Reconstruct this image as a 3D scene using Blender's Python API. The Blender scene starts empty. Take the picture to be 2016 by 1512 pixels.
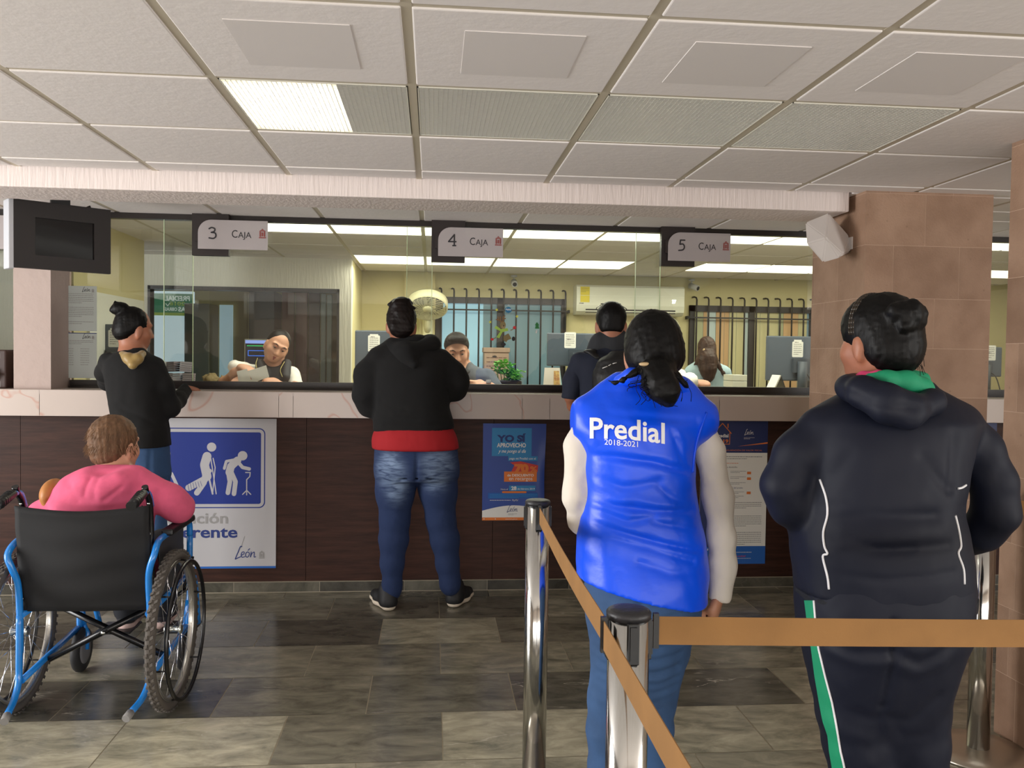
import bpy, bmesh, math, random
import numpy as np
from mathutils import Vector, Matrix
random.seed(7); np.random.seed(7)
S = bpy.context.scene
COL = S.collection
PI = math.pi
# ------------------------------------------------------------------ camera
F_PX, CAM_H, CEIL = 1714.0, 1.38, 2.195
_p, _y, _r = -0.0309, 0.0915, 0.0138
_fw = Vector((math.sin(_y)*math.cos(_p), math.cos(_y)*math.cos(_p), math.sin(_p)))
_rt = Vector((math.cos(_y), -math.sin(_y), 0)); _up = _rt.cross(_fw)
RT = _rt*math.cos(_r)+_up*math.sin(_r); UP = -_rt*math.sin(_r)+_up*math.cos(_r)
CAM = Vector((0, 0, CAM_H))
cd = bpy.data.cameras.new('camera'); cam = bpy.data.objects.new('camera', cd); COL.objects.link(cam)
cd.sensor_width = 36; cd.lens = F_PX/2016*36; cd.clip_start = 0.05; cd.clip_end = 60
cam.matrix_world = Matrix(((RT.x, UP.x, -_fw.x, 0), (RT.y, UP.y, -_fw.y, 0), (RT.z, UP.z, -_fw.z, CAM_H), (0, 0, 0, 1)))
S.camera = cam
def ray(x, y): return _fw+RT*((x-1008)/F_PX)-UP*((y-756)/F_PX)
def at(x, y, Y): d = ray(x, y); return CAM+d*(Y/d.y)          # point of the photo at a given depth
def atz(x, y, z): d = ray(x, y); return CAM+d*((z-CAM_H)/d.z)
def atx(x, y, X): d = ray(x, y); return CAM+d*(X/d.x)
# ------------------------------------------------------------------ light and exposure
S.view_settings.view_transform = 'Standard'; S.view_settings.look = 'None'
S.view_settings.exposure = -0.12; S.view_settings.gamma = 1.0; S.view_settings.use_curve_mapping = False
W = bpy.data.worlds.new('world'); S.world = W; W.use_nodes = True
W.node_tree.nodes['Background'].inputs[0].default_value = (0.95, 0.97, 1.0, 1)
W.node_tree.nodes['Background'].inputs[1].default_value = 0.3
def area(name, loc, rot, sx, sy, power, col):
    l = bpy.data.lights.new(name, 'AREA'); l.shape = 'RECTANGLE'; l.size = sx; l.size_y = sy
    l.energy = power; l.color = col
    o = bpy.data.objects.new(name, l); o.location = loc; o.rotation_euler = rot; COL.objects.link(o); return o
# area lights added before the closed side walls to light the hall, out of view
area('doorway_daylight', (-5.35, 2.0, 1.15), (0, -PI/2, 0), 2.0, 2.7, 300, (1.0, 0.995, 0.99))
area('doorway_daylight', (6.45, -1.3, 1.15), (0, PI/2, 0), 2.0, 3.2, 170, (1.0, 0.995, 0.985))
# added fill strip low behind the camera, lifting the ceiling and people's backs
area('threshold_bounce', (.6, -3.3, .42), (PI/2+.25, 0, 0), 9.0, .8, 165, (1.0, 0.985, 0.965))
# the lit tubes of the office behind the counter (their light leaves the diffuser panels)
for _X, _w in ((.8, 4.0),):
    area('office_lamp', (_X, 5.64, CEIL-.05), (0, 0, 0), _w, .5, 38, (1.0, .97, .82))
area('office_lamp', (.5, 7.5, CEIL-.05), (0, 0, 0), 2.3, .5, 29, (1.0, .96, .78))
area('office_lamp', (3.1, 7.5, CEIL-.05), (0, 0, 0), 1.6, .5, 18, (1.0, .96, .78))
# ------------------------------------------------------------------ materials
_M = {}
def lin(c):
    def f(v): v /= 255.; return v/12.92 if v <= .04045 else ((v+.055)/1.055)**2.4
    return (f(c[0]), f(c[1]), f(c[2]), 1)
def mat(name, rgb, rough=.6, metal=0, spec=.5, bump=0, bscale=60, var=0, vscale=8, stretch=(1, 1, 1), sheen=0, emis=None, estr=0, coat=0, detail=3, rgb2=None):
    if name in _M: return _M[name]
    m = bpy.data.materials.new(name); m.use_nodes = True; nt = m.node_tree; b = nt.nodes['Principled BSDF']
    b.inputs['Base Color'].default_value = lin(rgb); b.inputs['Roughness'].default_value = rough
    b.inputs['Metallic'].default_value = metal; b.inputs['Specular IOR Level'].default_value = spec
    if sheen: b.inputs['Sheen Weight'].default_value = sheen
    if coat: b.inputs['Coat Weight'].default_value = coat
    if emis: b.inputs['Emission Color'].default_value = lin(emis); b.inputs['Emission Strength'].default_value = estr
    if bump or var:
        tc = nt.nodes.new('ShaderNodeTexCoord'); mp = nt.nodes.new('ShaderNodeMapping'); mp.inputs['Scale'].default_value = stretch
        nt.links.new(tc.outputs['Object'], mp.inputs['Vector'])
    if bump:
        n = nt.nodes.new('ShaderNodeTexNoise'); n.inputs['Scale'].default_value = bscale; n.inputs['Detail'].default_value = detail
        bp = nt.nodes.new('ShaderNodeBump'); bp.inputs['Strength'].default_value = bump; bp.inputs['Distance'].default_value = min(.01, .25/bscale)
        nt.links.new(mp.outputs[0], n.inputs['Vector']); nt.links.new(n.outputs['Fac'], bp.inputs['Height']); nt.links.new(bp.outputs[0], b.inputs['Normal'])
    if var:
        n = nt.nodes.new('ShaderNodeTexNoise'); n.inputs['Scale'].default_value = vscale; n.inputs['Detail'].default_value = 5
        mx = nt.nodes.new('ShaderNodeMix'); mx.data_type = 'RGBA'
        a = lin(rgb); c2 = lin(rgb2) if rgb2 else tuple(v*(1-var) for v in a[:3])+(1,)
        a = a if rgb2 else tuple(min(1, v*(1+var)) for v in a[:3])+(1,)
        mx.inputs['A'].default_value = a; mx.inputs['B'].default_value = c2
        rp = nt.nodes.new('ShaderNodeMapRange'); rp.inputs['From Min'].default_value = .35; rp.inputs['From Max'].default_value = .65
        nt.links.new(mp.outputs[0], n.inputs['Vector']); nt.links.new(n.outputs['Fac'], rp.inputs['Value']); nt.links.new(rp.outputs[0], mx.inputs['Factor'])
        nt.links.new(mx.outputs['Result'], b.inputs['Base Color'])
    _M[name] = m; return m
# ------------------------------------------------------------------ objects
def tag(o, label=None, cat=None, group=None, kind=None):
    if label: o['label'] = label
    if cat: o['category'] = cat
    if group: o['group'] = group
    if kind: o['kind'] = kind
    return o
def empty(name, loc=(0, 0, 0), rz=0, parent=None):
    o = bpy.data.objects.new(name, None); o.empty_display_size = .05; COL.objects.link(o); o.location = loc; o.rotation_euler = (0, 0, rz)
    if parent: o.parent = parent
    return o
def thing(name, label, cat, loc=(0, 0, 0), rz=0, group=None): return tag(empty(name, loc, rz), label, cat, group)
def link(name, me, m, parent=None, smooth=False):
    o = bpy.data.objects.new(name, me); COL.objects.link(o)
    if m is not None:
        for q in (m if isinstance(m, (list, tuple)) else [m]): me.materials.append(q)
    if smooth: me.polygons.foreach_set('use_smooth', [True]*len(me.polygons))
    if parent:
        o.parent = parent
        if getattr(parent, 'type', '') == 'EMPTY' or parent.type == 'MESH':
            # geometry is written in world coordinates unless the parent was built at its own origin
            pass
    return o
class MB:
    """collects shapes; build() links them as one mesh"""
    def __init__(s): s.v = []; s.f = []; s.sm = []
    def add(s, vs, fs, sm=False, M=None):
        o = len(s.v)
        s.v += [tuple(M @ Vector(p)) for p in vs] if M is not None else [tuple(p) for p in vs]
        s.f += [tuple(i+o for i in f) for f in fs]; s.sm += [sm]*len(fs); return s
    def box(s, a, b, M=None, bev=0):
        x0, y0, z0 = a; x1, y1, z1 = b
        x0, x1 = min(x0, x1), max(x0, x1); y0, y1 = min(y0, y1), max(y0, y1); z0, z1 = min(z0, z1), max(z0, z1)
        bev = min(bev, (x1-x0)*.45, (y1-y0)*.45, (z1-z0)*.45)
        if bev <= 0:
            vs = [(x, y, z) for z in (z0, z1) for y in (y0, y1) for x in (x0, x1)]
            return s.add(vs, [(0, 2, 3, 1), (4, 5, 7, 6), (0, 1, 5, 4), (2, 6, 7, 3), (0, 4, 6, 2), (1, 3, 7, 5)], False, M)
        bm = bmesh.new(); bmesh.ops.create_cube(bm, size=1)
        for v in bm.verts: v.co = Vector(((x0+x1)/2+v.co.x*(x1-x0), (y0+y1)/2+v.co.y*(y1-y0), (z0+z1)/2+v.co.z*(z1-z0)))
        bmesh.ops.bevel(bm, geom=list(bm.edges), offset=bev, segments=2, affect='EDGES', profile=.5)
        s.bm(bm, M); return s
    def bm(s, bm, M=None, sm=False):
        bm.verts.index_update(); s.add([v.co for v in bm.verts], [[v.index for v in f.verts] for f in bm.faces], sm, M); bm.free(); return s
    def tube(s, pts, r, n=8, closed=False, cap=True, M=None, sm=True):
        pts = [Vector(p) for p in pts]; k = len(pts); rs = r if isinstance(r, (list, tuple)) else [r]*k
        vs = []; nrm = None
        for i, p in enumerate(pts):
            if closed: t = pts[(i+1) % k]-pts[i-1]
            else: t = pts[min(i+1, k-1)]-pts[max(i-1, 0)]
            t.normalize()
            if nrm is None:
                nrm = t.orthogonal().normalized()
            nrm = (nrm-t*nrm.dot(t)).normalized(); bn = t.cross(nrm)
            for j in range(n):
                a = 2*PI*j/n; vs.append(p+(nrm*math.cos(a)+bn*math.sin(a))*rs[i])
        fs = []
        for i in range(k if closed else k-1):
            for j in range(n):
                a = i*n+j; b = i*n+(j+1) % n; c = ((i+1) % k)*n+(j+1) % n; d = ((i+1) % k)*n+j
                fs.append((a, b, c, d))
        s.add(vs, fs, sm, M)
        if cap and not closed:
            o = len(s.v)-len(vs)
            s.f += [tuple(o+j for j in range(n))[::-1], tuple(o+(k-1)*n+j for j in range(n))]; s.sm += [False, False]
        return s
    def lathe(s, prof, c=(0, 0, 0), axis='z', n=24, M=None, sm=True):
        vs = []
        for r, h in prof:
            for j in range(n):
                a = 2*PI*j/n; x, y = r*math.cos(a), r*math.sin(a)
                p = (x, y, h) if axis == 'z' else ((h, x, y) if axis == 'x' else (y, h, x))
                vs.append((p[0]+c[0], p[1]+c[1], p[2]+c[2]))
        fs = [(i*n+j, i*n+(j+1) % n, (i+1)*n+(j+1) % n, (i+1)*n+j) for i in range(len(prof)-1) for j in range(n)]
        ring = prof[0] == prof[-1]
        if prof[0][0] > 1e-5 and not ring: fs.append(tuple(range(n))[::-1])
        if prof[-1][0] > 1e-5 and not ring: fs.append(tuple((len(prof)-1)*n+j for j in range(n)))
        return s.add(vs, fs, sm, M)
    def prism(s, poly, y0, y1, M=None, sm=False):
        """polygon in x,z extruded along y"""
        n = len(poly); vs = [(x, y0, z) for x, z in poly]+[(x, y1, z) for x, z in poly]
        fs = [tuple(range(n)), tuple(range(2*n-1, n-1, -1))]+[(i, i+n, (i+1) % n+n, (i+1) % n) for i in range(n)]
        return s.add(vs, fs, sm, M)
    def build(s, name, m, parent=None):
        me = bpy.data.meshes.new(name); me.from_pydata(s.v, [], s.f); 
        bm = bmesh.new(); bm.from_mesh(me); bmesh.ops.recalc_face_normals(bm, faces=bm.faces); bm.to_mesh(me); bm.free()
        me.polygons.foreach_set('use_smooth', s.sm); me.update()
        o = bpy.data.objects.new(name, me); COL.objects.link(o)
        for q in (m if isinstance(m, (list, tuple)) else [m]): me.materials.append(q)
        if parent:
            o.parent = parent
            if s.world: o.matrix_parent_inverse = pworld(parent).inverted()
        return o
    world = True
def pworld(o):
    """world matrix of a (possibly nested) object without a depsgraph update"""
    M = Matrix.LocRotScale(o.location, o.rotation_euler, o.scale)
    if o.parent: return pworld(o.parent) @ o.matrix_parent_inverse @ M
    return M
class LMB(MB): world = False      # geometry written in the parent's own coordinates
def bez(pts, n=8):
    """Catmull-Rom through points"""
    P = [Vector(p) for p in pts]; P = [P[0]*2-P[1]]+P+[P[-1]*2-P[-2]]; out = []
    for i in range(1, len(P)-2):
        for k in range(n):
            t = k/n; a, b, c, d = P[i-1], P[i], P[i+1], P[i+2]
            out.append(.5*((2*b)+(c-a)*t+(2*a-5*b+4*c-d)*t*t+(3*b-a-3*c+d)*t**3))
    out.append(P[-2]); return out
# ------------------------------------------------------------------ lettering
def text_geo(txt, size=1, bold=0, shear=0, space=1, res=3):
    cu = bpy.data.curves.new('lettering', 'FONT'); cu.body = txt; cu.size = size; cu.offset = bold*size; cu.shear = shear
    cu.space_character = space; cu.resolution_u = res; cu.align_x = 'LEFT'
    o = bpy.data.objects.new('lettering', cu); COL.objects.link(o)
    dg = bpy.context.evaluated_depsgraph_get(); e = o.evaluated_get(dg); me = e.to_mesh()
    vs = [(v.co.x, v.co.y) for v in me.vertices]; fs = [tuple(p.vertices) for p in me.polygons]
    e.to_mesh_clear(); bpy.data.objects.remove(o); bpy.data.curves.remove(cu)
    return vs, fs
def fit_text(txt, x0, x1, y0, h=None, bold=0, shear=0, space=1, flip=False):
    """lettering stretched between x0 and x1 with its base line at y0 (plane coordinates)"""
    vs, fs = text_geo(txt, 1, bold, shear, space)
    if not vs: return vs, fs
    a = min(v[0] for v in vs); b = max(v[0] for v in vs); k = (x1-x0)/(b-a); c0 = 0; c1 = max(v[1] for v in vs)
    ky = k if h is None else h/c1
    out = [(x0+(v[0]-a)*k, y0+v[1]*ky) for v in vs]
    if flip: out = [(x0+x1-x, y) for x, y in out]
    return out, fs
# ================================================================== THE SETTING
def stone_mat():
    m = bpy.data.materials.new('floor_stone'); m.use_nodes = True; nt = m.node_tree; N = nt.nodes; L = nt.links; b = N['Principled BSDF']
    tc = N.new('ShaderNodeTexCoord'); at_ = N.new('ShaderNodeAttribute'); at_.attribute_name = 'tile'
    sep = N.new('ShaderNodeSeparateColor'); L.new(at_.outputs['Color'], sep.inputs[0])
    off = N.new('ShaderNodeVectorMath'); off.operation = 'MULTIPLY_ADD'; off.inputs[1].default_value = (37, 53, 19)
    L.new(at_.outputs['Color'], off.inputs[0]); L.new(tc.outputs['Object'], off.inputs[2])
    mp = N.new('ShaderNodeMapping'); mp.inputs['Scale'].default_value = (1, 2.2, 1); L.new(off.outputs[0], mp.inputs['Vector'])
    n1 = N.new('ShaderNodeTexNoise'); n1.inputs['Scale'].default_value = 5.5; n1.inputs['Detail'].default_value = 9; n1.inputs['Roughness'].default_value = .66; n1.inputs['Distortion'].default_value = .5
    L.new(mp.outputs[0], n1.inputs['Vector'])
    r1 = N.new('ShaderNodeValToRGB'); r1.color_ramp.elements[0].position = .30; r1.color_ramp.elements[1].position = .72
    r1.color_ramp.elements[0].color = lin((124, 126, 116)); r1.color_ramp.elements[1].color = lin((214, 213, 196)); L.new(n1.outputs['Fac'], r1.inputs[0])
    # dark or pale stone, tile by tile
    tone = N.new('ShaderNodeMix'); tone.data_type = 'RGBA'; tone.blend_type = 'MULTIPLY'; tone.inputs['Factor'].default_value = 1
    tr = N.new('ShaderNodeValToRGB'); e = tr.color_ramp.elements; e[0].color = lin((104, 101, 100)); e[1].color = lin((255, 246, 232)); L.new(sep.outputs[0], tr.inputs[0])
    L.new(r1.outputs[0], tone.inputs['A']); L.new(tr.outputs[0], tone.inputs['B'])
    # veins: thin ridges of a warped noise, more of them on some tiles
    n2 = N.new('ShaderNodeTexNoise'); n2.inputs['Scale'].default_value = 2.0; n2.inputs['Detail'].default_value = 7; n2.inputs['Distortion'].default_value = .5
    mp2 = N.new('ShaderNodeMapping'); mp2.inputs['Rotation'].default_value = (0, 0, .55); mp2.inputs['Scale'].default_value = (.55, 2.6, 1); L.new(off.outputs[0], mp2.inputs['Vector']); L.new(mp2.outputs[0], n2.inputs['Vector'])
    s1 = N.new('ShaderNodeMath'); s1.operation = 'SUBTRACT'; s1.inputs[1].default_value = .5; L.new(n2.outputs['Fac'], s1.inputs[0])
    s2 = N.new('ShaderNodeMath'); s2.operation = 'ABSOLUTE'; L.new(s1.outputs[0], s2.inputs[0])
    s3 = N.new('ShaderNodeMapRange'); s3.inputs['From Min'].default_value = 0; s3.inputs['From Max'].default_value = .006; s3.inputs['To Min'].default_value = 1; s3.inputs['To Max'].default_value = 0
    L.new(s2.outputs[0], s3.inputs['Value'])
    n3 = N.new('ShaderNodeTexNoise'); n3.inputs['Scale'].default_value = 2.4; L.new(off.outputs[0], n3.inputs['Vector'])
    g = N.new('ShaderNodeMapRange'); g.inputs['From Min'].default_value = .45; g.inputs['From Max'].default_value = .62; L.new(n3.outputs['Fac'], g.inputs['Value'])
    v = N.new('ShaderNodeMath'); v.operation = 'MULTIPLY'; L.new(s3.outputs[0], v.inputs[0]); L.new(g.outputs[0], v.inputs[1])
    v2 = N.new('ShaderNodeMath'); v2.operation = 'MULTIPLY'; L.new(v.outputs[0], v2.inputs[0]); L.new(sep.outputs[1], v2.inputs[1])
    mx = N.new('ShaderNodeMix'); mx.data_type = 'RGBA'; mx.inputs['B'].default_value = lin((205, 196, 178))
    L.new(v2.outputs[0], mx.inputs['Factor']); L.new(tone.outputs['Result'], mx.inputs['A']); L.new(mx.outputs['Result'], b.inputs['Base Color'])
    rr = N.new('ShaderNodeMapRange'); rr.inputs['To Min'].default_value = .12; rr.inputs['To Max'].default_value = .30; L.new(n1.outputs['Fac'], rr.inputs['Value']); L.new(rr.outputs[0], b.inputs['Roughness'])
    bp = N.new('ShaderNodeBump'); bp.inputs['Strength'].default_value = .05; bp.inputs['Distance'].default_value = .01; L.new(n1.outputs['Fac'], bp.inputs['Height']); L.new(bp.outputs[0], b.inputs['Normal'])
    return m
STONE = stone_mat()
GROUT = mat('grout', (176, 166, 142), .8)
def tile_mesh(name, quads, cols, m, parent=None, kind=None):
    """flat or upright rectangles, each one stone tile with its own tone"""
    vs = []; fs = []
    for q in quads: fs.append(tuple(range(len(vs), len(vs)+4))); vs += q
    me = bpy.data.meshes.new(name); me.from_pydata(vs, [], fs)
    ca = me.color_attributes.new('tile', 'FLOAT_COLOR', 'CORNER')
    buf = np.ones((len(fs)*4, 4), np.float32)
    for i, c in enumerate(cols): buf[i*4:i*4+4, :3] = c
    ca.data.foreach_set('color', buf.ravel()); me.materials.append(m)
    o = bpy.data.objects.new(name, me); COL.objects.link(o)
    if parent: o.parent = parent
    return o
quads, cols = [], []; rnd = random.Random(5)
TW, TD, G = .585, .405, .0022
special = {(4.155, -.241): (.86, .3), (4.155, -1.411): (.18, .2), (4.155, -.826): (.12, .2), (2.94, -1.121): (1.0, .9), (2.94, -1.706): (.9, .9), (2.94, -.536): (.36, .1), (2.94, .049): (.86, .8),
           (3.345, -1.411): (.12, .9), (3.345, -1.996): (.12, .8), (3.345, .344): (.18, 1), (3.345, .929): (.2, 1), (2.94, .634): (.80, .1), (2.94, 1.219): (.72, .2), (2.535, -.241): (.7, .5), (3.345, -.826): (.42, .4),
           (3.345, -.241): (.32, .4), (3.75, -.534): (.45, .2), (3.75, .051): (.62, .3), (4.56, -.534): (.2, .1), (4.56, .051): (.2, .1), (3.75, -1.119): (.5, .8), (2.535, -.826): (.7, .4), (2.535, .344): (.7, .4)}
for r in range(-14, 6):
    y0 = 3.75+r*TD; y1 = min(y0+TD, 5.11)
    if y0 > 5.1: continue
    ph = -.534 if r % 2 == 0 else -.241
    if r % 2 == 0: ph = -.534
    for c in range(-9, 13):
        x0 = ph+c*TW; t = None
        for (sy, sx), v in special.items():
            if abs(sy-y0) < .05 and abs(sx-x0) < .06: t = v
        if t is None: t = (min(.75, max(.1, rnd.gauss(.42, .17))), rnd.choice((.1, .2, .4, .8)))
        quads.append([(x0+G, y0+G, .0), (x0+TW-G, y0+G, .0), (x0+TW-G, y1-G, .0), (x0+G, y1-G, .0)]); cols.append((t[0], t[1], rnd.random()))
floor = tile_mesh('floor', quads, cols, STONE); tag(floor, kind='structure')
b = MB(); b.box((-6, -3.6, -.1), (8, 9, -.0015)); b.build('grout_bed', GROUT, floor)
# skirting below the counter
quads, cols = [], []
for k in range(-12, 16):
    x0 = -1.125+k*.4873
    quads.append([(x0+.0015, 5.098, .004), (x0+.4873-.0015, 5.098, .004), (x0+.4873-.0015, 5.098, .06), (x0+.0015, 5.098, .06)]); cols.append((rnd.choice((.0, .04, .12)), .1, rnd.random()))
sk = tile_mesh('baseboard_front', quads, cols, STONE); tag(sk, kind='structure')
b = MB(); b.box((-5.5, 5.0985, 0), (7.2, 5.16, .063)); b.build('grout_bed', mat('pale_grout', (150, 140, 122), .8), sk)
# ceiling
PLASTER = mat('ceiling_plaster', (234, 228, 225), .75, bump=.18, bscale=34, stretch=(1, 1, 1))
PLASTER2 = mat('ceiling_plate', (222, 216, 213), .7)
TBAR = mat('ceiling_grid_paint', (196, 186, 166), .5)
GX, GS, GY, GSY = -1.248, .589, 2.062, .604
b = MB(); bars = MB(); plates = MB()
xs = [GX+GS*k for k in range(-5, 13)]
ys_front = [GY+GSY*k for k in range(-9, 4)]+[4.05]
ys_off = [4.42, 4.72, 5.32]+[5.32+.63*k for k in range(1, 6)]
LIT = set()
TBW = .026
def cell(x0, x1, y0, y1, lo=0.0):
    # the tegular tile: its face hangs a little below the bars and has a narrow bevelled edge
    h = TBW/2; z = CEIL-.004-lo
    b.box((x0+h, y0+h, z), (x1-h, y1-h, CEIL+.03), bev=.004)
light_cells = []
for j in range(len(ys_front)-1):
    for i in range(len(xs)-1):
        x0, x1, y0, y1 = xs[i], xs[i+1], ys_front[j], ys_front[j+1]
        if abs(y0-(GY+GSY)) < .01 and -.7 < x0 < 1.5: light_cells.append((x0, x1, y0, y1)); continue
        cell(x0, x1, y0, y1)
        if abs(y0-GY) < .01 and -.8 < x0 < 2.6:
            w = .28*GS; plates.box((x0+w*.86, y0+w*.8, CEIL-.0062), (x1-w*.86, y1-w*.85, CEIL+.02))
for i in range(len(xs)-1):
    if xs[i+1] > 2.02: cell(max(xs[i], 2.0), xs[i+1], 4.05, 4.42)
off_cells = []
for j in range(len(ys_off)-1):
    for i in range(len(xs)-1):
        x0, x1, y0, y1 = xs[i], xs[i+1], ys_off[j], ys_off[j+1]
        if abs(y0-5.32) < .01 and -1.3 < x0: off_cells.append((x0, x1, y0, y1)); continue
        if abs(y0-7.21) < .01 and -.7 < x0 and not 1.5 < x0 < 2.2: off_cells.append((x0, x1, y0, y1)); continue
        cell(x0, x1, y0, y1)
ceiling = b.build('ceiling', PLASTER); tag(ceiling, kind='structure')
plates.build('access_plate', PLASTER2, ceiling)
for x in xs: bars.box((x-TBW/2, -3.4, CEIL), (x+TBW/2, 8.7, CEIL+.02))
for y in ys_front[:-1]+ys_off: bars.box((-4.2, y-TBW/2, CEIL+.001), (6, y+TBW/2, CEIL+.02))
bars.build('ceiling_grid', TBAR, ceiling)
b = MB(); b.box((-6, -3.6, CEIL+.16), (8, 9, CEIL+.2)); b.build('slab_above', mat('dark_slab', (60, 58, 55), .9), ceiling)
# beam
ROUGHP = mat('troweled_plaster', (228, 216, 211), .8, bump=.45, bscale=30, stretch=(2.2, 1, .18), detail=5)
b = MB(); b.box((-6, 4.07, 2.105), (2.0, 4.40, CEIL+.05), bev=.006); beam = b.build('ceiling_beam', ROUGHP); tag(beam, kind='structure')
# side walls of the hall, beyond the frame
WALLP = mat('cream_wall', (222, 208, 190), .8, bump=.2, bscale=30)
b = MB(); b.box((-5.6, -3.5, 0), (-5.5, 5.3, CEIL+.05)); o = b.build('wall_left', mat('pinkish_wall', (206, 190, 176), .8)); tag(o, kind='structure')
b = MB(); b.box((-5.6, -3.7, 0), (6.7, -3.6, CEIL+.05)); o = b.build('wall_rear', mat('pinkish_wall', (206, 180, 164))); tag(o, kind='structure')
b = MB(); b.box((6.6, -3.5, 0), (6.7, 5.3, CEIL+.05)); o = b.build('wall_right', WALLP); tag(o, kind='structure')
# stone pillars
def quarry(name, rgb, rgb2, **k):
    m = mat(name, rgb, .78, bump=.3, bscale=90, var=1, rgb2=rgb2, vscale=5, **k); return m
def pillar_mat(name, c1, c2, mortar):
    m = bpy.data.materials.new(name); m.use_nodes = True; nt = m.node_tree; N = nt.nodes; L = nt.links; bs = N['Principled BSDF']
    at_ = N.new('ShaderNodeAttribute'); at_.attribute_name = 'tile'; sep = N.new('ShaderNodeSeparateColor'); L.new(at_.outputs['Color'], sep.inputs[0])
    mx = N.new('ShaderNodeMix'); mx.data_type = 'RGBA'; mx.inputs['A'].default_value = lin(c1); mx.inputs['B'].default_value = lin(c2); L.new(sep.outputs[0], mx.inputs['Factor'])
    tc = N.new('ShaderNodeTexCoord'); n = N.new('ShaderNodeTexNoise'); n.inputs['Scale'].default_value = 6; n.inputs['Detail'].default_value = 8; L.new(tc.outputs['Object'], n.inputs['Vector'])
    m2 = N.new('ShaderNodeMix'); m2.data_type = 'RGBA'; m2.blend_type = 'MULTIPLY'; m2.inputs['Factor'].default_value = .5
    rp = N.new('ShaderNodeValToRGB'); rp.color_ramp.elements[0].position = .35; rp.color_ramp.elements[1].position = .6; rp.color_ramp.elements[0].color = lin((200, 188, 176)); rp.color_ramp.elements[1].color = (1, 1, 1, 1)
    L.new(n.outputs['Fac'], rp.inputs[0]); L.new(mx.outputs['Result'], m2.inputs['A']); L.new(rp.outputs[0], m2.inputs['B'])
    v = N.new('ShaderNodeTexVoronoi'); v.inputs['Scale'].default_value = 14; L.new(tc.outputs['Object'], v.inputs['Vector'])
    sp = N.new('ShaderNodeMapRange'); sp.inputs['From Min'].default_value = .04; sp.inputs['From Max'].default_value = .10; sp.inputs['To Min'].default_value = .35; sp.inputs['To Max'].default_value = 0; L.new(v.outputs['Distance'], sp.inputs['Value'])
    m3 = N.new('ShaderNodeMix'); m3.data_type = 'RGBA'; m3.inputs['B'].default_value = lin((110, 84, 66)); L.new(sp.outputs[0], m3.inputs['Factor']); L.new(m2.outputs['Result'], m3.inputs['A'])
    L.new(m3.outputs['Result'], bs.inputs['Base Color']); bs.inputs['Roughness'].default_value = .7
    bp = N.new('ShaderNodeBump'); bp.inputs['Strength'].default_value = .2; bp.inputs['Distance'].default_value = .01
    n4 = N.new('ShaderNodeTexNoise'); n4.inputs['Scale'].default_value = 120; L.new(tc.outputs['Object'], n4.inputs['Vector']); L.new(n4.outputs['Fac'], bp.inputs['Height']); L.new(bp.outputs[0], bs.inputs['Normal'])
    return m
CANT = pillar_mat('pink_quarry_stone', (172, 140, 117), (146, 116, 95), (206, 180, 156))
MORT = mat('stone_joint', (206, 178, 156), .9)
def block_pillar(name, x0, x1, y0, y1, z1, course, blk, z0=0, seed=1):
    """stone-clad pillar: courses of thin slabs on the front and on the left side around a mortar core"""
    rr = random.Random(seed); root = MB(); root.box((x0+.0004, y0+.0004, z0), (x1-.0004, y1, z1))
    core = root.build(name, MORT); tag(core, kind='structure'); g = .0007
    q = []; c = []
    z = z0; k = 0
    while z < z1-.01:
        t = min(z+course[k % len(course)], z1)
        xx = x0; first = True
        while xx < x1-.005:
            w = blk*(rr.uniform(.35, .7) if first and k % 2 else rr.uniform(.9, 1.1)); w = min(w, x1-xx)
            if x1-xx-w < .08: w = x1-xx
            q.append([(xx+g, y0, z+g), (xx+w-g, y0, z+g), (xx+w-g, y0, t-g), (xx+g, y0, t-g)]); c.append((rr.random(), rr.random(), 0)); xx += w; first = False
        yy = y0; first = True
        while yy < y1-.005:
            w = blk*(rr.uniform(.3, .6) if first and not k % 2 else rr.uniform(.7, .9)); w = min(w, y1-yy)
            q.append([(x0, yy+g, z+g), (x0, yy+w-g, z+g), (x0, yy+w-g, t-g), (x0, yy+g, t-g)]); c.append((rr.random(), rr.random(), 0)); yy += w; first = False
        z = t; k += 1
    tile_mesh('stone_cladding', q, c, CANT, core); return core
pb = at(1697, 700, 3.98).x
block_pillar('pillar', pb, at(1953, 500, 3.98).x, 3.98, 4.55, CEIL-.003, (.245, .235, .238, .25), .33, seed=3)
block_pillar('pillar', 2.115, 2.62, 2.52, 3.05, CEIL-.003, (.235, .25, .24, .245), .30, seed=8)
# plastered upright standing on the counter at the left
pl0, pl1 = at(33, 600, 5.1), at(106, 600, 5.1)
b = MB(); b.box((pl0.x, 5.06, 1.166), (pl1.x, 5.34, CEIL)); o = b.build('pillar', mat('mauve_plaster', (182, 164, 156), .8, bump=.4, bscale=20)); tag(o, kind='structure')
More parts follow.
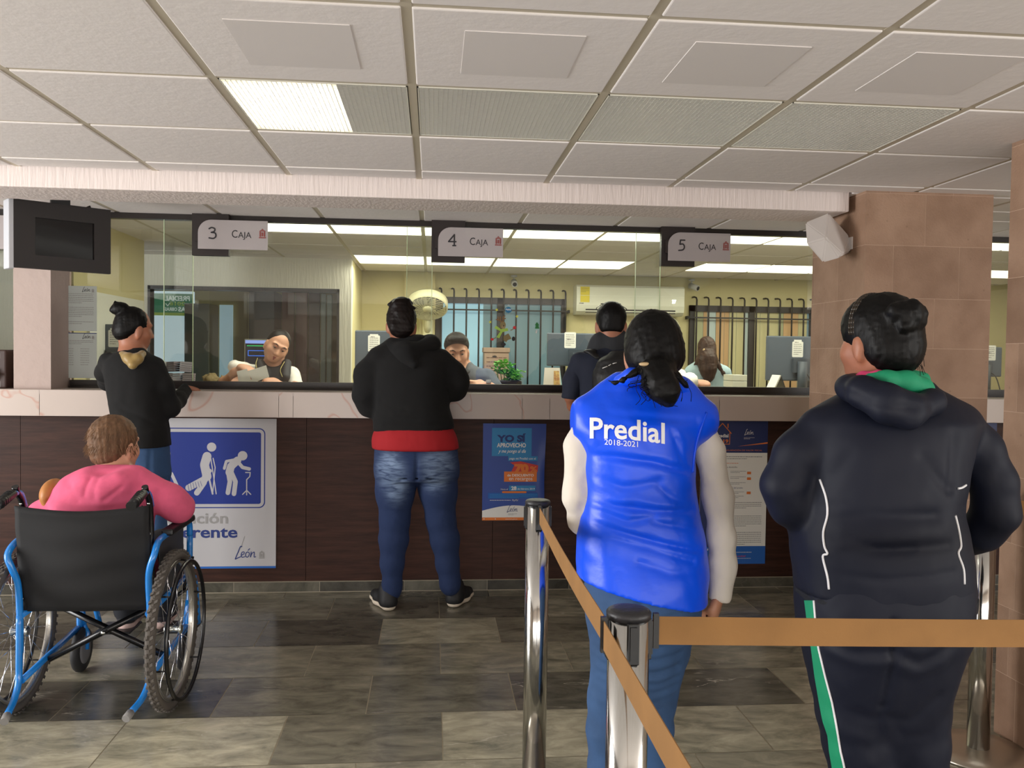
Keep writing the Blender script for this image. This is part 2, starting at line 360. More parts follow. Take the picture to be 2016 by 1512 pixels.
# ------------------------------------------------------------------ the counter
WOOD = bpy.data.materials.new('dark_wood'); WOOD.use_nodes = True
def wood_nodes(m, c1, c2, rough, sc=(1.2, 1, 14)):
    nt = m.node_tree; N = nt.nodes; L = nt.links; bs = N['Principled BSDF']; tc = N.new('ShaderNodeTexCoord'); mp = N.new('ShaderNodeMapping'); mp.inputs['Scale'].default_value = sc
    n = N.new('ShaderNodeTexNoise'); n.inputs['Scale'].default_value = 3; n.inputs['Detail'].default_value = 8; n.inputs['Roughness'].default_value = .7
    L.new(tc.outputs['Object'], mp.inputs[0]); L.new(mp.outputs[0], n.inputs['Vector']); r = N.new('ShaderNodeValToRGB'); r.color_ramp.elements[0].position = .35; r.color_ramp.elements[1].position = .68
    r.color_ramp.elements[0].color = lin(c1); r.color_ramp.elements[1].color = lin(c2); L.new(n.outputs['Fac'], r.inputs[0]); L.new(r.outputs[0], bs.inputs['Base Color']); bs.inputs['Roughness'].default_value = rough
wood_nodes(WOOD, (44, 25, 19), (70, 42, 32), .5); WOOD.node_tree.nodes['Principled BSDF'].inputs['Specular IOR Level'].default_value = .25
ctr = thing('service_counter', 'long dark wood panelled service counter under the pink marble top', 'counter', (0, 5.12, 0))
px = [-5.5, -3.9, -2.3, -.72, .02+.345, 1.30, 2.9, 4.6, 6.6]
for i in range(len(px)-1):
    b = MB(); b.box((px[i]+.0012, 5.11, .063), (px[i+1]-.0012, 5.14, 1.02)); b.build('wood_panel', WOOD, ctr)
MARB = bpy.data.materials.new('pink_marble'); MARB.use_nodes = True
def marble_nodes(m):
    nt = m.node_tree; N = nt.nodes; L = nt.links; bs = N['Principled BSDF']; tc = N.new('ShaderNodeTexCoord')
    at_ = N.new('ShaderNodeAttribute'); at_.attribute_name = 'tile'; off = N.new('ShaderNodeVectorMath'); off.operation = 'MULTIPLY_ADD'; off.inputs[1].default_value = (17, 3, 9)
    L.new(at_.outputs['Color'], off.inputs[0]); L.new(tc.outputs['Object'], off.inputs[2]); sep = N.new('ShaderNodeSeparateColor'); L.new(at_.outputs['Color'], sep.inputs[0])
    n = N.new('ShaderNodeTexNoise'); n.inputs['Scale'].default_value = 1.9; n.inputs['Detail'].default_value = 3; n.inputs['Distortion'].default_value = .6; L.new(off.outputs[0], n.inputs['Vector'])
    s1 = N.new('ShaderNodeMath'); s1.operation = 'SUBTRACT'; s1.inputs[1].default_value = .5; L.new(n.outputs['Fac'], s1.inputs[0]); s2 = N.new('ShaderNodeMath'); s2.operation = 'ABSOLUTE'; L.new(s1.outputs[0], s2.inputs[0])
    s3 = N.new('ShaderNodeMapRange'); s3.inputs['From Max'].default_value = .012; s3.inputs['To Min'].default_value = .85; s3.inputs['To Max'].default_value = 0; L.new(s2.outputs[0], s3.inputs['Value'])
    mm = N.new('ShaderNodeMath'); mm.operation = 'MULTIPLY'; L.new(s3.outputs[0], mm.inputs[0]); L.new(sep.outputs[1], mm.inputs[1])
    mx = N.new('ShaderNodeMix'); mx.data_type = 'RGBA'; mx.inputs['A'].default_value = lin((198, 184, 175)); mx.inputs['B'].default_value = lin((190, 146, 130)); L.new(mm.outputs[0], mx.inputs['Factor'])
    L.new(mx.outputs['Result'], bs.inputs['Base Color']); bs.inputs['Roughness'].default_value = .3
marble_nodes(MARB)
top = MB(); top.box((-5.5, 5.0, 1.14), (6.6, 5.46, 1.166), bev=.003); top.box((-5.5, 5.012, 1.02), (6.6, 5.12, 1.14))
wt = top.build('stone_worktop', MARB); tag(wt, 'long pinkish marble worktop running under the glass screens', 'worktop')
jx = [-5.5, -4.4, -3.2, -2.15, -.86, -.78, .52, .68, 1.69, 2.9, 4.2, 5.4, 6.6]; q = []; c = []
for i in range(len(jx)-1):
    q.append([(jx[i]+.0012, 4.999, 1.022), (jx[i+1]-.0012, 4.999, 1.022), (jx[i+1]-.0012, 4.999, 1.163), (jx[i]+.0012, 4.999, 1.163)]); c.append((rnd.random(), .95 if 0 < i < 7 else .05, rnd.random()))
c[5] = (.31, 1, .2); c[7] = (.5, 0, .1); c[8] = (.2, 0, .4)
tile_mesh('marble_front', q, c, MARB, wt)
# ------------------------------------------------------------------ glazed screen of the counter
BLACKF = mat('black_bronze_frame', (34, 27, 24), .35, spec=.5)
GLASS = bpy.data.materials.new('clear_glass'); GLASS.use_nodes = True
nt = GLASS.node_tree; nt.nodes.clear(); _o = nt.nodes.new('ShaderNodeOutputMaterial'); _t = nt.nodes.new('ShaderNodeBsdfTransparent'); _g = nt.nodes.new('ShaderNodeBsdfGlossy')
_g.inputs['Roughness'].default_value = 0.0; _f = nt.nodes.new('ShaderNodeFresnel'); _f.inputs[0].default_value = 1.5; _x = nt.nodes.new('ShaderNodeMixShader'); _t.inputs[0].default_value = (.955, .975, .965, 1)
nt.links.new(_f.outputs[0], _x.inputs[0]); nt.links.new(_t.outputs[0], _x.inputs[1]); nt.links.new(_g.outputs[0], _x.inputs[2]); nt.links.new(_x.outputs[0], _o.inputs[0])
GEDGE = mat('glass_edge', (196, 214, 176), .3, spec=.6)
def screen(name, x0, x1, edges):
    r = empty(name, (x0, 5.3, 1.166)); tag(r, kind='structure')
    b = MB(); b.box((x0, 5.285, 2.158), (x1, 5.335, CEIL-.001)); b.box((x0, 5.285, 1.166), (x1, 5.345, 1.212)); b.box((x0, 5.272, 1.166), (x1, 5.285, 1.176)); b.build('window_frame', BLACKF, r)
    for k, (a, c_, y) in enumerate(edges):
        b = MB(); b.box((a, y, 1.212), (c_, y+.0005, 2.158)); b.build('glass_pane', GLASS, r)
        e = MB()
        for ex in (a, c_):
            if x0+.01 < ex < x1-.01: e.box((ex-.0015, y-.004, 1.212), (ex+.0015, y+.004, 2.158))
        if e.v: e.build('pane_edge', GEDGE, r)
    return r
g0 = pl1.x+.01
screen('window_1', g0, 6.5, [(g0, -1.416, 5.318), (-1.576, -.008, 5.30), (-.16, 1.402, 5.318), (1.242, 2.7, 5.30), (2.6, 4.6, 5.318)])
screen('window_2', -5.4, pl0.x-.01, [(-5.4, pl0.x-.01, 5.31)])
# ------------------------------------------------------------------ the office behind
YELLOW = mat('cream_yellow_wall', (214, 204, 156), .75, bump=.15, bscale=18)
b = MB(); b.box((-.9, 8.6, 0), (6.8, 8.7, CEIL+.02)); wb = b.build('wall_back', YELLOW); tag(wb, kind='structure')
OFFW = mat('office_white_wall', (226, 222, 208), .8, bump=.7, bscale=26, stretch=(2.2, 1, .2), detail=5)
wx0, wx1, wz0, wz1 = -2.36, -.79, 1.0, 1.935
b = MB()
b.box((-3.9, 7.5, wz1), (-.69, 7.6, CEIL+.02)); b.box((wx1, 7.5, 0), (-.69, 7.6, wz1)); b.box((-3.9, 7.5, 0), (wx0, 7.6, wz1)); b.box((wx0, 7.5, 0), (wx1, 7.6, wz0))
o = b.build('wall_inner', OFFW); tag(o, kind='structure')
b = MB(); b.box((-.79, 7.6, 0), (-.69, 8.6, CEIL+.02)); o = b.build('wall_return', YELLOW); tag(o, kind='structure')
b = MB(); b.box((-2.2, 5.36, 0), (-2.11, 6.62, CEIL+.02)); o = b.build('wall_side', YELLOW); tag(o, kind='structure')
b = MB(); b.box((6.6, 5.3, 0), (6.7, 8.7, CEIL+.02)); o = b.build('wall_right', YELLOW); tag(o, kind='structure')
b = MB(); b.box((-5.6, 5.3, 0), (-5.5, 12.0, CEIL+.02)); o = b.build('wall_far_left', YELLOW); tag(o, kind='structure')
b = MB(); b.box((-5.6, 5.15, -.05), (7, 12.0, -.001)); o = b.build('floor_office', mat('office_floor', (120, 112, 100), .5)); tag(o, kind='structure')
# low wall behind the wood panels so that nothing is open underneath
b = MB(); b.box((-5.5, 5.16, 0), (6.6, 5.24, 1.019)); o = b.build('wall_counter', WALLP); tag(o, kind='structure')
# ================================================================== LAMPS IN THE CEILING
ALU = mat('satin_aluminium', (210, 212, 205), .28, metal=1); CHROME = mat('chrome', (225, 225, 228), .12, metal=1)
WHITEP = mat('white_paint', (232, 228, 222), .5); BLACK = mat('black_plastic', (22, 22, 24), .4); PAPER = mat('paper', (235, 233, 225), .8)
names = ['leftmost louvered ceiling light in the row of four, the one that is switched on', 'louvered silver ceiling light, second from the left, unlit', 'louvered silver ceiling light, third from the left, unlit', 'rightmost louvered silver ceiling light of the row of four, unlit']
LOUV = mat('louver_metal', (226, 224, 216), .3, metal=.4)
REFL = mat('reflector_metal', (236, 234, 222), .5, metal=.2)
for i, (x0, x1, y0, y1) in enumerate(light_cells):
    h = TBW/2+.003; t = thing('ceiling_light', names[i], 'ceiling light', ((x0+x1)/2, (y0+y1)/2, CEIL), 0, 'louvered ceiling lights')
    b = MB(); a0, a1, b0, b1 = x0+h, x1-h, y0+h, y1-h; z0 = CEIL-.002; z1 = CEIL+.11
    b.box((a0, b0, z1), (a1, b1, z1+.004)); b.box((a0, b0, z0), (a0+.003, b1, z1)); b.box((a1-.003, b0, z0), (a1, b1, z1)); b.box((a0, b0, z0), (a1, b0+.003, z1)); b.box((a0, b1-.003, z0), (a1, b1, z1))
    b.build('housing', REFL, t)
    l = MB(); n = 37; lz0, lz1 = CEIL-.001, CEIL+.011
    for k in range(n+1):
        x = a0+.004+(a1-a0-.008)*k/n; l.box((x-.0008, b0+.003, lz0), (x+.0008, b1-.003, lz1))
        y = b0+.004+(b1-b0-.008)*k/n; l.box((a0+.003, y-.0007, lz0), (a1-.003, y+.0007, lz1))
    l.build('louver', LOUV, t)
    for k in range(3):
        yy = b0+(b1-b0)*(k+.5)/3; tb = MB(); tb.tube([(a0+.03, yy, CEIL+.07), ((a0+(a1-a0)*.6) if i == 0 else a1-.03, yy, CEIL+.07)], .0127, 12)
        lit = i == 0
        tb.build('lamp_tube', mat('lit_tube' if lit else 'unlit_tube', (255, 250, 240), .4, emis=(255, 248, 235) if lit else None, estr=9 if lit else 0), t)
    if i == 0:
        b = MB(); b.box((a0+(a1-a0)*.615, b0, CEIL+.012), (a0+(a1-a0)*.62, b1, z1)); b.build('divider', REFL, t)  # added baffle, keeps tube light off the right part of the louver
        b = MB(); xa = a0+(a1-a0)*.04; xb = a0+(a1-a0)*.60
        b.box((xa, b0+.03, CEIL+.028), (xb, b1-.03, CEIL+.033)); b.build('lit_diffuser', mat('lit_diffuser', (255, 252, 246), .5, emis=(255, 252, 250), estr=9), t)
def ordinal(i): return ['first', 'second', 'third', 'fourth', 'fifth', 'sixth', 'seventh', 'eighth', 'ninth', 'tenth', 'eleventh', 'twelfth', 'thirteenth'][i]
DIFF = mat('office_diffuser', (255, 252, 235), .5, emis=(255, 250, 222), estr=2.6)
cnt = {0: 0, 1: 0}
for (x0, x1, y0, y1) in off_cells:
    row = 0 if y0 < 6 else 1; k = cnt[row]; cnt[row] += 1
    t = thing('office_light', 'bright office ceiling panel, %s from the left in the %s row behind the glass' % (ordinal(k), 'front' if row == 0 else 'back'), 'ceiling light', ((x0+x1)/2, (y0+y1)/2, CEIL), 0, 'lit panels of the office ceiling')
    b = MB(); h = TBW/2; b.box((x0+h, y0+h, CEIL-.003), (x1-h, y1-h, CEIL+.004)); b.build('diffuser', DIFF, t)
    b = MB(); b.box((x0+h, y0+h, CEIL+.0045), (x1-h, y1-h, CEIL+.09)); b.build('housing', WHITEP, t)
# ================================================================== FLAT GRAPHICS HELPERS (signs, posters; plane faces the hall, -y)
class Sheet:
    """a thin printed panel: x to the right, z up, in the plane y = Y"""
    def __init__(s, root, Y): s.root = root; s.Y = Y; s.n = 0; s.g = {}
    def _get(s, m, lay): return s.g.setdefault((m.name, lay), (MB(), m))[0]
    def poly(s, pts, m, lay=1):
        s.n += 1; y = s.Y-.0004*lay-3e-6*(s.n % 100); b = s._get(m, lay); b.add([(x, y, z) for x, z in pts], [tuple(range(len(pts)))])
    def rect(s, x0, z0, x1, z1, m, lay=1): s.poly([(x0, z0), (x1, z0), (x1, z1), (x0, z1)], m, lay)
    def text(s, txt, x0, x1, z, h, m, lay=3, bold=0, shear=0, flip=False, rot=0, space=1):
        vs, fs = fit_text(txt, x0, x1, z, h, bold, shear, space, flip); y = s.Y-.0004*lay; b = s._get(m, lay)
        if rot: vs = [(x0+(x-x0)*math.cos(rot)-(v-z)*math.sin(rot), z+(x-x0)*math.sin(rot)+(v-z)*math.cos(rot)) for x, v in vs]
        b.add([(x, y, v) for x, v in vs], fs)
    def disc(s, cx, cz, r, m, lay=2, n=24, ry=None):
        ry = ry or r; s.poly([(cx+r*math.cos(2*PI*k/n), cz+ry*math.sin(2*PI*k/n)) for k in range(n)], m, lay)
    def rrect(s, x0, z0, x1, z1, r, m, lay=1, corners=(1, 1, 1, 1)):
        pts = []
        for (cx, cz, a0, on, ox, oz) in ((x1-r, z1-r, 0, corners[0], x1, z1), (x0+r, z1-r, 90, corners[1], x0, z1), (x0+r, z0+r, 180, corners[2], x0, z0), (x1-r, z0+r, 270, corners[3], x1, z0)):
            if not on: pts.append((ox, oz)); continue
            for k in range(9): a = math.radians(a0+k*90/8); pts.append((cx+r*math.cos(a), cz+r*math.sin(a)))
        s.poly(pts, m, lay); return pts
    def stroke(s, pts, w, m, lay=2, close=False):
        """thick line with round joints"""
        P = [Vector((a, c)) for a, c in pts]
        if close: P.append(P[0])
        for a, c in zip(P[:-1], P[1:]):
            d = c-a
            if d.length < 1e-6: continue
            nn = Vector((-d.y, d.x)).normalized()*w/2; s.poly([tuple(a+nn), tuple(a-nn), tuple(c-nn), tuple(c+nn)], m, lay)
        for a in P: s.disc(a.x, a.y, w/2, m, lay, 12)
    def lines(s, x0, x1, z, n, dz, h, m, lay=2, seed=0, last=.6):
        """rows of unreadably small print"""
        r = random.Random(seed)
        for k in range(n):
            x = x0; e = x1 if k < n-1 else x0+(x1-x0)*last
            while x < e-h: w = min(r.uniform(1.5, 5)*h, e-x); s.rect(x, z-k*dz, x+w, z-k*dz+h, m, lay); x += w+h*.7
    def done(s, nm={}):
        for (mn, lay), (b, m) in s.g.items():
            o = b.build(nm.get(mn, 'lettering' if lay >= 3 else 'print'), m, s.root)
            if lay > 1: o['kind'] = 'thing'; del o['kind']
INKN = mat('navy_ink', (32, 52, 118), .6); INKB = mat('blue_ink', (30, 96, 178), .6); WHITEI = mat('white_ink', (232, 230, 226), .6); GREYI = mat('grey_ink', (150, 148, 146), .7)
DARKI = mat('dark_ink', (44, 42, 46), .7); CYANI = mat('cyan_ink', (40, 150, 205), .6); ORI = mat('orange_ink', (226, 122, 48), .6); REDI = mat('red_ink', (206, 58, 52), .6); BRI = mat('crest_red', (142, 70, 66), .7)
def leon(s, x0, z0, w, m, lay=3, accent=None, long=True):
    """the handwritten town name: L, e, o, n with its tall first stroke"""
    k = w
    def P(l): return [(x0+a*k, z0+b*k) for a, b in l]
    s.stroke([tuple(v) for v in [(p.x, p.y) for p in bez([Vector((a, c, 0)) for a, c in P([(.32, .62), (.24, .60), (.14, .35), (.03, .08), (.0, -.02), (.10, .03), (.26, .10)])], 4)]], .045*k, m, lay)
    s.stroke([(p.x, p.y) for p in bez([Vector((a, c, 0)) for a, c in P([(.30, .17), (.42, .25), (.42, .34), (.33, .32), (.28, .18), (.34, .07), (.46, .10)])], 4)], .04*k, m, lay)
    s.stroke([(p.x, p.y) for p in bez([Vector((a, c, 0)) for a, c in P([(.60, .34), (.52, .28), (.50, .14), (.58, .07), (.66, .15), (.68, .28), (.60, .34)])], 4)], .04*k, m, lay)
    s.stroke(P([(.62, .42), (.70, .50)]), .04*k, m, lay)
    s.stroke([(p.x, p.y) for p in bez([Vector((a, c, 0)) for a, c in P([(.78, .34), (.74, .08), (.80, .24), (.92, .33), (.92, .20), (.92, .08), (1.0, .09)])], 4)], .04*k, m, lay)
    if accent: s.stroke(P([(.28, .55), (.36, .85), (.45, 1.12)]), .02*k, accent, lay)
def crest(s, cx, cz, h, m, lay=3):
    w = h*.72
    s.rect(cx-w/2, cz-h/2, cx+w/2, cz-h*.38, m, lay); s.rect(cx-w*.42, cz-h*.34, cx-w*.2, cz+h*.2, m, lay); s.rect(cx+w*.2, cz-h*.34, cx+w*.42, cz+h*.2, m, lay)
    s.rect(cx-w*.12, cz-h*.3, cx+w*.12, cz+h*.12, m, lay); s.poly([(cx-w*.5, cz+h*.22), (cx+w*.5, cz+h*.22), (cx+w*.3, cz+h*.34), (cx-w*.3, cz+h*.34)], m, lay)
    s.poly([(cx-w*.22, cz+h*.36), (cx+w*.22, cz+h*.36), (cx, cz+h*.52)], m, lay)
# ------------------------------------------------------------------ hanging window signs
PLATE = mat('dark_brown_panel', (34, 24, 22), .5); SGREY = mat('mauve_sign_acrylic', (176, 168, 168), .5)
sgm = SGREY.node_tree; SGREY.node_tree.nodes['Principled BSDF'].inputs['Alpha'].default_value = .93
def window_sign(num, px, x1e, where):
    (ax, ay), (bx, by), (cx_, cy_), (dx, dy) = px; Y = 5.24
    A, B, C_, D_ = at(ax, ay, Y), at(bx, by, Y), at(cx_, cy_, Y-.02), at(dx, dy, Y-.02)
    t = thing('window_sign', where, 'sign', ((A.x+B.x)/2, Y, CEIL), 0, 'hanging counter window signs')
    b = MB(); b.box((A.x, Y, B.z), (B.x, Y+.04, CEIL-.002)); b.build('backing_board', PLATE, t)
    s = Sheet(t, Y-.024)
    b = MB(); pts = []; r = .075
    x0, x1, z0, z1 = C_.x, D_.x, D_.z, C_.z
    pts = [(x1, z0), (x1, z1), (x0+r, z1)]+[(x0+r-r*math.sin(a*PI/16), z1-r+r*math.cos(a*PI/16)) for a in range(1, 9)]+[(x0, z0)]
    b.prism(pts, Y-.024, Y-.018); b.build('plate', SGREY, t)
    st = MB(); st.box((A.x+.02, Y-.018, (z0+z1)/2-.04), (A.x+.05, Y, (z0+z1)/2+.04)); st.build('spacer', PLATE, t)
    w = x1-x0; h = z1-z0
    k = .135*w; cx = x0+.21*w; cz = (z0+z1)/2+.01
    if num == 3: st = [[(-.40, .42), (-.1, .55), (.25, .42), (.2, .15), (-.15, .02)], [(-.15, .02), (.3, -.05), (.38, -.4), (.1, -.62), (-.4, -.58)]]
    elif num == 4: st = [[(.3, .62), (-.42, -.18)], [(-.42, -.18), (.5, -.18)], [(.3, .62), (.3, -.62)], [(.12, -.62), (.48, -.62)]]
    else: st = [[(.42, .56), (-.15, .56)], [(-.15, .56), (-.22, .08)], [(-.22, .08), (.2, .1), (.38, -.22), (.2, -.55), (-.35, -.64)]]
    for q in st:
        P = [(cx+a*k*.9, cz+c*k*1.0) for a, c in q]
        if len(P) > 2: P = [(p.x, p.y) for p in bez([Vector((a, c, 0)) for a, c in P], 6)]
        s.stroke(P, .0085, DARKI, 3)
    s.text('C', x0+.485*w, x0+.565*w, cz-.026, .044, DARKI); s.text('AJA', x0+.575*w, x0+.765*w, cz-.026, .034, DARKI)
    crest(s, x0+.925*w, cz+.002, .055, BRI)
    s.done(); return t
window_sign(3, [(378, 418), (450, 504), (390, 432), (527, 493)], 0, 'hanging counter sign reading 3 CAJA on a dark board')
window_sign(4, [(850, 430), (915, 517), (863, 447), (990, 507)], 0, 'hanging counter sign reading 4 CAJA on a dark board')
window_sign(5, [(1303, 442), (1367, 525), (1316, 457), (1437, 516)], 0, 'hanging counter sign reading 5 CAJA on a dark board')
# the far left one, only its right end in view
A, B = at(-112, 420, 5.2), at(22, 490, 5.2); t = thing('window_sign', 'mauve sign cut off by the left edge of the photo, red crest showing', 'sign', (A.x, 5.24, CEIL), 0, 'hanging counter window signs')
b = MB(); b.box((A.x-.04, 5.24, B.z-.03), (A.x+.12, 5.28, CEIL-.002)); b.build('backing_board', PLATE, t)
b = MB(); b.box((A.x, 5.216, B.z), (B.x, 5.222, A.z)); b.build('plate', SGREY, t)
b = MB(); b.box((A.x+.02, 5.222, B.z+.06), (A.x+.05, 5.24, B.z+.12)); b.build('spacer', PLATE, t)
s = Sheet(t, 5.216); crest(s, at(12, 453, 5.2).x, at(12, 453, 5.2).z, .055, BRI); s.done()
# ------------------------------------------------------------------ posters on the counter front
Yp = 5.108
SILV = mat('grey_poster', (186, 184, 186), .5); BLUEP = mat('sign_blue', (24, 48, 134), .5)
A, B = at(322, 822, Yp), at(543, 1118, Yp)
# the far part hidden behind the wheelchair goes on to the left
x0, x1, z0, z1 = at(196, 822, Yp).x, B.x, B.z, A.z-.003
t = thing('poster', 'grey and blue preferential service poster with crutch and walker figures', 'poster', ((x0+x1)/2, Yp, z0), 0)
b = MB(); b.box((x0, Yp-.003, z0), (x1, Yp+.002, z1)); b.build('panel', SILV, t)
s = Sheet(t, Yp-.003); w = x1-x0
def Q(px, py): p = at(px, py, Yp); return (p.x, p.z)
s.rect(x0, z0, x1, z0+.012, INKB, 1)
bx0, bz1 = x0+(x1-Q(522, 843)[0]), Q(522, 843)[1]; bx1, bz0 = Q(522, 1000)
s.rrect(bx0, bz0, bx1, bz1, .035, BLUEP, 1); s.rrect(bx0+.006, bz0+.006, bx1-.006, bz1-.006, .03, SILV, 2)
s.rrect(bx0+.024, bz0+.024, bx1-.024, bz1-.024, .012, BLUEP, 3)
def fig(lst, wd): s.stroke([Q(a, c) for a, c in lst], wd, SILV, 4)
s.disc(*Q(417, 880), .026, SILV, 4); s.disc(*Q(478, 897), .027, SILV, 4)
fig([(408, 898), (403, 915), (408, 938)], .05); fig([(404, 900), (399, 918), (414, 927)], .022); fig([(404, 936), (402, 950), (388, 970)], .032); fig([(400, 945), (372, 960)], .038); fig([(408, 940), (395, 958)], .03)
fig([(415, 900), (419, 925), (424, 958), (426, 972)], .006); fig([(420, 902), (424, 920), (419, 972)], .006); fig([(410, 932), (419, 972)], .01)
fig([(468, 906), (455, 918), (452, 930)], .044); fig([(462, 905), (446, 908), (442, 922)], .016); fig([(466, 906), (478, 920), (491, 923)], .02); fig([(450, 930), (453, 948), (449, 970)], .026); fig([(456, 930), (464, 948), (461, 972)], .026)
fig([(484, 930), (493, 930), (492, 938), (486, 944), (486, 970)], .006); fig([(478, 973), (486, 965), (494, 973)], .006); fig([(486, 965), (486, 974)], .006)
for k in range(6): a = Q(370+k*5, 952+k*-1); c = Q(373+k*5, 967-k*2); s.stroke([a, c], .002, BLUEP, 5)
fig([(323, 932), (338, 932), (352, 962)], .018); fig([(322, 936), (322, 958), (336, 960)], .012); s.disc(*Q(327, 893), .026, SILV, 4); fig([(327, 905), (318, 930)], .04)
fig([(253, 935), (262, 960), (275, 935)], .02)
s.text('Atención', Q(312, 0)[0], Q(453, 0)[0], Q(400, 1030)[1], .062, GREYI, 3, bold=.02)
s.text('Preferente', Q(293, 0)[0], Q(472, 0)[0], Q(400, 1058)[1], .066, INKN, 3, bold=.022)
leon(s, Q(468, 0)[0], Q(0, 1103)[1], .115, INKN, 3, accent=GREYI); crest(s, Q(521, 0)[0], Q(0, 1095)[1], .045, GREYI, 3)
s.done()
# YO SI poster
BLU2 = mat('poster_blue', (22, 62, 150), .4); BLU3 = mat('panel_cyan', (24, 130, 190), .45)
x0, x1, z0, z1 = Q(962, 0)[0], Q(1088, 0)[0], Q(1020, 1024)[1], Q(1020, 834)[1]
t = thing('poster', 'blue YO SÍ APROVECHO poster with curled right edge and 70% in orange', 'poster', ((x0+x1)/2, Yp, z0))
b = MB(); n = 14; vs = []; fs = []
for i in range(n+1):
    u = i/n; x = x0+(x1-x0)*u; curl = max(0, (u-.82)/.18)**2*.02
    for j in range(9):
        v = j/8; cc = curl*math.sin(PI*min(1, max(0, (v-.05)/.8))); cut = .0
        vs.append((x-cc*.5, Yp-.0015-cc, z0+(z1-z0)*v))
for i in range(n):
    for j in range(8): a = i*9+j; fs.append((a, a+9, a+10, a+1))
b.add(vs, fs, True); b.build('sheet', BLU2, t)
s = Sheet(t, Yp-.0035); H_ = z1-z0; Wd = x1-x0
X = lambda u: x0+Wd*u
Z = lambda v: z0+H_*v
s.poly([(X(.0), Z(0)), (X(.99), Z(0)), (X(.99), Z(.10))]+[(X(u), Z(.10+.055*math.sin(PI*min(1, max(0, u))))) for u in [k/12 for k in range(12, -1, -1)]], WHITEI, 1)
s.rect(X(0), Z(0), X(.99), Z(.03), ORI, 2)
s.rect(X(.14), Z(.665), X(.77), Z(.955), BLU3, 1)
s.text('YO SÍ', X(.22), X(.68), Z(.815), Z(.90)-Z(.815), INKN, 3, bold=.05)
s.text('APROVECHO', X(.22), X(.68), Z(.757), Z(.80)-Z(.757), WHITEI, 3, bold=.03)
s.text('y me pongo al día', X(.24), X(.68), Z(.70), Z(.735)-Z(.70), WHITEI, 3, shear=.4, bold=.01)
s.rect(X(.40), Z(.615), X(.87), Z(.665), BLU3, 2); s.text('pago mi Predial con el', X(.42), X(.84), Z(.63), Z(.652)-Z(.63), WHITEI, 3, bold=.01)
s.poly([(X(.43), Z(.60)), (X(.60), Z(.61)), (X(.88), Z(.57)), (X(.87), Z(.50)), (X(.45), Z(.50)), (X(.50), Z(.57))], REDI, 2)
s.rect(X(.34), Z(.40), X(.86), Z(.505), ORI, 2)
s.text('70', X(.50), X(.73), Z(.50), Z(.585)-Z(.50), ORI, 3, bold=.07); s.text('%', X(.75), X(.86), Z(.505), Z(.56)-Z(.505), ORI, 3, bold=.04)
s.text('de DESCUENTO', X(.39), X(.81), Z(.455), Z(.48)-Z(.455), WHITEI, 3, bold=.02); s.text('en recargos', X(.42), X(.79), Z(.415), Z(.44)-Z(.415), WHITEI, 3)
s.rect(X(.42), Z(.305), X(.84), Z(.36), BLU3, 2); s.text('28', X(.455), X(.54), Z(.315), Z(.352)-Z(.315), WHITEI, 3, bold=.04); s.text('de febrero 2019', X(.555), X(.83), Z(.318), Z(.335)-Z(.318), WHITEI, 3, bold=.01)
s.text('Hasta el', X(.29), X(.40), Z(.315), Z(.33)-Z(.315), WHITEI, 3); s.rrect(X(.31), Z(.282), X(.70), Z(.302), .006, ORI, 3)
s.rect(X(.09), Z(.225), X(.92), Z(.285), INKB, 1); s.lines(X(.12), X(.88), Z(.265), 3, H_*.016, .0022, CYANI, 2, 4); s.lines(X(.12), X(.45), Z(.205), 1, .01, .0028, WHITEI, 3, 5, 1); s.text('PayPal', X(.47), X(.57), Z(.20), .010, WHITEI, 3, shear=.3)
leon(s, X(.395), Z(.085), .062, INKN, 3); s.lines(X(.41), X(.56), Z(.065), 2, .006, .002, GREYI, 3, 8); s.text('www.leon.gob.mx', X(.37), X(.56), Z(.008), .006, WHITEI, 3)
s.disc(X(.03), Z(.015), .003, WHITEI, 3); s.disc(X(.21), Z(.015), .003, WHITEI, 3)
s.done()
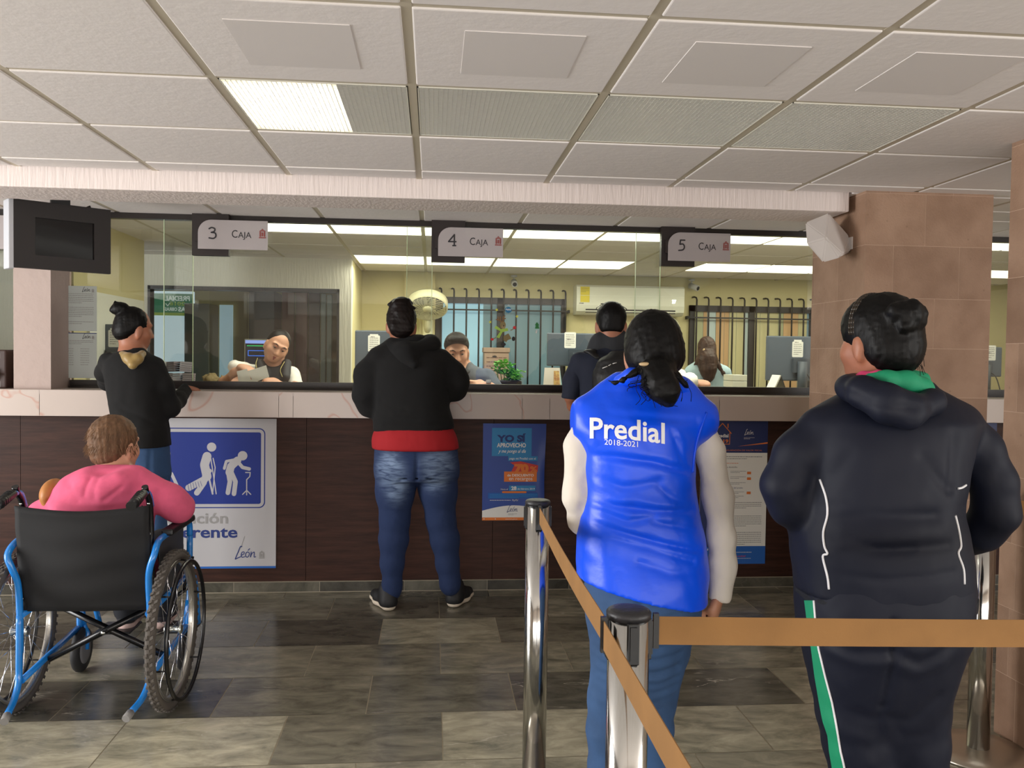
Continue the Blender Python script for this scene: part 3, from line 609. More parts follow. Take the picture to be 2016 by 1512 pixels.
# predial 2019 posters (the second one stands in the gap between the pillars)
def info_poster(px0, label, right):
    x0 = Q(px0, 0)[0]; x1 = x0+(Q(1531, 0)[0]-Q(1398, 0)[0]); z0, z1 = Q(1450, 1110)[1], Q(1450, 828)[1]-.004; Wd = x1-x0; H_ = z1-z0
    X = lambda u: x0+Wd*u
    Z = lambda v: z0+H_*v
    t = thing('poster', label, 'poster', ((x0+x1)/2, Yp, z0)); b = MB(); b.box((x0, Yp-.0015, z0), (x1, Yp+.001, z1)); b.build('sheet', PAPER, t)
    s = Sheet(t, Yp-.0015); NB = mat('poster_navy', (26, 44, 98), .45)
    s.rect(X(0), Z(.78), X(1), Z(1), NB, 1); s.rect(X(0), Z(0), X(1), Z(.125), INKB, 1); s.rect(X(0), Z(.12), X(.30), Z(.80), NB, 1); s.rect(X(0), Z(.765), X(.30), Z(.795), ORI, 2)
    s.poly([(X(.55), Z(.825)), (X(1), Z(.845)), (X(1), Z(.855))], ORI, 2)
    cx = X(.315)
    s.stroke([(cx-.055, Z(.915)), (cx, Z(.985)), (cx+.055, Z(.915))], .005, ORI, 3); s.stroke([(cx-.046, Z(.92)), (cx-.046, Z(.84)), (cx+.046, Z(.84)), (cx+.046, Z(.92))], .004, ORI, 3); s.stroke([(cx+.034, Z(.955)), (cx+.034, Z(.98))], .006, ORI, 3)
    s.text('Predial', cx-.038, cx+.038, Z(.888), .020, WHITEI, 3, bold=.03); s.text('2019', cx-.038, cx+.038, Z(.85), .021, ORI, 3, bold=.03)
    leon(s, X(.65), Z(.905), .055, WHITEI, 3); s.lines(X(.64), X(.80), Z(.885), 2, .007, .002, WHITEI, 3, 2)
    s.text('ACLARACIÓN DE VALOR FISCAL', X(.36), X(.92), Z(.793), .010, ORI, 3)
    LG = mat('small_print', (128, 126, 128), .8); r = 10
    s.lines(X(.35), X(.92), Z(.75), 2, .012, .0035, LG, 2, 1); s.lines(X(.35), X(.72), Z(.705), 1, .01, .003, ORI, 2, 2); s.text('Su domicilio', X(.38), X(.55), Z(.675), .009, DARKI, 3)
    for k, v in enumerate((.65, .61, .57)): s.lines(X(.45), X(.68), Z(v), 2, .009, .0025, LG, 2, 3+k); s.rect(X(.36), Z(v-.008), X(.40), Z(v+.008), ORI, 2)
    s.text('Superficie del predio', X(.36), X(.64), Z(.53), .009, INKN, 3)
    for k, v in enumerate((.505, .475)): s.lines(X(.45), X(.66), Z(v), 2, .009, .0025, LG, 2, 7+k); s.rect(X(.36), Z(v-.006), X(.40), Z(v+.006), ORI, 2)
    for v in (.64, .60, .50): s.rect(X(.70), Z(v-.01), X(.76), Z(v+.008), ORI, 2)
    s.lines(X(.34), X(.93), Z(.43), 4, .011, .003, LG, 2, 11); s.lines(X(.34), X(.50), Z(.36), 1, .01, .003, ORI, 2, 12); s.lines(X(.35), X(.93), Z(.335), 6, .012, .003, LG, 2, 13); s.lines(X(.34), X(.93), Z(.22), 7, .012, .003, LG, 2, 14)
    s.text('¿Dudas?', X(.12), X(.36), Z(.10), .012, WHITEI, 3, bold=.02); s.lines(X(.34), X(.80), Z(.08), 1, .01, .003, WHITEI, 3, 21, 1); s.text('01 800', X(.22), X(.47), Z(.04), .017, WHITEI, 3, bold=.03); s.text('Predial', X(.54), X(.70), Z(.05), .009, REDI, 3); s.lines(X(.54), X(.95), Z(.038), 1, .01, .002, WHITEI, 3, 22)
    s.done()
info_poster(1398, 'navy and white Predial 2019 poster behind the white sleeve on the counter front', False)
info_poster(1862, 'navy Predial poster on the counter seen between the two stone pillars', True)
# two sheets taped to the glass at the left
NOTI = mat('pale_blue_paper', (196, 204, 200), .8)
for k, (pa, pb_) in enumerate((((110, 561), (186, 652)), ((112, 654), (186, 745)))):
    A, B = at(*pa, 5.26), at(*pb_, 5.26)
    t = thing('notice_sheet', ('upper' if k == 0 else 'lower')+' printed notice sheet taped to the glass beside the mauve upright', 'notice', ((A.x+B.x)/2, 5.262, B.z), 0, 'notices on the glass')
    b = MB(); b.box((A.x, 5.3-.004, B.z), (B.x, 5.3-.0032, A.z)); b.build('sheet', NOTI, t); s = Sheet(t, 5.2958)
    w = B.x-A.x; h = A.z-B.z
    leon(s, A.x+w*.62, A.z-h*.13, .045, DARKI, 3); crest(s, A.x+w*.9, A.z-h*.1, .02, GREYI)
    if k == 0:
        for c, n in ((.18, 6), (.48, 6), (.80, 2)): s.lines(A.x+w*.14, A.x+w*.92, A.z-h*c, n, h*.04, .0028, GREYI, 2, int(c*100))
    else:
        s.lines(A.x+w*.14, A.x+w*.92, A.z-h*.18, 3, h*.035, .0028, GREYI, 2, 5)
        for q in range(8): s.lines(A.x+w*.14, A.x+w*.4, A.z-h*(.36+.05*q), 1, .01, .0028, GREYI, 2, 50+q, .9); s.lines(A.x+w*.56, A.x+w*.82, A.z-h*(.36+.05*q), 1, .01, .0028, GREYI, 2, 70+q, .9)
        s.rect(A.x, A.z-.005, B.x, A.z-.001, INKN, 2)
    s.done()
# ------------------------------------------------------------------ television under the beam
L0, L1, R0, R1 = at(27, 392, 4.46), at(24, 524, 4.46), at(218, 407, 4.74), at(212, 536, 4.74)
t = thing('television', 'dark boxed television hanging from the ceiling at the upper left', 'television', ((L0.x+R0.x)/2, 4.6, L1.z))
ux = (Vector((R0.x, R0.y, 0))-Vector((L0.x, L0.y, 0))); tw = ux.length; ux.normalize(); un = Vector((ux.y, -ux.x, 0))
TM = Matrix(((ux.x, -un.x, 0, L0.x), (ux.y, -un.y, 0, L0.y), (0, 0, 1, 0), (0, 0, 0, 1)))   # local x along the front, y into the box
zt, zb = 2.118, L1.z-.004
CAS = mat('tv_brown_case', (26, 18, 16), .55)
b = MB(); fw = .185*tw; fz = (zt-zb)
for q in (((0, 0, zb), (tw, .03, zb+fz*.2)), ((0, 0, zt-fz*.24), (tw, .03, zt)), ((0, 0, zb+fz*.2), (tw*.21, .03, zt-fz*.24)), ((tw*.82, 0, zb+fz*.2), (tw, .03, zt-fz*.24))): b.box(*q, M=TM)
b.build('bezel', CAS, t); b = MB(); b.box((tw*.21, .012, zb+fz*.2), (tw*.82, .03, zt-fz*.24), M=TM); b.build('screen', mat('tv_screen', (6, 6, 8), .08), t)
b = MB(); b.box((-.022, .006, zb-.006), (.004, .10, zt+.0), M=TM, bev=.004); b.box((.0, .03, zb+.01), (tw, .09, zt), M=TM); o = b.build('back_casing', mat('tv_white_side', (196, 198, 204), .5), t); o['label'] = 'white side casing'
b = MB(); b.box((tw*.4, .05, zt), (tw*.6, .07, CEIL), M=TM); b.tube([TM @ Vector((tw*.62, .06, zt)), TM @ Vector((tw*.74, .05, zt-.005)), TM @ Vector((tw*.8, .03, zt+.01))], .006); b.build('ceiling_bracket', BLACK, t)
# ------------------------------------------------------------------ small wall speaker at the beam end
SPK = mat('white_speaker', (222, 216, 212), .55)
xa = pb
t = thing('wall_speaker', 'white angular wall speaker on the pillar under the beam end', 'speaker', (xa, 4.2, 1.86))
def SP(px, py, Y): return tuple(at(px, py, Y))
b = MB()
f = [SP(1586, 440, 4.02), SP(1631, 419, 4.05), SP(1629, 470, 4.0), SP(1597, 482, 3.98), SP(1587, 474, 4.0)]
bk = [Vector(p)+Vector((.055, .12, .0)) for p in f]
bm = bmesh.new()
pts = [SP(1585, 437, 4.05), SP(1631, 418, 4.10), SP(1627, 468, 3.99), SP(1588, 480, 3.98), SP(1660, 500, 4.03), SP(1652, 508, 4.02), SP(1620, 517, 4.0), (xa, 4.12, 1.92), (xa, 4.14, 2.0), (xa, 4.30, 2.04), (xa, 4.30, 1.94)]
for p in pts: bm.verts.new(p)
bmesh.ops.convex_hull(bm, input=list(bm.verts)); bmesh.ops.delete(bm, geom=[v for v in bm.verts if not v.link_faces], context='VERTS'); bmesh.ops.bevel(bm, geom=list(bm.edges), offset=.006, segments=2, affect='EDGES')
b.bm(bm); b.build('enclosure', SPK, t); b = MB(); b.box((xa-.005, 4.1, 1.93), (xa+.0, 4.18, 1.99)); b.build('wall_bracket', SPK, t)
# ------------------------------------------------------------------ queue posts and belts
STEEL = mat('polished_steel', (196, 196, 194), .13, metal=1); TAPE = mat('tan_belt', (146, 106, 60), .85, bump=.15, bscale=300, var=.08, vscale=9)
def post(x, y, label, rot=0, zt=.93, R=.0375, rb=.175):
    t = thing('queue_post', label, 'queue post', (x, y, 0), 0, 'belt barrier posts')
    b = MB(); b.lathe([(0, .0), (rb-.005, 0), (rb, .004), (rb-.005, .010), (.10, .016), (.045, .020), (0, .020)], (x, y, 0), n=48); o = b.build('base', mat('brushed_base', (196, 188, 174), .33, metal=.9), t)
    b = MB(); b.lathe([(R, .018), (R, zt-.012)], (x, y, 0), n=40); b.build('pole', STEEL, t)
    b = MB(); b.lathe([(R+.002, zt-.014), (R+.003, zt-.004), (R, zt), (R*.9, zt+.002), (R*.6, zt+.0035), (0, zt+.004)], (x, y, 0), n=40); b.build('cap', mat('black_cap', (38, 38, 42), .45, bump=.4, bscale=80), t)
    for k in range(4):
        a = rot+k*PI/2; M = Matrix.Translation((x, y, 0)) @ Matrix.Rotation(a, 4, 'Z')
        b = MB(); b.box((-.011, -R-.003, zt-.088), (.011, -R+.004, zt-.014), M=M, bev=.002); b.box((-.006, -R-.006, zt-.08), (.006, -R-.002, zt-.02), M=M); b.build('belt_slot', BLACK, t)
    return t
P1, P2, P3 = atz(1059, 985, .93), atz(1238, 1200, .93), atz(1925, 1480, 0)
post(P1.x, P1.y, 'chrome queue post before the blue poster, left of the blue vest', 0, rb=.14)
post(P2.x, P2.y, 'nearest chrome queue post in front of the blue vest and jeans', 0)
post(P3.x, P3.y, 'chrome queue post with round base beside the right stone column', 0)
def belt(a, c, label, tw_=0, z1=.917, z0=.866):
    t = thing('belt', label, 'barrier belt', (a[0], a[1], 0), 0, 'tan retractable belts')
    a = Vector((a[0], a[1], 0)); c = Vector((c[0], c[1], 0)); d = c-a; nn = Vector((-d.y, d.x, 0)).normalized()*.0008; vs = []; fs = []; n = 20
    for i in range(n+1):
        u = i/n; p = a+d*u; sag = -.010*math.sin(PI*u)
        for (zz, off) in ((z0, -1), (z1, -1), (z1, 1), (z0, 1)): vs.append((p.x+nn.x*off, p.y+nn.y*off, zz+sag))
    for i in range(n):
        for j in range(4): o = i*4; fs.append((o+j, o+(j+1) % 4, o+4+(j+1) % 4, o+4+j))
    fs += [(0, 1, 2, 3), (n*4+3, n*4+2, n*4+1, n*4)]
    b = MB(); b.add(vs, fs, False); b.build('webbing', TAPE, t)
    b = MB(); e = a+d.normalized()*.004; M = Matrix.Translation((e.x, e.y, 0)) @ Matrix.Rotation(math.atan2(d.y, d.x), 4, 'Z'); b.box((-.003, -.005, z0-.006), (.007, .005, z1+.006), M=M); b.build('end_clip', BLACK, t)
    return t
belt((P1.x, P1.y-.044), (P2.x-.043, P2.y+.01), 'tan belt from the far left post to the nearest post', 0)
belt((P2.x+.044, P2.y), (2.35, 1.46), 'tan belt running right across the dark tracksuit legs')
belt((P2.x-.049, P2.y-.012), (.30, .35), 'tan belt running down to the lower right in front of the nearest post')
belt((P3.x+.048, P3.y-.02), (2.112, 2.80), 'short dark end of belt against the right stone column', z1=.915, z0=.865)
# ================================================================== BODIES AND CLOTHES: smooth distance fields turned into one surface
A_ = np.array
def _v(p): return np.array([p[0], p[1], p[2]], float)
class Sdf:
    def __init__(s, k=.03): s.k = k; s.p = []; s.cuts = []; s.grooves = []; s.noise = None; s.mods = []
    # each primitive: (kind, function, lo, hi, k)
    def cone(s, a, b, ra, rb, k=None, sub=False, flat=None, ff=1.0):
        a, b = _v(a), _v(b); R = max(ra, rb)
        ab = b-a; L2 = max(float(ab@ab), 1e-9); fl = None if flat is None else _v(flat)/np.linalg.norm(_v(flat))
        def f(X, Y, Z):
            px, py, pz = X-a[0], Y-a[1], Z-a[2]
            t = np.clip((px*ab[0]+py*ab[1]+pz*ab[2])/L2, 0, 1)
            qx, qy, qz = px-t*ab[0], py-t*ab[1], pz-t*ab[2]
            r = ra+(rb-ra)*t
            if fl is None: return np.sqrt(qx*qx+qy*qy+qz*qz)-r
            u = qx*fl[0]+qy*fl[1]+qz*fl[2]
            d2 = qx*qx+qy*qy+qz*qz+u*u*(1/ff**2-1); m = np.sqrt(d2)
            return (m-r)*ff**.5 if ff > .3 else (m-r)*ff
        s.p.append((f, np.minimum(a, b)-R, np.maximum(a, b)+R, s.k if k is None else k, sub)); return s
    def chain(s, pts, k=None, flat=None, ff=1.0):
        """pts: (point, radius) list"""
        for (a, ra), (b, rb) in zip(pts[:-1], pts[1:]): s.cone(a, b, ra, rb, k, flat=flat, ff=ff)
        return s
    def ell(s, c, r, rot=None, k=None, sub=False):
        c = _v(c); r = _v(r); M = np.eye(3) if rot is None else np.array(rot)     # rows: local axes
        e = np.abs(M.T) @ r
        def f(X, Y, Z):
            px, py, pz = X-c[0], Y-c[1], Z-c[2]
            l = [(M[i, 0]*px+M[i, 1]*py+M[i, 2]*pz)/r[i] for i in range(3)]
            k0 = np.sqrt(l[0]**2+l[1]**2+l[2]**2)+1e-9; k1 = np.sqrt((l[0]/r[0])**2+(l[1]/r[1])**2+(l[2]/r[2])**2)+1e-9
            return k0*(k0-1)/k1
        s.p.append((f, c-e, c+e, s.k if k is None else k, sub)); return s
    def loft(s, secs, k=None, n=2.3, sub=False):
        """upright body of elliptic sections: (z, cx, cy, half width, half depth)"""
        q = np.array(sorted(secs), float); z = q[:, 0]; zz = np.linspace(z[0], z[-1], 200)
        # smooth (monotone cubic-like) interpolation through hermite tangents
        def interp(v):
            m = np.zeros(len(z)); d = np.diff(v)/np.diff(z)
            m[1:-1] = np.where(d[:-1]*d[1:] > 0, 2*d[:-1]*d[1:]/(d[:-1]+d[1:]+1e-12), 0)
            m[0] = d[0]; m[-1] = d[-1]
            i = np.clip(np.searchsorted(z, zz)-1, 0, len(z)-2); h = z[i+1]-z[i]; t = (zz-z[i])/h
            return (2*t**3-3*t**2+1)*v[i]+(t**3-2*t**2+t)*h*m[i]+(-2*t**3+3*t**2)*v[i+1]+(t**3-t**2)*h*m[i+1]
        T = [interp(q[:, j]) for j in range(1, 5)]
        def f(X, Y, Z):
            zc = np.clip(Z, z[0], z[-1]); cx, cy, a, b = (np.interp(zc, zz, t) for t in T)
            px, py = (X-cx), (Y-cy); m = ((np.abs(px)/a)**n+(np.abs(py)/b)**n)**(1/n)+1e-6
            r = np.sqrt(px*px+py*py)+1e-6
            d = np.where(m > .3, r*(1-1/m), -np.minimum(a, b)*(1-m)); d = np.maximum(d, -np.minimum(a, b))
            dz = np.abs(Z-zc)
            return np.where(dz > 0, np.where(d > 0, np.sqrt(d*d+dz*dz), dz*1.0+np.maximum(d, -.02)), np.maximum(d, -np.minimum(Z-z[0], z[-1]-Z)-.0))
        R = q[:, 3].max(); Rb = q[:, 4].max()
        s.p.append((f, A_([q[:, 1].min()-R, q[:, 2].min()-Rb, z[0]]), A_([q[:, 1].max()+R, q[:, 2].max()+Rb, z[-1]]), s.k if k is None else k, sub)); return s
    def cut(s, p, n): s.cuts.append((_v(p), _v(n)/np.linalg.norm(_v(n)))); return s      # removes the side n points to
    def groove(s, pts, depth, w):
        """fold (depth > 0 cuts in, < 0 stands out) along a line of points"""
        P = [_v(p) for p in pts]; s.grooves.append((P, depth, w)); return s
    def field(s, xs, ys, zs):
        k0 = 9.0; G = np.full((len(xs), len(ys), len(zs)), k0, np.float32)
        def sub(lo, hi, pad):
            i = [np.searchsorted(ax, lo[j]-pad) for j, ax in enumerate((xs, ys, zs))]; e = [np.searchsorted(ax, hi[j]+pad) for j, ax in enumerate((xs, ys, zs))]
            return tuple(slice(a, c) for a, c in zip(i, e))
        for f, lo, hi, k, sb in s.p:
            if sb: continue
            sl = sub(lo, hi, k+.05)
            X, Y, Z = np.meshgrid(xs[sl[0]], ys[sl[1]], zs[sl[2]], indexing='ij', sparse=True)
            if 0 in G[sl].shape: continue
            d = f(X, Y, Z).astype(np.float32); g = G[sl]
            h = np.maximum(k-np.abs(g-d), 0)/k; G[sl] = np.minimum(g, d)-h*h*k*.25
        for P, dep, w in s.grooves:
            A0 = np.min(P, 0); A1 = np.max(P, 0); sl = sub(A0-A_([0, .1, 0]), A1+A_([0, .1, 0]), w*3)
            if 0 in G[sl].shape: continue
            X, Y, Z = np.meshgrid(xs[sl[0]], ys[sl[1]], zs[sl[2]], indexing='ij', sparse=True); best = None
            for a, b in zip(P[:-1], P[1:]):
                ab = b-a; L2 = max(float(ab@ab), 1e-9); t = np.clip(((X-a[0])*ab[0]+(Y-a[1])*ab[1]+(Z-a[2])*ab[2])/L2, 0, 1)
                d2 = (X-a[0]-t*ab[0])**2+(Y-a[1]-t*ab[1])**2*.03+(Z-a[2]-t*ab[2])**2
                best = d2 if best is None else np.minimum(best, d2)
            G[sl] += (.75*dep*np.exp(-best/(w*w))).astype(np.float32)
        if s.noise:
            amp, sc, seed = s.noise; r = np.random.RandomState(seed); X, Y, Z = np.meshgrid(xs, ys, zs, indexing='ij', sparse=True); acc = 0
            for o in range(6):
                d = r.normal(size=3); d /= np.linalg.norm(d); d2 = r.normal(size=3); fr = 2*PI/sc*(1+.5*o)
                acc = acc+np.sin((X*d[0]+Y*d[1]+Z*d[2])*fr+r.rand()*6+1.5*np.sin((X*d2[0]+Y*d2[1]+Z*d2[2])*fr*.5))/(1+.4*o)
            G += (acc*amp*.5).astype(np.float32)
        for f, lo, hi, k, sb in s.p:
            if not sb: continue
            sl = sub(lo, hi, k+.03)
            if 0 in G[sl].shape: continue
            X, Y, Z = np.meshgrid(xs[sl[0]], ys[sl[1]], zs[sl[2]], indexing='ij', sparse=True)
            d = -f(X, Y, Z).astype(np.float32); g = G[sl]; h = np.maximum(k-np.abs(g-d), 0)/k; G[sl] = np.maximum(g, d)+h*h*k*.25
        X, Y, Z = np.meshgrid(xs, ys, zs, indexing='ij', sparse=True)
        for p, n in s.cuts: G = np.maximum(G, ((X-p[0])*n[0]+(Y-p[1])*n[1]+(Z-p[2])*n[2]).astype(np.float32))
        for fn in s.mods: G = fn(G, X, Y, Z).astype(np.float32)
        return G
    def bounds(s):
        lo = np.min([p[1] for p in s.p if not p[4]], 0); hi = np.max([p[2] for p in s.p if not p[4]], 0); return lo, hi
    def mesh(s, h=.008, only=None):
        lo, hi = s.bounds(); lo = lo-3*h-.01; hi = hi+3*h+.01
        xs, ys, zs = (np.arange(lo[i], hi[i]+h, h) for i in range(3))
        G = s.field(xs, ys, zs); s.G = G; s.ax = (xs, ys, zs)
        return nets(G, lo, h)
def hit(S_, px, py, y0, off=.002, span=.6):
    """point of the sampled surface met by the ray through photo position (px, py), starting at depth y0"""
    xs, ys, zs = S_.ax; h = xs[1]-xs[0]; Y = np.arange(y0, y0+span, h*.5); d = ray(px, py); d = A_([d.x, d.y, d.z]); P = A_([0, 0, CAM_H])+d[None]*(Y/d[1])[:, None]
    f = (P-A_([xs[0], ys[0], zs[0]]))/h; sh = A_(S_.G.shape)-2; i = np.clip(np.floor(f).astype(int), 0, sh); t = np.clip(f-i, 0, 1); g = 0
    for a in (0, 1):
        for b in (0, 1):
            for c in (0, 1): g = g+S_.G[i[:, 0]+a, i[:, 1]+b, i[:, 2]+c]*np.where(a, t[:, 0], 1-t[:, 0])*np.where(b, t[:, 1], 1-t[:, 1])*np.where(c, t[:, 2], 1-t[:, 2])
    w = np.where((g[:-1] > 0) & (g[1:] <= 0))[0]
    if len(w) == 0: return None
    j = w[0]; u = g[j]/(g[j]-g[j+1]+1e-9); p = P[j]+(P[j+1]-P[j])*u; return p-d/np.linalg.norm(d)*off
def nets(G, lo, h):
    ins = G < 0; nx, ny, nz = G.shape
    acc = np.zeros((nx-1, ny-1, nz-1, 3), np.float32); cnt = np.zeros((nx-1, ny-1, nz-1), np.float32)
    off = [(a, b, c) for a in (0, 1) for b in (0, 1) for c in (0, 1)]
    def sl(o): return (slice(o[0], nx-1+o[0]), slice(o[1], ny-1+o[1]), slice(o[2], nz-1+o[2]))
    for a in off:
        for ax in range(3):
            if a[ax]: continue
            b = list(a); b[ax] = 1; ga, gb = G[sl(a)], G[sl(b)]; m = (ga < 0) != (gb < 0)
            idx = np.nonzero(m)
            if len(idx[0]) == 0: continue
            t = ga[idx]/(ga[idx]-gb[idx])
            for q in range(3): acc[idx+(q,)] += a[q]+(t if q == ax else 0)
            cnt[idx] += 1
    act = np.nonzero(cnt); vid = -np.ones(cnt.shape, np.int64); vid[act] = np.arange(len(act[0]))
    V = (np.stack(act, 1)+acc[act]/cnt[act][:, None])*h+np.array(lo)
    quads = []
    for ax in range(3):
        u, v = [(1, 2), (2, 0), (0, 1)][ax]
        a = [slice(0, -1)]*3; b = [slice(0, -1)]*3
        sa = [slice(1, n-1) for n in G.shape]; sa[ax] = slice(0, G.shape[ax]-1); sb = list(sa); sb[ax] = slice(1, G.shape[ax])
        A, B = ins[tuple(sa)], ins[tuple(sb)]
        for flip, m in ((False, A & ~B), (True, ~A & B)):
            i = np.nonzero(m)
            if len(i[0]) == 0: continue
            base = [i[q]+(0 if q == ax else 1) for q in range(3)]
            def vv(du, dv):
                c = [x.copy() for x in base]; c[u] = c[u]-du; c[v] = c[v]-dv; return vid[c[0], c[1], c[2]]
            q4 = np.stack([vv(1, 1), vv(0, 1), vv(0, 0), vv(1, 0)], 1)
            if flip: q4 = q4[:, ::-1]
            quads.append(q4)
    Fq = np.concatenate(quads); Fq = Fq[(Fq >= 0).all(1)]
    return V, Fq
def mesh_obj(name, V, Fq, m, parent, smooth_it=1):
    me = bpy.data.meshes.new(name); me.vertices.add(len(V)); me.loops.add(len(Fq)*4); me.polygons.add(len(Fq))
    if smooth_it:
        V = V.copy()
        e = np.concatenate([Fq[:, [0, 1]], Fq[:, [1, 2]], Fq[:, [2, 3]], Fq[:, [3, 0]]]); e = np.concatenate([e, e[:, ::-1]])
        deg = np.bincount(e[:, 0], minlength=len(V))[:, None]+1e-9
        for it in range(smooth_it):
            for lam in (.5, -.42):
                s_ = np.zeros_like(V); 
                for q in range(3): s_[:, q] = np.bincount(e[:, 0], weights=V[e[:, 1], q], minlength=len(V))
                V += lam*(s_/deg-V)
    me.vertices.foreach_set('co', V.astype(np.float32).ravel()); me.loops.foreach_set('vertex_index', Fq.astype(np.int32).ravel())
    me.polygons.foreach_set('loop_start', np.arange(0, len(Fq)*4, 4, dtype=np.int32)); me.polygons.foreach_set('loop_total', np.full(len(Fq), 4, np.int32))
    me.polygons.foreach_set('use_smooth', [True]*len(Fq)); me.update(); me.validate()
    me.materials.append(m); o = bpy.data.objects.new(name, me); COL.objects.link(o)
    if parent: o.parent = parent; o.matrix_parent_inverse = pworld(parent).inverted()
    return o
def grow(name, sdf, m, parent, h=.008, smooth_it=1, label=None):
    V, Fq = sdf.mesh(h); o = mesh_obj(name, V, Fq, m, parent, smooth_it)
    if label: o['label'] = label
    return o
def PX(px, py, Y, dy=0): p = at(px, py, Y); return A_([p.x, p.y+dy, p.z])
def rpx(r, Y): return r*Y/F_PX                     # a length of r photo pixels at depth Y
def rotm(yaw=0, pitch=0, roll=0):
    """rows: right, forward, up of a head turned by yaw (to the left), pitched up and rolled (top to the right)"""
    M = Matrix.Rotation(yaw, 3, 'Z') @ Matrix.Rotation(pitch, 3, 'X') @ Matrix.Rotation(roll, 3, 'Y'); M = M.transposed(); return np.array([[M[i][j] for j in range(3)] for i in range(3)])
def loc(M, c, v): return _v(c)+np.array(M).T @ A_(v)
SKIN = mat('skin', (186, 132, 104), .5, bump=.06, bscale=200, var=.06, vscale=20)
SKIN2 = mat('skin_tan', (160, 104, 78), .5, bump=.06, bscale=200, var=.06, vscale=20)
SKIN3 = mat('skin_fair', (206, 152, 124), .5, bump=.05, bscale=200, var=.05, vscale=20)
def hairmat(name, rgb, rough=.38):
    m = mat(name, rgb, max(rough, .5), spec=.2, bump=.5, bscale=170, stretch=(1, 1, .10), detail=4, var=.3, vscale=60); return m
HAIRB = hairmat('black_hair', (6, 5, 5)); HAIRD = hairmat('dark_brown_hair', (20, 13, 11)); HAIRL = hairmat('light_brown_hair', (104, 78, 58), .6)
def head(S_, c, M, k=1.0, neck=None, face=True):
    """adult head: c is the middle of the skull, M rows are right, forward, up; k scales a 0.22 m head"""
    P = lambda *v: loc(M, c, [q*k for q in v])
    S_.ell(P(0, -.008, .018), (.074*k, .093*k, .090*k), M, k=.03)
    S_.ell(P(0, .022, -.048), (.058*k, .070*k, .068*k), M, k=.04)
    S_.ell(P(0, .062, -.088), (.030*k, .026*k, .022*k), M, k=.035)         # chin
    for sx in (-1, 1):
        S_.ell(P(.036*sx, .058, -.034), (.026*k, .022*k, .022*k), M, k=.03)   # cheek
        S_.ell(P(.078*sx, .002, -.022), (.008*k, .019*k, .031*k), M, k=.008)  # ear
        S_.ell(P(.074*sx, .002, -.048), (.008*k, .010*k, .012*k), M, k=.008)
    if face:
        S_.cone(P(0, .086, .006), P(0, .108, -.036), .008*k, .012*k, k=.014)   # nose
        for sx in (-1, 1):
            S_.ell(P(.011*sx, .098, -.040), (.008*k, .010*k, .007*k), M, k=.008)
            S_.cone(P(.012*sx, .088, .020), P(.048*sx, .074, .022), .008*k, .007*k, k=.016)  # brow
            S_.ell(P(.031*sx, .090, .004), (.019*k, .012*k, .011*k), M, k=.012, sub=True)   # eye socket
            
        S_.ell(P(0, .086, -.066), (.023*k, .012*k, .009*k), M, k=.010)
        S_.ell(P(0, .085, -.076), (.019*k, .011*k, .008*k), M, k=.008)
    if neck is not None:
        S_.cone(P(0, -.016, -.06), neck[0], .052*k, neck[1], k=.035)
    return P
def face_parts(root, c, M, k=1.0, lid=0.65, brow=(30, 20, 16), lip=(150, 74, 66), skin=None):
    P = lambda *v: loc(M, c, [q*k for q in v]); skin = skin or SKIN
    for sx in (-1, 1):
        e = Sdf(.004); e.ell(P(.031*sx, .076, .003), (.0125*k, .0115*k, .0115*k), M); grow('eye', e, mat('eye_white', (214, 200, 190), .3), root, .003, 0)
        e = Sdf(.004); e.ell(P(.031*sx, .0868, -.001), (.0055*k, .003*k, .005*k), M); grow('iris', e, mat('iris', (28, 18, 14), .2), root, .0015, 0)
        e = Sdf(.004); e.ell(P(.031*sx, .0762, .003+.0015), (.0138*k, .0128*k, .0128*k), M)
        up = M[2]*math.cos(.9*(1-lid)+.2)+M[1]*-math.sin(.0); e.cut(P(.031*sx, .076, .003-.006*(lid)), -M[2]-M[1]*.15); grow('eyelid', e, skin, root, .003, 0)
        e = Sdf(.003); e.chain([(P(.018*sx, .0905, -.003+.001), .0013*k), (P(.031*sx, .0915, -.006+.001), .0017*k), (P(.043*sx, .084, -.001), .0013*k)], k=.003); grow('lashes', e, mat('lashes', (26, 18, 16), .6), root, .0014, 0)
        e = Sdf(.004); e.chain([(P(.013*sx, .0935, .018), .0028*k), (P(.032*sx, .091, .026), .0032*k), (P(.050*sx, .078, .020), .0018*k)], k=.004); grow('eyebrow', e, mat('brow%d' % brow[0], brow, .7), root, .002, 0)
    e = Sdf(.004); e.chain([(P(-.021, .084, -.0685), .003*k), (P(-.006, .0955, -.0645), .0052*k), (P(0, .096, -.066), .0045*k), (P(.006, .0955, -.0645), .0052*k), (P(.021, .084, -.0685), .003*k)], k=.004)
    e.chain([(P(-.018, .085, -.0735), .003*k), (P(0, .0945, -.077), .0065*k), (P(.018, .085, -.0735), .003*k)], k=.003); grow('lips', e, mat('lips%d' % lip[0], lip, .4), root, .002, 0)
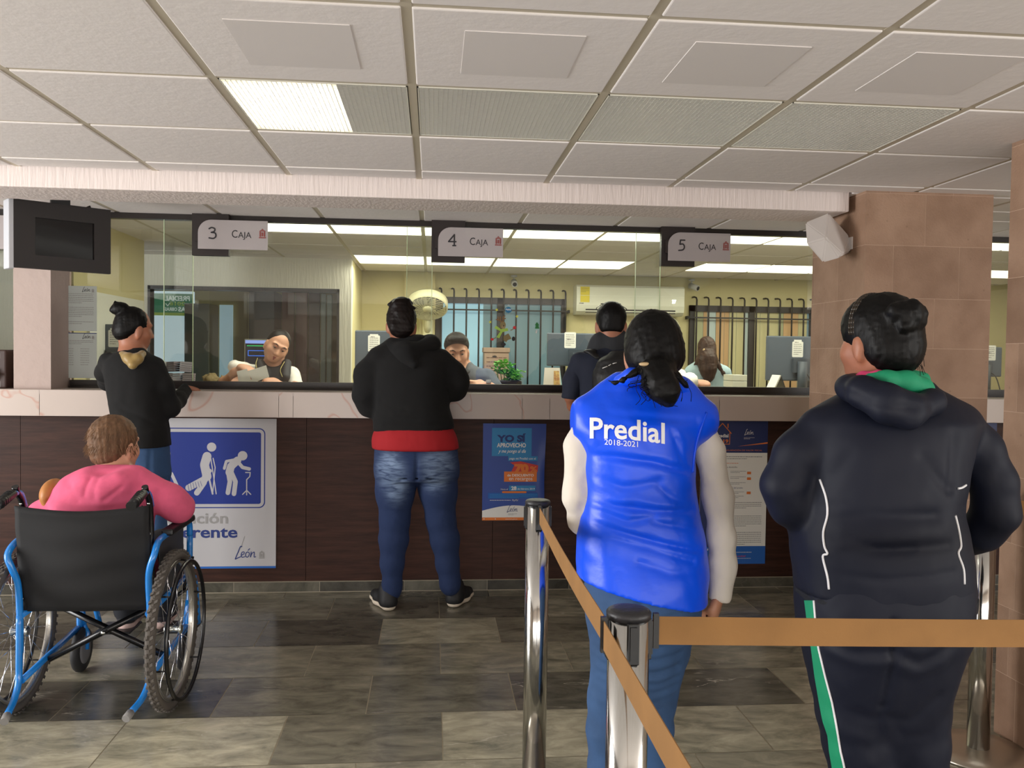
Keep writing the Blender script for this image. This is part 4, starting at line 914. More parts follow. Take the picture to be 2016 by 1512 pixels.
def hand(S_, wrist, d, n, side=1, curl=(.5, .6, .7, .8), spread=.10, k=1.0, thumb=None, r=.0085, tc=.5):
    """hand grown from the wrist: d = direction of the fingers, n = back of the hand, side = +1 when the thumb lies to d x n"""
    d = _v(d)/np.linalg.norm(_v(d)); n = _v(n)-d*(_v(n)@d); n /= np.linalg.norm(n); t = np.cross(d, n)*side; w = _v(wrist)
    P = lambda a, b, c: w+(d*a+t*b+n*c)*k          # along, towards thumb, towards back
    S_.cone(P(0, 0, 0), P(.045, .004, 0), .024*k, .036*k, k=.02, flat=n, ff=.50)
    S_.cone(P(.045, .004, 0), P(.082, .002, 0), .036*k, .037*k, k=.015, flat=n, ff=.42)
    L = (.074, .082, .076, .060); B = (.027, .009, -.010, -.028); base = (.086, .090, .087, .078)
    for i in range(4):
        c = curl[i] if isinstance(curl, (list, tuple)) else curl; p = P(base[i], B[i], .0); dirn = d+t*(spread*(1.5-i)*.5); rr = r*k*(1, 1.03, .98, .86)[i]; pr = (rr*1.08, rr, rr*.93, rr*.80)
        segs = (L[i]*.46, L[i]*.31, L[i]*.24); ang = 0; q = p
        S_.cone(P(.05, B[i]*.8, 0), q, rr*1.0, pr[0], k=.010)
        for j in range(3):
            ang += c*(.9, 1.1, .8)[j]; v = dirn*math.cos(ang)-n*math.sin(ang); v /= np.linalg.norm(v); q2 = q+v*segs[j]*k
            S_.cone(q, q2, pr[j], pr[j+1], k=.0035); q = q2
    th = thumb or ((.055, .044, -.012), (.082, .048, -.030), (.104, .038, -.042))
    S_.cone(P(.018, .020, -.004), P(*th[0]), .014*k, .0115*k, k=.014); S_.cone(P(*th[0]), P(*th[1]), .0110*k, .0095*k, k=.004); S_.cone(P(*th[1]), P(*th[2]), .0095*k, .0075*k, k=.003)
def tubepart(name, pts, r, m, parent, n=8):
    b = MB(); b.tube(pts, r, n); return b.build(name, m, parent)
def person(label, loc_, group=None):
    return thing('person', label, 'person', loc_, 0, group)
# ================================================================== PEOPLE
def sec(py, xl, xr, Y, b, dy=0):
    """section of a body whose outline in the photo runs from xl to xr at height py"""
    p = at((xl+xr)/2, py, Y); a = (at(xr, py, Y)-at(xl, py, Y)).length/2; return (p.z, p.x, p.y+dy, a, b)
def shrink(secs, q): return [(z, x, y, max(.02, a-q), max(.02, b-q)) for z, x, y, a, b in secs]
def lean(pts, q): return [(p, max(.012, r-q)) for p, r in pts]
def build_body(root, skin, hd, torso, arms, legs, hands, feet, h=.009, q=.014, face=True, neckr=.055, neck_to=None):
    """the one continuous body: head, neck, trunk, arms, legs, hands and feet"""
    S_ = Sdf(.03)
    c, M, k = hd; head(S_, c, M, k, neck=(neck_to, neckr), face=face)
    S_.loft(shrink(torso, q), k=.05)
    for a in arms: S_.chain(lean(a, q+.004), k=.03)
    for l in legs: S_.chain(lean(l, q), k=.03)
    for hnd in hands: hand(S_, *hnd[0], **hnd[1])
    for f in feet: S_.chain([(f[0], .028), (f[1], .028), (f[2], .020)], k=.03)
    for l, f in zip(legs, feet): S_.cone(l[-1][0], f[0], .030, .028, k=.02)
    return grow('body', S_, skin, root, h)
def shoe(root, heel, toe, mat_up, mat_sole, w=.040, hh=.085, ankle=None, name='shoe'):
    """shoe from heel to toe point on the floor: upper and sole"""
    heel, toe = _v(heel), _v(toe); d = toe-heel; L = np.linalg.norm(d); d /= L; 
    U = Sdf(.03); h = heel+d*.035; U.cone(h+[0, 0, .045], h+[0, 0, hh], w*.92, w*.86); U.cone(h+[0, 0, .05], h+d*.04+[0, 0, hh], w*.92, w*.8); U.cone(h+d*.02+[0, 0, .06], h+d*.03+[0, 0, .115], w, w*1.02); U.cone(h+[0, 0, .045], heel+d*L*.55+[0, 0, .045], w*.92, w*.95); U.cone(heel+d*L*.55+[0, 0, .042], toe-d*.04+[0, 0, .036], w, w*.72)
    U.cut((0, 0, .022), (0, 0, -1)); o = grow(name, U, mat_up, root, .006)
    B = Sdf(.02); B.cone(h+[0, 0, .02], heel+d*L*.55+[0, 0, .02], w*.97, w*1.0, flat=(0, 0, 1), ff=.6); B.cone(heel+d*L*.55+[0, 0, .02], toe-d*.035+[0, 0, .02], w*1.04, w*.8, flat=(0, 0, 1), ff=.6)
    B.cut((0, 0, .030), (0, 0, 1)); B.cut((0, 0, .0015), (0, 0, -1)); s_ = grow('sole', B, mat_sole, o, .006); return o
def cloth(name, rgb, rough=.85, bump=.5, bs=420, **k): return mat(name, rgb, rough, bump=bump, bscale=bs, **k)
FLEECE = cloth('black_fleece', (7, 7, 8), .95, sheen=.0, var=.12, vscale=20)
DENIMD = cloth('dark_denim', (22, 38, 72), .85, var=.18, vscale=7)
def denim_worn():
    m = bpy.data.materials.new('worn_denim'); m.use_nodes = True; N = m.node_tree.nodes; L = m.node_tree.links; bs = N['Principled BSDF']; bs.inputs['Roughness'].default_value = .85
    at_ = N.new('ShaderNodeAttribute'); at_.attribute_name = 'wear'; tc = N.new('ShaderNodeTexCoord'); mp = N.new('ShaderNodeMapping'); mp.inputs['Scale'].default_value = (1, 1, 5); L.new(tc.outputs['Object'], mp.inputs[0])
    n = N.new('ShaderNodeTexNoise'); n.inputs['Scale'].default_value = 11; n.inputs['Detail'].default_value = 6; n.inputs['Distortion'].default_value = 1; L.new(mp.outputs[0], n.inputs['Vector'])
    r = N.new('ShaderNodeMapRange'); r.inputs['From Min'].default_value = .3; r.inputs['From Max'].default_value = .62; L.new(n.outputs['Fac'], r.inputs['Value'])
    mu = N.new('ShaderNodeMath'); mu.operation = 'MULTIPLY'; L.new(at_.outputs['Fac'], mu.inputs[0]); L.new(r.outputs[0], mu.inputs[1])
    mx = N.new('ShaderNodeMix'); mx.data_type = 'RGBA'; mx.inputs['A'].default_value = lin((24, 44, 84)); mx.inputs['B'].default_value = lin((136, 158, 190)); L.new(mu.outputs[0], mx.inputs['Factor']); L.new(mx.outputs['Result'], bs.inputs['Base Color'])
    n2 = N.new('ShaderNodeTexNoise'); n2.inputs['Scale'].default_value = 500; L.new(tc.outputs['Object'], n2.inputs['Vector']); bp = N.new('ShaderNodeBump'); bp.inputs['Strength'].default_value = .4; bp.inputs['Distance'].default_value = .006; L.new(n2.outputs['Fac'], bp.inputs['Height']); L.new(bp.outputs[0], bs.inputs['Normal'])
    return m
DENIMW = denim_worn()
def wear(o, spots):
    me = o.data; n = len(me.vertices); co = np.empty(n*3, np.float32); me.vertices.foreach_get('co', co); co = co.reshape(-1, 3)+np.array(pworld(o).translation); w = np.zeros(n, np.float32)
    for c, r, s_ in spots: d = (((co-np.array(c))/np.array(r))**2).sum(1); w = np.maximum(w, s_*np.exp(-d**1.5))
    a = me.attributes.new('wear', 'FLOAT', 'POINT'); a.data.foreach_set('value', w)
# ---------------------------------------------------------------- woman in the black hoodie at window 4
def hoodie_woman():
    Y = 4.74; r = person('person in black hoodie over red shirt and washed jeans, back turned, at window 4', (-.05, 4.8, 0))
    pants = [sec(890, 737, 902, Y, .165), sec(915, 737, 903, Y, .178), sec(936, 741, 902, Y, .165)]
    L = [(PX(779, 930, Y), rpx(41, Y)), (PX(778, 968, Y), rpx(37, Y)), (PX(777, 1024, Y+.0), rpx(28.5, Y)), (PX(775, 1062, Y), rpx(27.5, Y)), (PX(772, 1110, Y), rpx(22, Y)), (PX(772, 1150, Y), rpx(18, Y)), (PX(771, 1163, Y), rpx(19, Y))]
    R = [(PX(862, 930, Y), rpx(41, Y)), (PX(863, 968, Y), rpx(36, Y)), (PX(868, 1024, Y), rpx(28, Y)), (PX(876, 1062, Y), rpx(27.5, Y)), (PX(881, 1110, Y), rpx(22, Y)), (PX(886, 1143, Y), rpx(19, Y)), (PX(886, 1153, Y), rpx(20, Y))]
    feet = []
    for heel, toe in (((-.205, 4.70, 0), (-.315, 4.945, 0)), ((.122, 4.745, 0), (.235, 4.985, 0))):
        heel, toe = _v(heel), _v(toe); d = (toe-heel)/np.linalg.norm(toe-heel); feet.append((heel+d*.05+[0, 0, .07], heel+d*.08+[0, 0, .045], heel+d*.20+[0, 0, .03]))
    # jacket
    tor = [sec(846, 735, 896, Y, .155), sec(830, 735, 893, Y, .165), sec(800, 738, 886, Y, .17), sec(765, 736, 884, Y, .165), sec(735, 733, 885, Y, .16), sec(710, 742, 882, Y+.01, .15), sec(692, 765, 858, Y+.02, .12), sec(676, 788, 840, Y+.03, .08)]
    la = [(PX(748, 708, Y), rpx(26, Y)), (PX(727, 738, Y), rpx(28, Y)), (PX(720, 778, Y), rpx(24, Y)), (PX(727, 799, Y+.02), rpx(20, Y)), (A_([-.20, 4.93, 1.222]), .052), (A_([-.13, 5.10, 1.213]), .040)]
    ra = [(PX(866, 710, Y), rpx(24, Y)), (PX(889, 736, Y), rpx(25, Y)), (PX(899, 752, Y), rpx(23, Y)), (PX(896, 768, Y+.03), rpx(20, Y)), (A_([.085, 4.93, 1.226]), .052), (A_([.03, 5.10, 1.213]), .040)]
    hc = PX(790, 636, Y+.05); M = rotm(.06, -.12, 0)
    w1, w2 = A_([-.12, 5.12, 1.205]), A_([.02, 5.12, 1.205])
    body = build_body(r, SKIN2, (hc, M, .98), tor, [la, ra], [L, R], [((w1, (.75, .55, -.02), (0, .1, 1)), dict(side=-1, curl=.2)), ((w2, (-.75, .5, -.02), (0, .1, 1)), dict(side=1, curl=.2))], feet, neck_to=PX(794, 690, Y+.04), face=False)
    J = Sdf(.035); J.loft(tor, k=.05); J.chain(la, k=.035); J.chain(ra, k=.035); J.noise = (.0015, .2, 4)
    J.cone(PX(779, 690, Y+.02), PX(823, 686, Y+.03), .075, .075, k=.05)
    J.cut((0, 0, at(815, 845, Y).z), (.06, 0, -1))
    for a, c, dd in (((750, 790), (800, 806), .006), ((748, 815), (820, 826), .006), ((740, 772), (752, 790), .008), ((880, 760), (868, 800), .006), ((760, 838), (885, 835), .009), ((736, 745), (744, 770), .008), ((884, 742), (878, 765), .008)):
        J.groove([PX(*a, Y-.15), PX((a[0]+c[0])/2, (a[1]+c[1])/2+3, Y-.16), PX(*c, Y-.15)], dd, .012)
    jk = grow('jacket', J, FLEECE, r, .008)
    H = Sdf(.03)   # hood lying on the back
    H.cone(PX(770, 683, Y+.00), PX(800, 700, Y-.10), .045, .045, k=.05); H.cone(PX(800, 702, Y-.10), PX(850, 678, Y-.00), .045, .05, k=.05); H.cone(PX(775, 676, Y+.06), PX(850, 672, Y+.06), .035, .035, k=.04)
    H.cone(PX(800, 690, Y-.07), PX(815, 718, Y-.15), .045, .022, k=.05); H.cone(PX(845, 672, Y+.03), PX(858, 674, Y+.08), .03, .02)
    H.groove([PX(760, 700, Y-.1), PX(800, 716, Y-.19), PX(840, 700, Y-.12)], .008, .012); H.groove([PX(780, 692, Y-.13), PX(825, 694, Y-.14)], .006, .012)
    grow('hood', H, FLEECE, jk, .009)
    T = Sdf(.03); T.loft([sec(883, 733, 904, Y, .176), sec(868, 732, 902, Y, .178), sec(850, 736, 896, Y, .168), sec(838, 742, 888, Y, .15)]); T.cut((0, 0, at(818, 883, Y).z), (0, 0, -1)); T.noise = (.0018, .15, 9)
    grow('shirt', T, cloth('red_jersey', (158, 16, 26), .85), r, .009)
    P = Sdf(.025); P.loft(pants+[sec(875, 742, 895, Y, .15)], k=.04); P.chain(L, k=.03); P.chain(R, k=.03); P.noise = (.0012, .14, 2)
    for s_, c0 in ((1, 777), (1, 867)):
        for k_, yy in enumerate((945, 958, 975, 1003, 1012, 1020, 1028, 1140, 1148)):
            wd = 26 if yy < 1030 else 17; P.groove([PX(c0-wd, yy+(3 if c0 < 800 else -2), Y-.14), PX(c0, yy+3, Y-.17), PX(c0+wd, yy-(4 if c0 < 800 else 2), Y-.14)], .0085, .008)
    P.groove([PX(821, 885, Y-.2), PX(820, 945, Y-.16)], .012, .010)
    for l in (L, R): P.cut(l[-1][0], (0, 0, -1)) if False else None
    po = grow('jeans', P, DENIMW, r, .0065)
    wear(po, [(PX(769, 925, Y-.12), (.07, .2, .10), .9), (PX(780, 955, Y-.12), (.06, .2, .09), .85), (PX(862, 912, Y-.12), (.085, .2, .08), .8), (PX(858, 942, Y-.12), (.07, .2, .07), .75)])
    SHU = cloth('black_mesh_shoe', (24, 24, 26), .6); SHS = mat('cream_sole', (214, 200, 180), .6)
    shoe(r, (-.208, 4.69, 0), (-.322, 4.955, 0), SHU, SHS); shoe(r, (.118, 4.738, 0), (.235, 4.99, 0), SHU, SHS)
    Hh = Sdf(.02); P_ = lambda *v: loc(M, hc, v)
    Hh.ell(P_(0, -.018, .022), (.082, .094, .096), M); Hh.cone(P_(-.035, -.075, -.04), P_(.035, -.075, -.04), .03, .03, k=.04); Hh.ell(P_(0, -.06, -.058), (.05, .04, .035), M)
    Hh.ell(P_(-.003, -.05, .085), (.058, .052, .050), M, k=.02); Hh.cone(P_(-.03, -.08, .09), P_(.03, -.06, .11), .022, .02, k=.01); Hh.cone(P_(.02, -.08, .07), P_(.045, -.05, .1), .02, .016, k=.008); Hh.cone(P_(-.045, -.07, .07), P_(-.02, -.09, .05), .018, .018, k=.008)
    Hh.cone(P_(-.055, -.05, .098), P_(-.078, -.055, .088), .010, .002); Hh.cone(P_(.05, -.07, .075), P_(.092, -.085, .070), .009, .002)
    Hh.noise = (.0025, .03, 5); grow('hair', Hh, HAIRD, r, .006)
    return r
hoodie_woman()
# ---------------------------------------------------------------- queue helper in the blue quilted vest
def vest_woman():
    Y = 2.5; r = person('person in bright blue quilted vest lettered Predial, white sleeves and blue jeans', (.62, 2.5, 0))
    pants = [sec(1120, 1158, 1384, Y, .145), sec(1165, 1152, 1378, Y, .155), sec(1215, 1156, 1375, Y, .15), sec(1245, 1162, 1360, Y, .13), sec(1320, 1170, 1340, Y, .10), sec(1400, 1172, 1320, Y, .06)]
    L = [(PX(1214, 1215, Y), rpx(55, Y)), (PX(1214, 1288, Y), rpx(49, Y)), (PX(1202, 1369, Y), rpx(44, Y)), (PX(1198, 1440, Y), rpx(43, Y)), (PX(1196, 1510, Y), rpx(38, Y)), (A_([PX(1194, 1560, Y)[0], Y, .13]), .050), (A_([PX(1194, 1560, Y)[0], Y, .09]), .052)]
    R = [(PX(1312, 1215, Y), rpx(58, Y)), (PX(1302, 1280, Y), rpx(52, Y)), (PX(1286, 1369, Y), rpx(45, Y)), (PX(1282, 1440, Y), rpx(43, Y)), (PX(1280, 1510, Y), rpx(38, Y)), (A_([PX(1280, 1560, Y)[0], Y, .13]), .050), (A_([PX(1280, 1560, Y)[0], Y, .09]), .052)]
    tor = [sec(1215, 1142, 1389, Y, .172), sec(1172, 1141, 1387, Y, .172), sec(1130, 1137, 1391, Y, .165), sec(1080, 1137, 1388, Y, .148), sec(1018, 1141, 1376, Y, .14), sec(960, 1147, 1367, Y, .135), sec(896, 1145, 1364, Y, .135), sec(850, 1136, 1372, Y, .13), sec(815, 1146, 1384, Y+.01, .115), sec(788, 1172, 1366, Y+.02, .09), sec(768, 1200, 1345, Y+.02, .07)]
    la = [(PX(1160, 826, Y), rpx(26, Y)), (PX(1138, 880, Y), rpx(25, Y)), (PX(1136, 975, Y), rpx(27, Y)), (PX(1145, 1025, Y+.03), rpx(24, Y)), (PX(1160, 1040, Y+.20), .045)]
    ra = [(PX(1380, 830, Y), rpx(25, Y)), (PX(1398, 890, Y), rpx(27, Y)), (PX(1414, 980, Y), rpx(29, Y)), (PX(1421, 1060, Y), rpx(26, Y)), (PX(1423, 1115, Y), rpx(26, Y)), (PX(1418, 1172, Y), rpx(24, Y))]
    hc = PX(1285, 687, Y+.02); M = rotm(-.05, -.06, -.05)
    feet = [(A_([x, Y-.03-o, .07]), A_([x, Y-o, .045]), A_([x+dx, Y+.13-o, .03])) for x, dx, o in ((L[-1][0][0]+.02, .03, .05), (R[-1][0][0], .03, 0))]
    hb = ((PX(1416, 1172, Y), (-.25, .05, -1), (.9, -.45, -.2)), dict(side=1, curl=(1.25, 1.3, 1.3, 1.3), k=.84, thumb=((.050, .036, -.012), (.072, .024, -.032), (.086, .006, -.04))))
    body = build_body(r, SKIN, (hc, M, 1.0), tor[3:]+pants[:4], [la, ra], [L, R], [((PX(1175, 1040, Y+.23), (.8, .5, .1), (0, -.4, 1)), dict(side=1, curl=.4, k=.9)), hb], feet, neck_to=PX(1284, 745, Y), face=False, h=.008)
    SH = cloth('cream_shirt', (226, 218, 206), .8, bs=300); B_ = Sdf(.03); B_.chain(la, k=.03); B_.chain(ra, k=.03); B_.loft(shrink(tor[4:], .014)); B_.noise = (.0016, .16, 3)
    for (a, c, dd) in (((1400, 1100), (1448, 1118), .008), ((1398, 1120), (1452, 1132), .007), ((1400, 1145), (1446, 1150), .004), ((1395, 1060), (1440, 1075), .006), ((1402, 960), (1430, 1040), .006), ((1112, 985), (1150, 1000), .008), ((1115, 1010), (1150, 1030), .008), ((1385, 870), (1410, 940), .006), ((1116, 900), (1140, 930), .005)):
        B_.groove([PX(*a, Y-.07), PX((a[0]+c[0])/2, (a[1]+c[1])/2+2, Y-.08), PX(*c, Y-.07)], dd, .010)
    cf = ra[-1][0]; B_.cut(cf+A_([-.004, 0, -.016]), (-.2, 0, -1)); sh = grow('shirt', B_, SH, r, .0065)
    V = Sdf(.03); V.loft(tor, k=.04, n=2.25); V.noise = (.0018, .22, 8)
    V.cone(PX(1165, 822, Y), PX(1225, 775, Y+.02), .070, .062, k=.05); V.cone(PX(1375, 826, Y), PX(1330, 778, Y+.02), .066, .060, k=.05)
    yb = Y-.15
    for ln, dd, w in ((((1134, 815), (1200, 817), (1290, 822), (1385, 832)), .013, .008), (((1142, 900), (1220, 903), (1290, 912), (1366, 932)), .016, .008), (((1148, 985), (1220, 1000), (1300, 1008), (1376, 1010)), .014, .008), (((1140, 1022), (1200, 1044), (1290, 1068), (1388, 1092)), .015, .007)):
        V.groove([PX(a, c, yb) for a, c in ln], dd*1.1, w*1.25)
    for ln, dd, w in ((((1145, 918), (1160, 960), (1152, 985)), .008, .02), (((1330, 850), (1350, 905), (1362, 925)), .008, .012), (((1300, 960), (1330, 985), (1365, 996)), .007, .012), (((1180, 1010), (1240, 1030), (1290, 1020)), .008, .014), (((1200, 1062), (1280, 1080), (1370, 1110)), .007, .012), (((1290, 1030), (1340, 1040), (1376, 1048)), .008, .010), (((1160, 940), (1230, 962), (1300, 950)), .007, .016), (((1150, 830), (1180, 870), (1165, 893)), -.004, .02), (((1260, 1110), (1320, 1130), (1385, 1128)), .005, .014), (((1180, 1000), (1250, 985), (1330, 1000)), -.006, .02), (((1250, 835), (1330, 845), (1360, 870)), -.005, .02), (((1155, 860), (1150, 880), (1156, 897)), .006, .01)):
        V.groove([PX(a, c, yb) for a, c in ln], dd*1.1, w*.75)
    # slanted hem and arm holes
    a0, a1 = PX(1160, 1139, Y), PX(1347, 1181, Y); n = A_([a1[2]-a0[2], 0, -(a1[0]-a0[0])]); n = n if n[2] < 0 else -n; V.cut(a0+A_([0, 0, .0]), n+A_([0, 0, 0])); V.cut((0, 0, PX(1380, 1180, Y)[2]), (0, 0, -1))
    V.chain([(p, rr+.012) for p, rr in la[:2]], k=.02) if False else None
    VB = cloth('blue_nylon', (2, 82, 246), .38, bump=.12, bs=30, spec=.5, stretch=(1, 1, 1.3)); V.cut(PX(1126, 850, Y), (-1, 0, 0)); V.cut(PX(1407, 850, Y), (1, 0, 0))
    vest = grow('vest', V, VB, r, .0055)
    # hem and arm-hole binding that follows the surface
    def follow(pts, off=.002):
        out = [hit(V, a, c, Y-.35, off) for a, c in pts]; return [p for p in out if p is not None]
    for ln in ([(1391, 812), (1381, 840), (1372, 870), (1366, 905), (1364, 930)],):
        f = follow(ln)
        if len(f) > 2: tubepart('binding', bez(f, 4), .0038, VB, vest)
    # collar standing up around the nape
    C_ = Sdf(.012); C_.chain([(PX(1222, 752, Y-.02), .022), (PX(1244, 741, Y-.045), .022), (PX(1285, 745, Y-.06), .024), (PX(1328, 757, Y-.045), .022), (PX(1352, 772, Y-.02), .018), (PX(1374, 785, Y+.0), .012)], k=.02); C_.chain([(PX(1226, 740, Y+.06), .014), (PX(1222, 750, Y), .018)]); C_.chain([(PX(1340, 752, Y+.06), .014), (PX(1352, 768, Y), .018)])
    grow('collar', C_, VB, vest, .006)
    # embroidered lettering laid on the back
    WHT = mat('white_embroidery', (240, 240, 244), .7)
    def lay(txt, p0, p1, h, bold, name, warp=None):
        (xa, ya), (xb, yb_) = p0, p1; vs, fs = fit_text(txt, 0, 1, 0, h, bold); k = (xb-xa); sl = (yb_-ya)/k
        bm = bmesh.new(); vv = [bm.verts.new((x, 0, y)) for x, y in vs]
        for f in fs:
            try: bm.faces.new([vv[i] for i in f])
            except ValueError: pass
        bmesh.ops.subdivide_edges(bm, edges=[e for e in bm.edges if e.calc_length() > .05], cuts=2, use_grid_fill=False); bmesh.ops.triangulate(bm, faces=bm.faces)
        for v in bm.verts:
            u, w = v.co.x, v.co.z; kk = k*(1 if warp is None else 1); a = xa+u*k; c = ya+sl*u*k-w*k+(0 if warp is None else warp(u, w)*k)
            q = hit(V, a, c, Y-.35, .003); v.co = q if q is not None else PX(a, c, Y-.12)
        b = MB(); b.bm(bm, sm=True); return b.build(name, WHT, vest)
    lay('Predial', (1161, 862), (1309, 873), .27, .020, 'lettering', lambda u, w: -.02*math.sin(u*PI))
    lay('2018-2021', (1190, 875), (1256, 880), .165, .004, 'small_lettering')
    P = Sdf(.02); P.loft(pants, k=.03); P.chain(L, k=.02); P.chain(R, k=.02); P.noise = (.0015, .14, 5)
    for c0, rows in ((1212, (1290, 1310, 1330, 1352, 1375, 1395)), (1290, (1262, 1290, 1318, 1345, 1362, 1385, 1400))):
        for i, yy in enumerate(rows): P.groove([PX(c0-40, yy-4+(i % 3)*4, Y-.09), PX(c0, yy+8, Y-.10), PX(c0+42, yy-8, Y-.08)], .013, .010)
    P.groove([PX(1263, 1180, Y-.16), PX(1262, 1240, Y-.14)], .010, .009); P.groove([PX(1290, 1222, Y-.13), PX(1330, 1210, Y-.14), PX(1374, 1186, Y-.12)], .007, .010)
    J = mat('mid_denim', (48, 78, 118), .85, bump=.5, bscale=450, var=.22, vscale=6); grow('jeans', P, J, r, .007)
    SHU = cloth('black_leather_shoe', (26, 24, 24), .45)
    for f in feet: shoe(r, (f[1][0], f[1][1]-.06, 0), (f[2][0], f[2][1]+.06, 0), SHU, BLACK)
    Hh = Sdf(.02); P_ = lambda *v: loc(M, hc, v)
    Hh.ell(P_(0, -.014, .018), (.084, .098, .098), M); Hh.ell(P_(0, -.04, -.03), (.078, .07, .06), M, k=.04)
    Hh.cone(P_(0, -.09, -.055), P_(.01, -.115, -.075), .030, .028, k=.02)
    pt = PX(1297, 730, Y-.14)
    Hh.chain([(P_(0, -.10, -.06), .034), (PX(1292, 735, Y-.125), .038), (PX(1300, 755, Y-.15), .040), (PX(1312, 772, Y-.16), .034), (PX(1316, 788, Y-.155), .018)], k=.02)
    Hh.chain([(PX(1268, 722, Y-.10), .014), (PX(1248, 735, Y-.11), .008), (PX(1226, 748, Y-.11), .0048), (PX(1210, 754, Y-.10), .004), (PX(1197, 748, Y-.085), .003)], k=.012)
    Hh.chain([(PX(1318, 722, Y-.09), .012), (PX(1334, 742, Y-.10), .008), (PX(1348, 756, Y-.10), .006), (PX(1358, 768, Y-.09), .003)], k=.012)
    Hh.chain([(PX(1283, 735, Y-.12), .022), (PX(1275, 757, Y-.13), .016), (PX(1284, 772, Y-.15), .014), (PX(1292, 782, Y-.16), .010)], k=.01)
    Hh.noise = (.0022, .035, 3); Hh.groove([P_(0, -.10, .11), P_(0, -.115, .0)], .002, .01)
    rr = random.Random(3)
    hr = grow('hair', Hh, HAIRB, r, .0055)
    for k in range(55):
        a0 = PX(rr.uniform(1262, 1325), rr.uniform(722, 745), Y-.13); e = PX(rr.gauss(1298, 26), rr.uniform(745, 796), Y-.16)
        m_ = (a0+e)/2+A_([rr.uniform(-.02, .02), -.02, -.01]); b = MB(); b.tube(bez([a0, m_, e, e+A_([rr.uniform(-.018, .018), -.01, rr.uniform(-.02, .01)])], 4), .0009, 4); b.build('loose_strand', HAIRB, hr)
    e_ = Sdf(.01); e_.ell(PX(1270, 717, Y-.135), (.018, .012, .006)); grow('hair_tie', e_, mat('gold_tie', (200, 172, 130), .4), hr, .003)
    e_ = Sdf(.01); e_.ell(PX(1322, 778, Y-.165), (.018, .010, .016)); grow('blue_scrunchie', e_, mat('scrunchie_blue', (92, 130, 168), .7), hr, .004)
    return r
vest_woman()
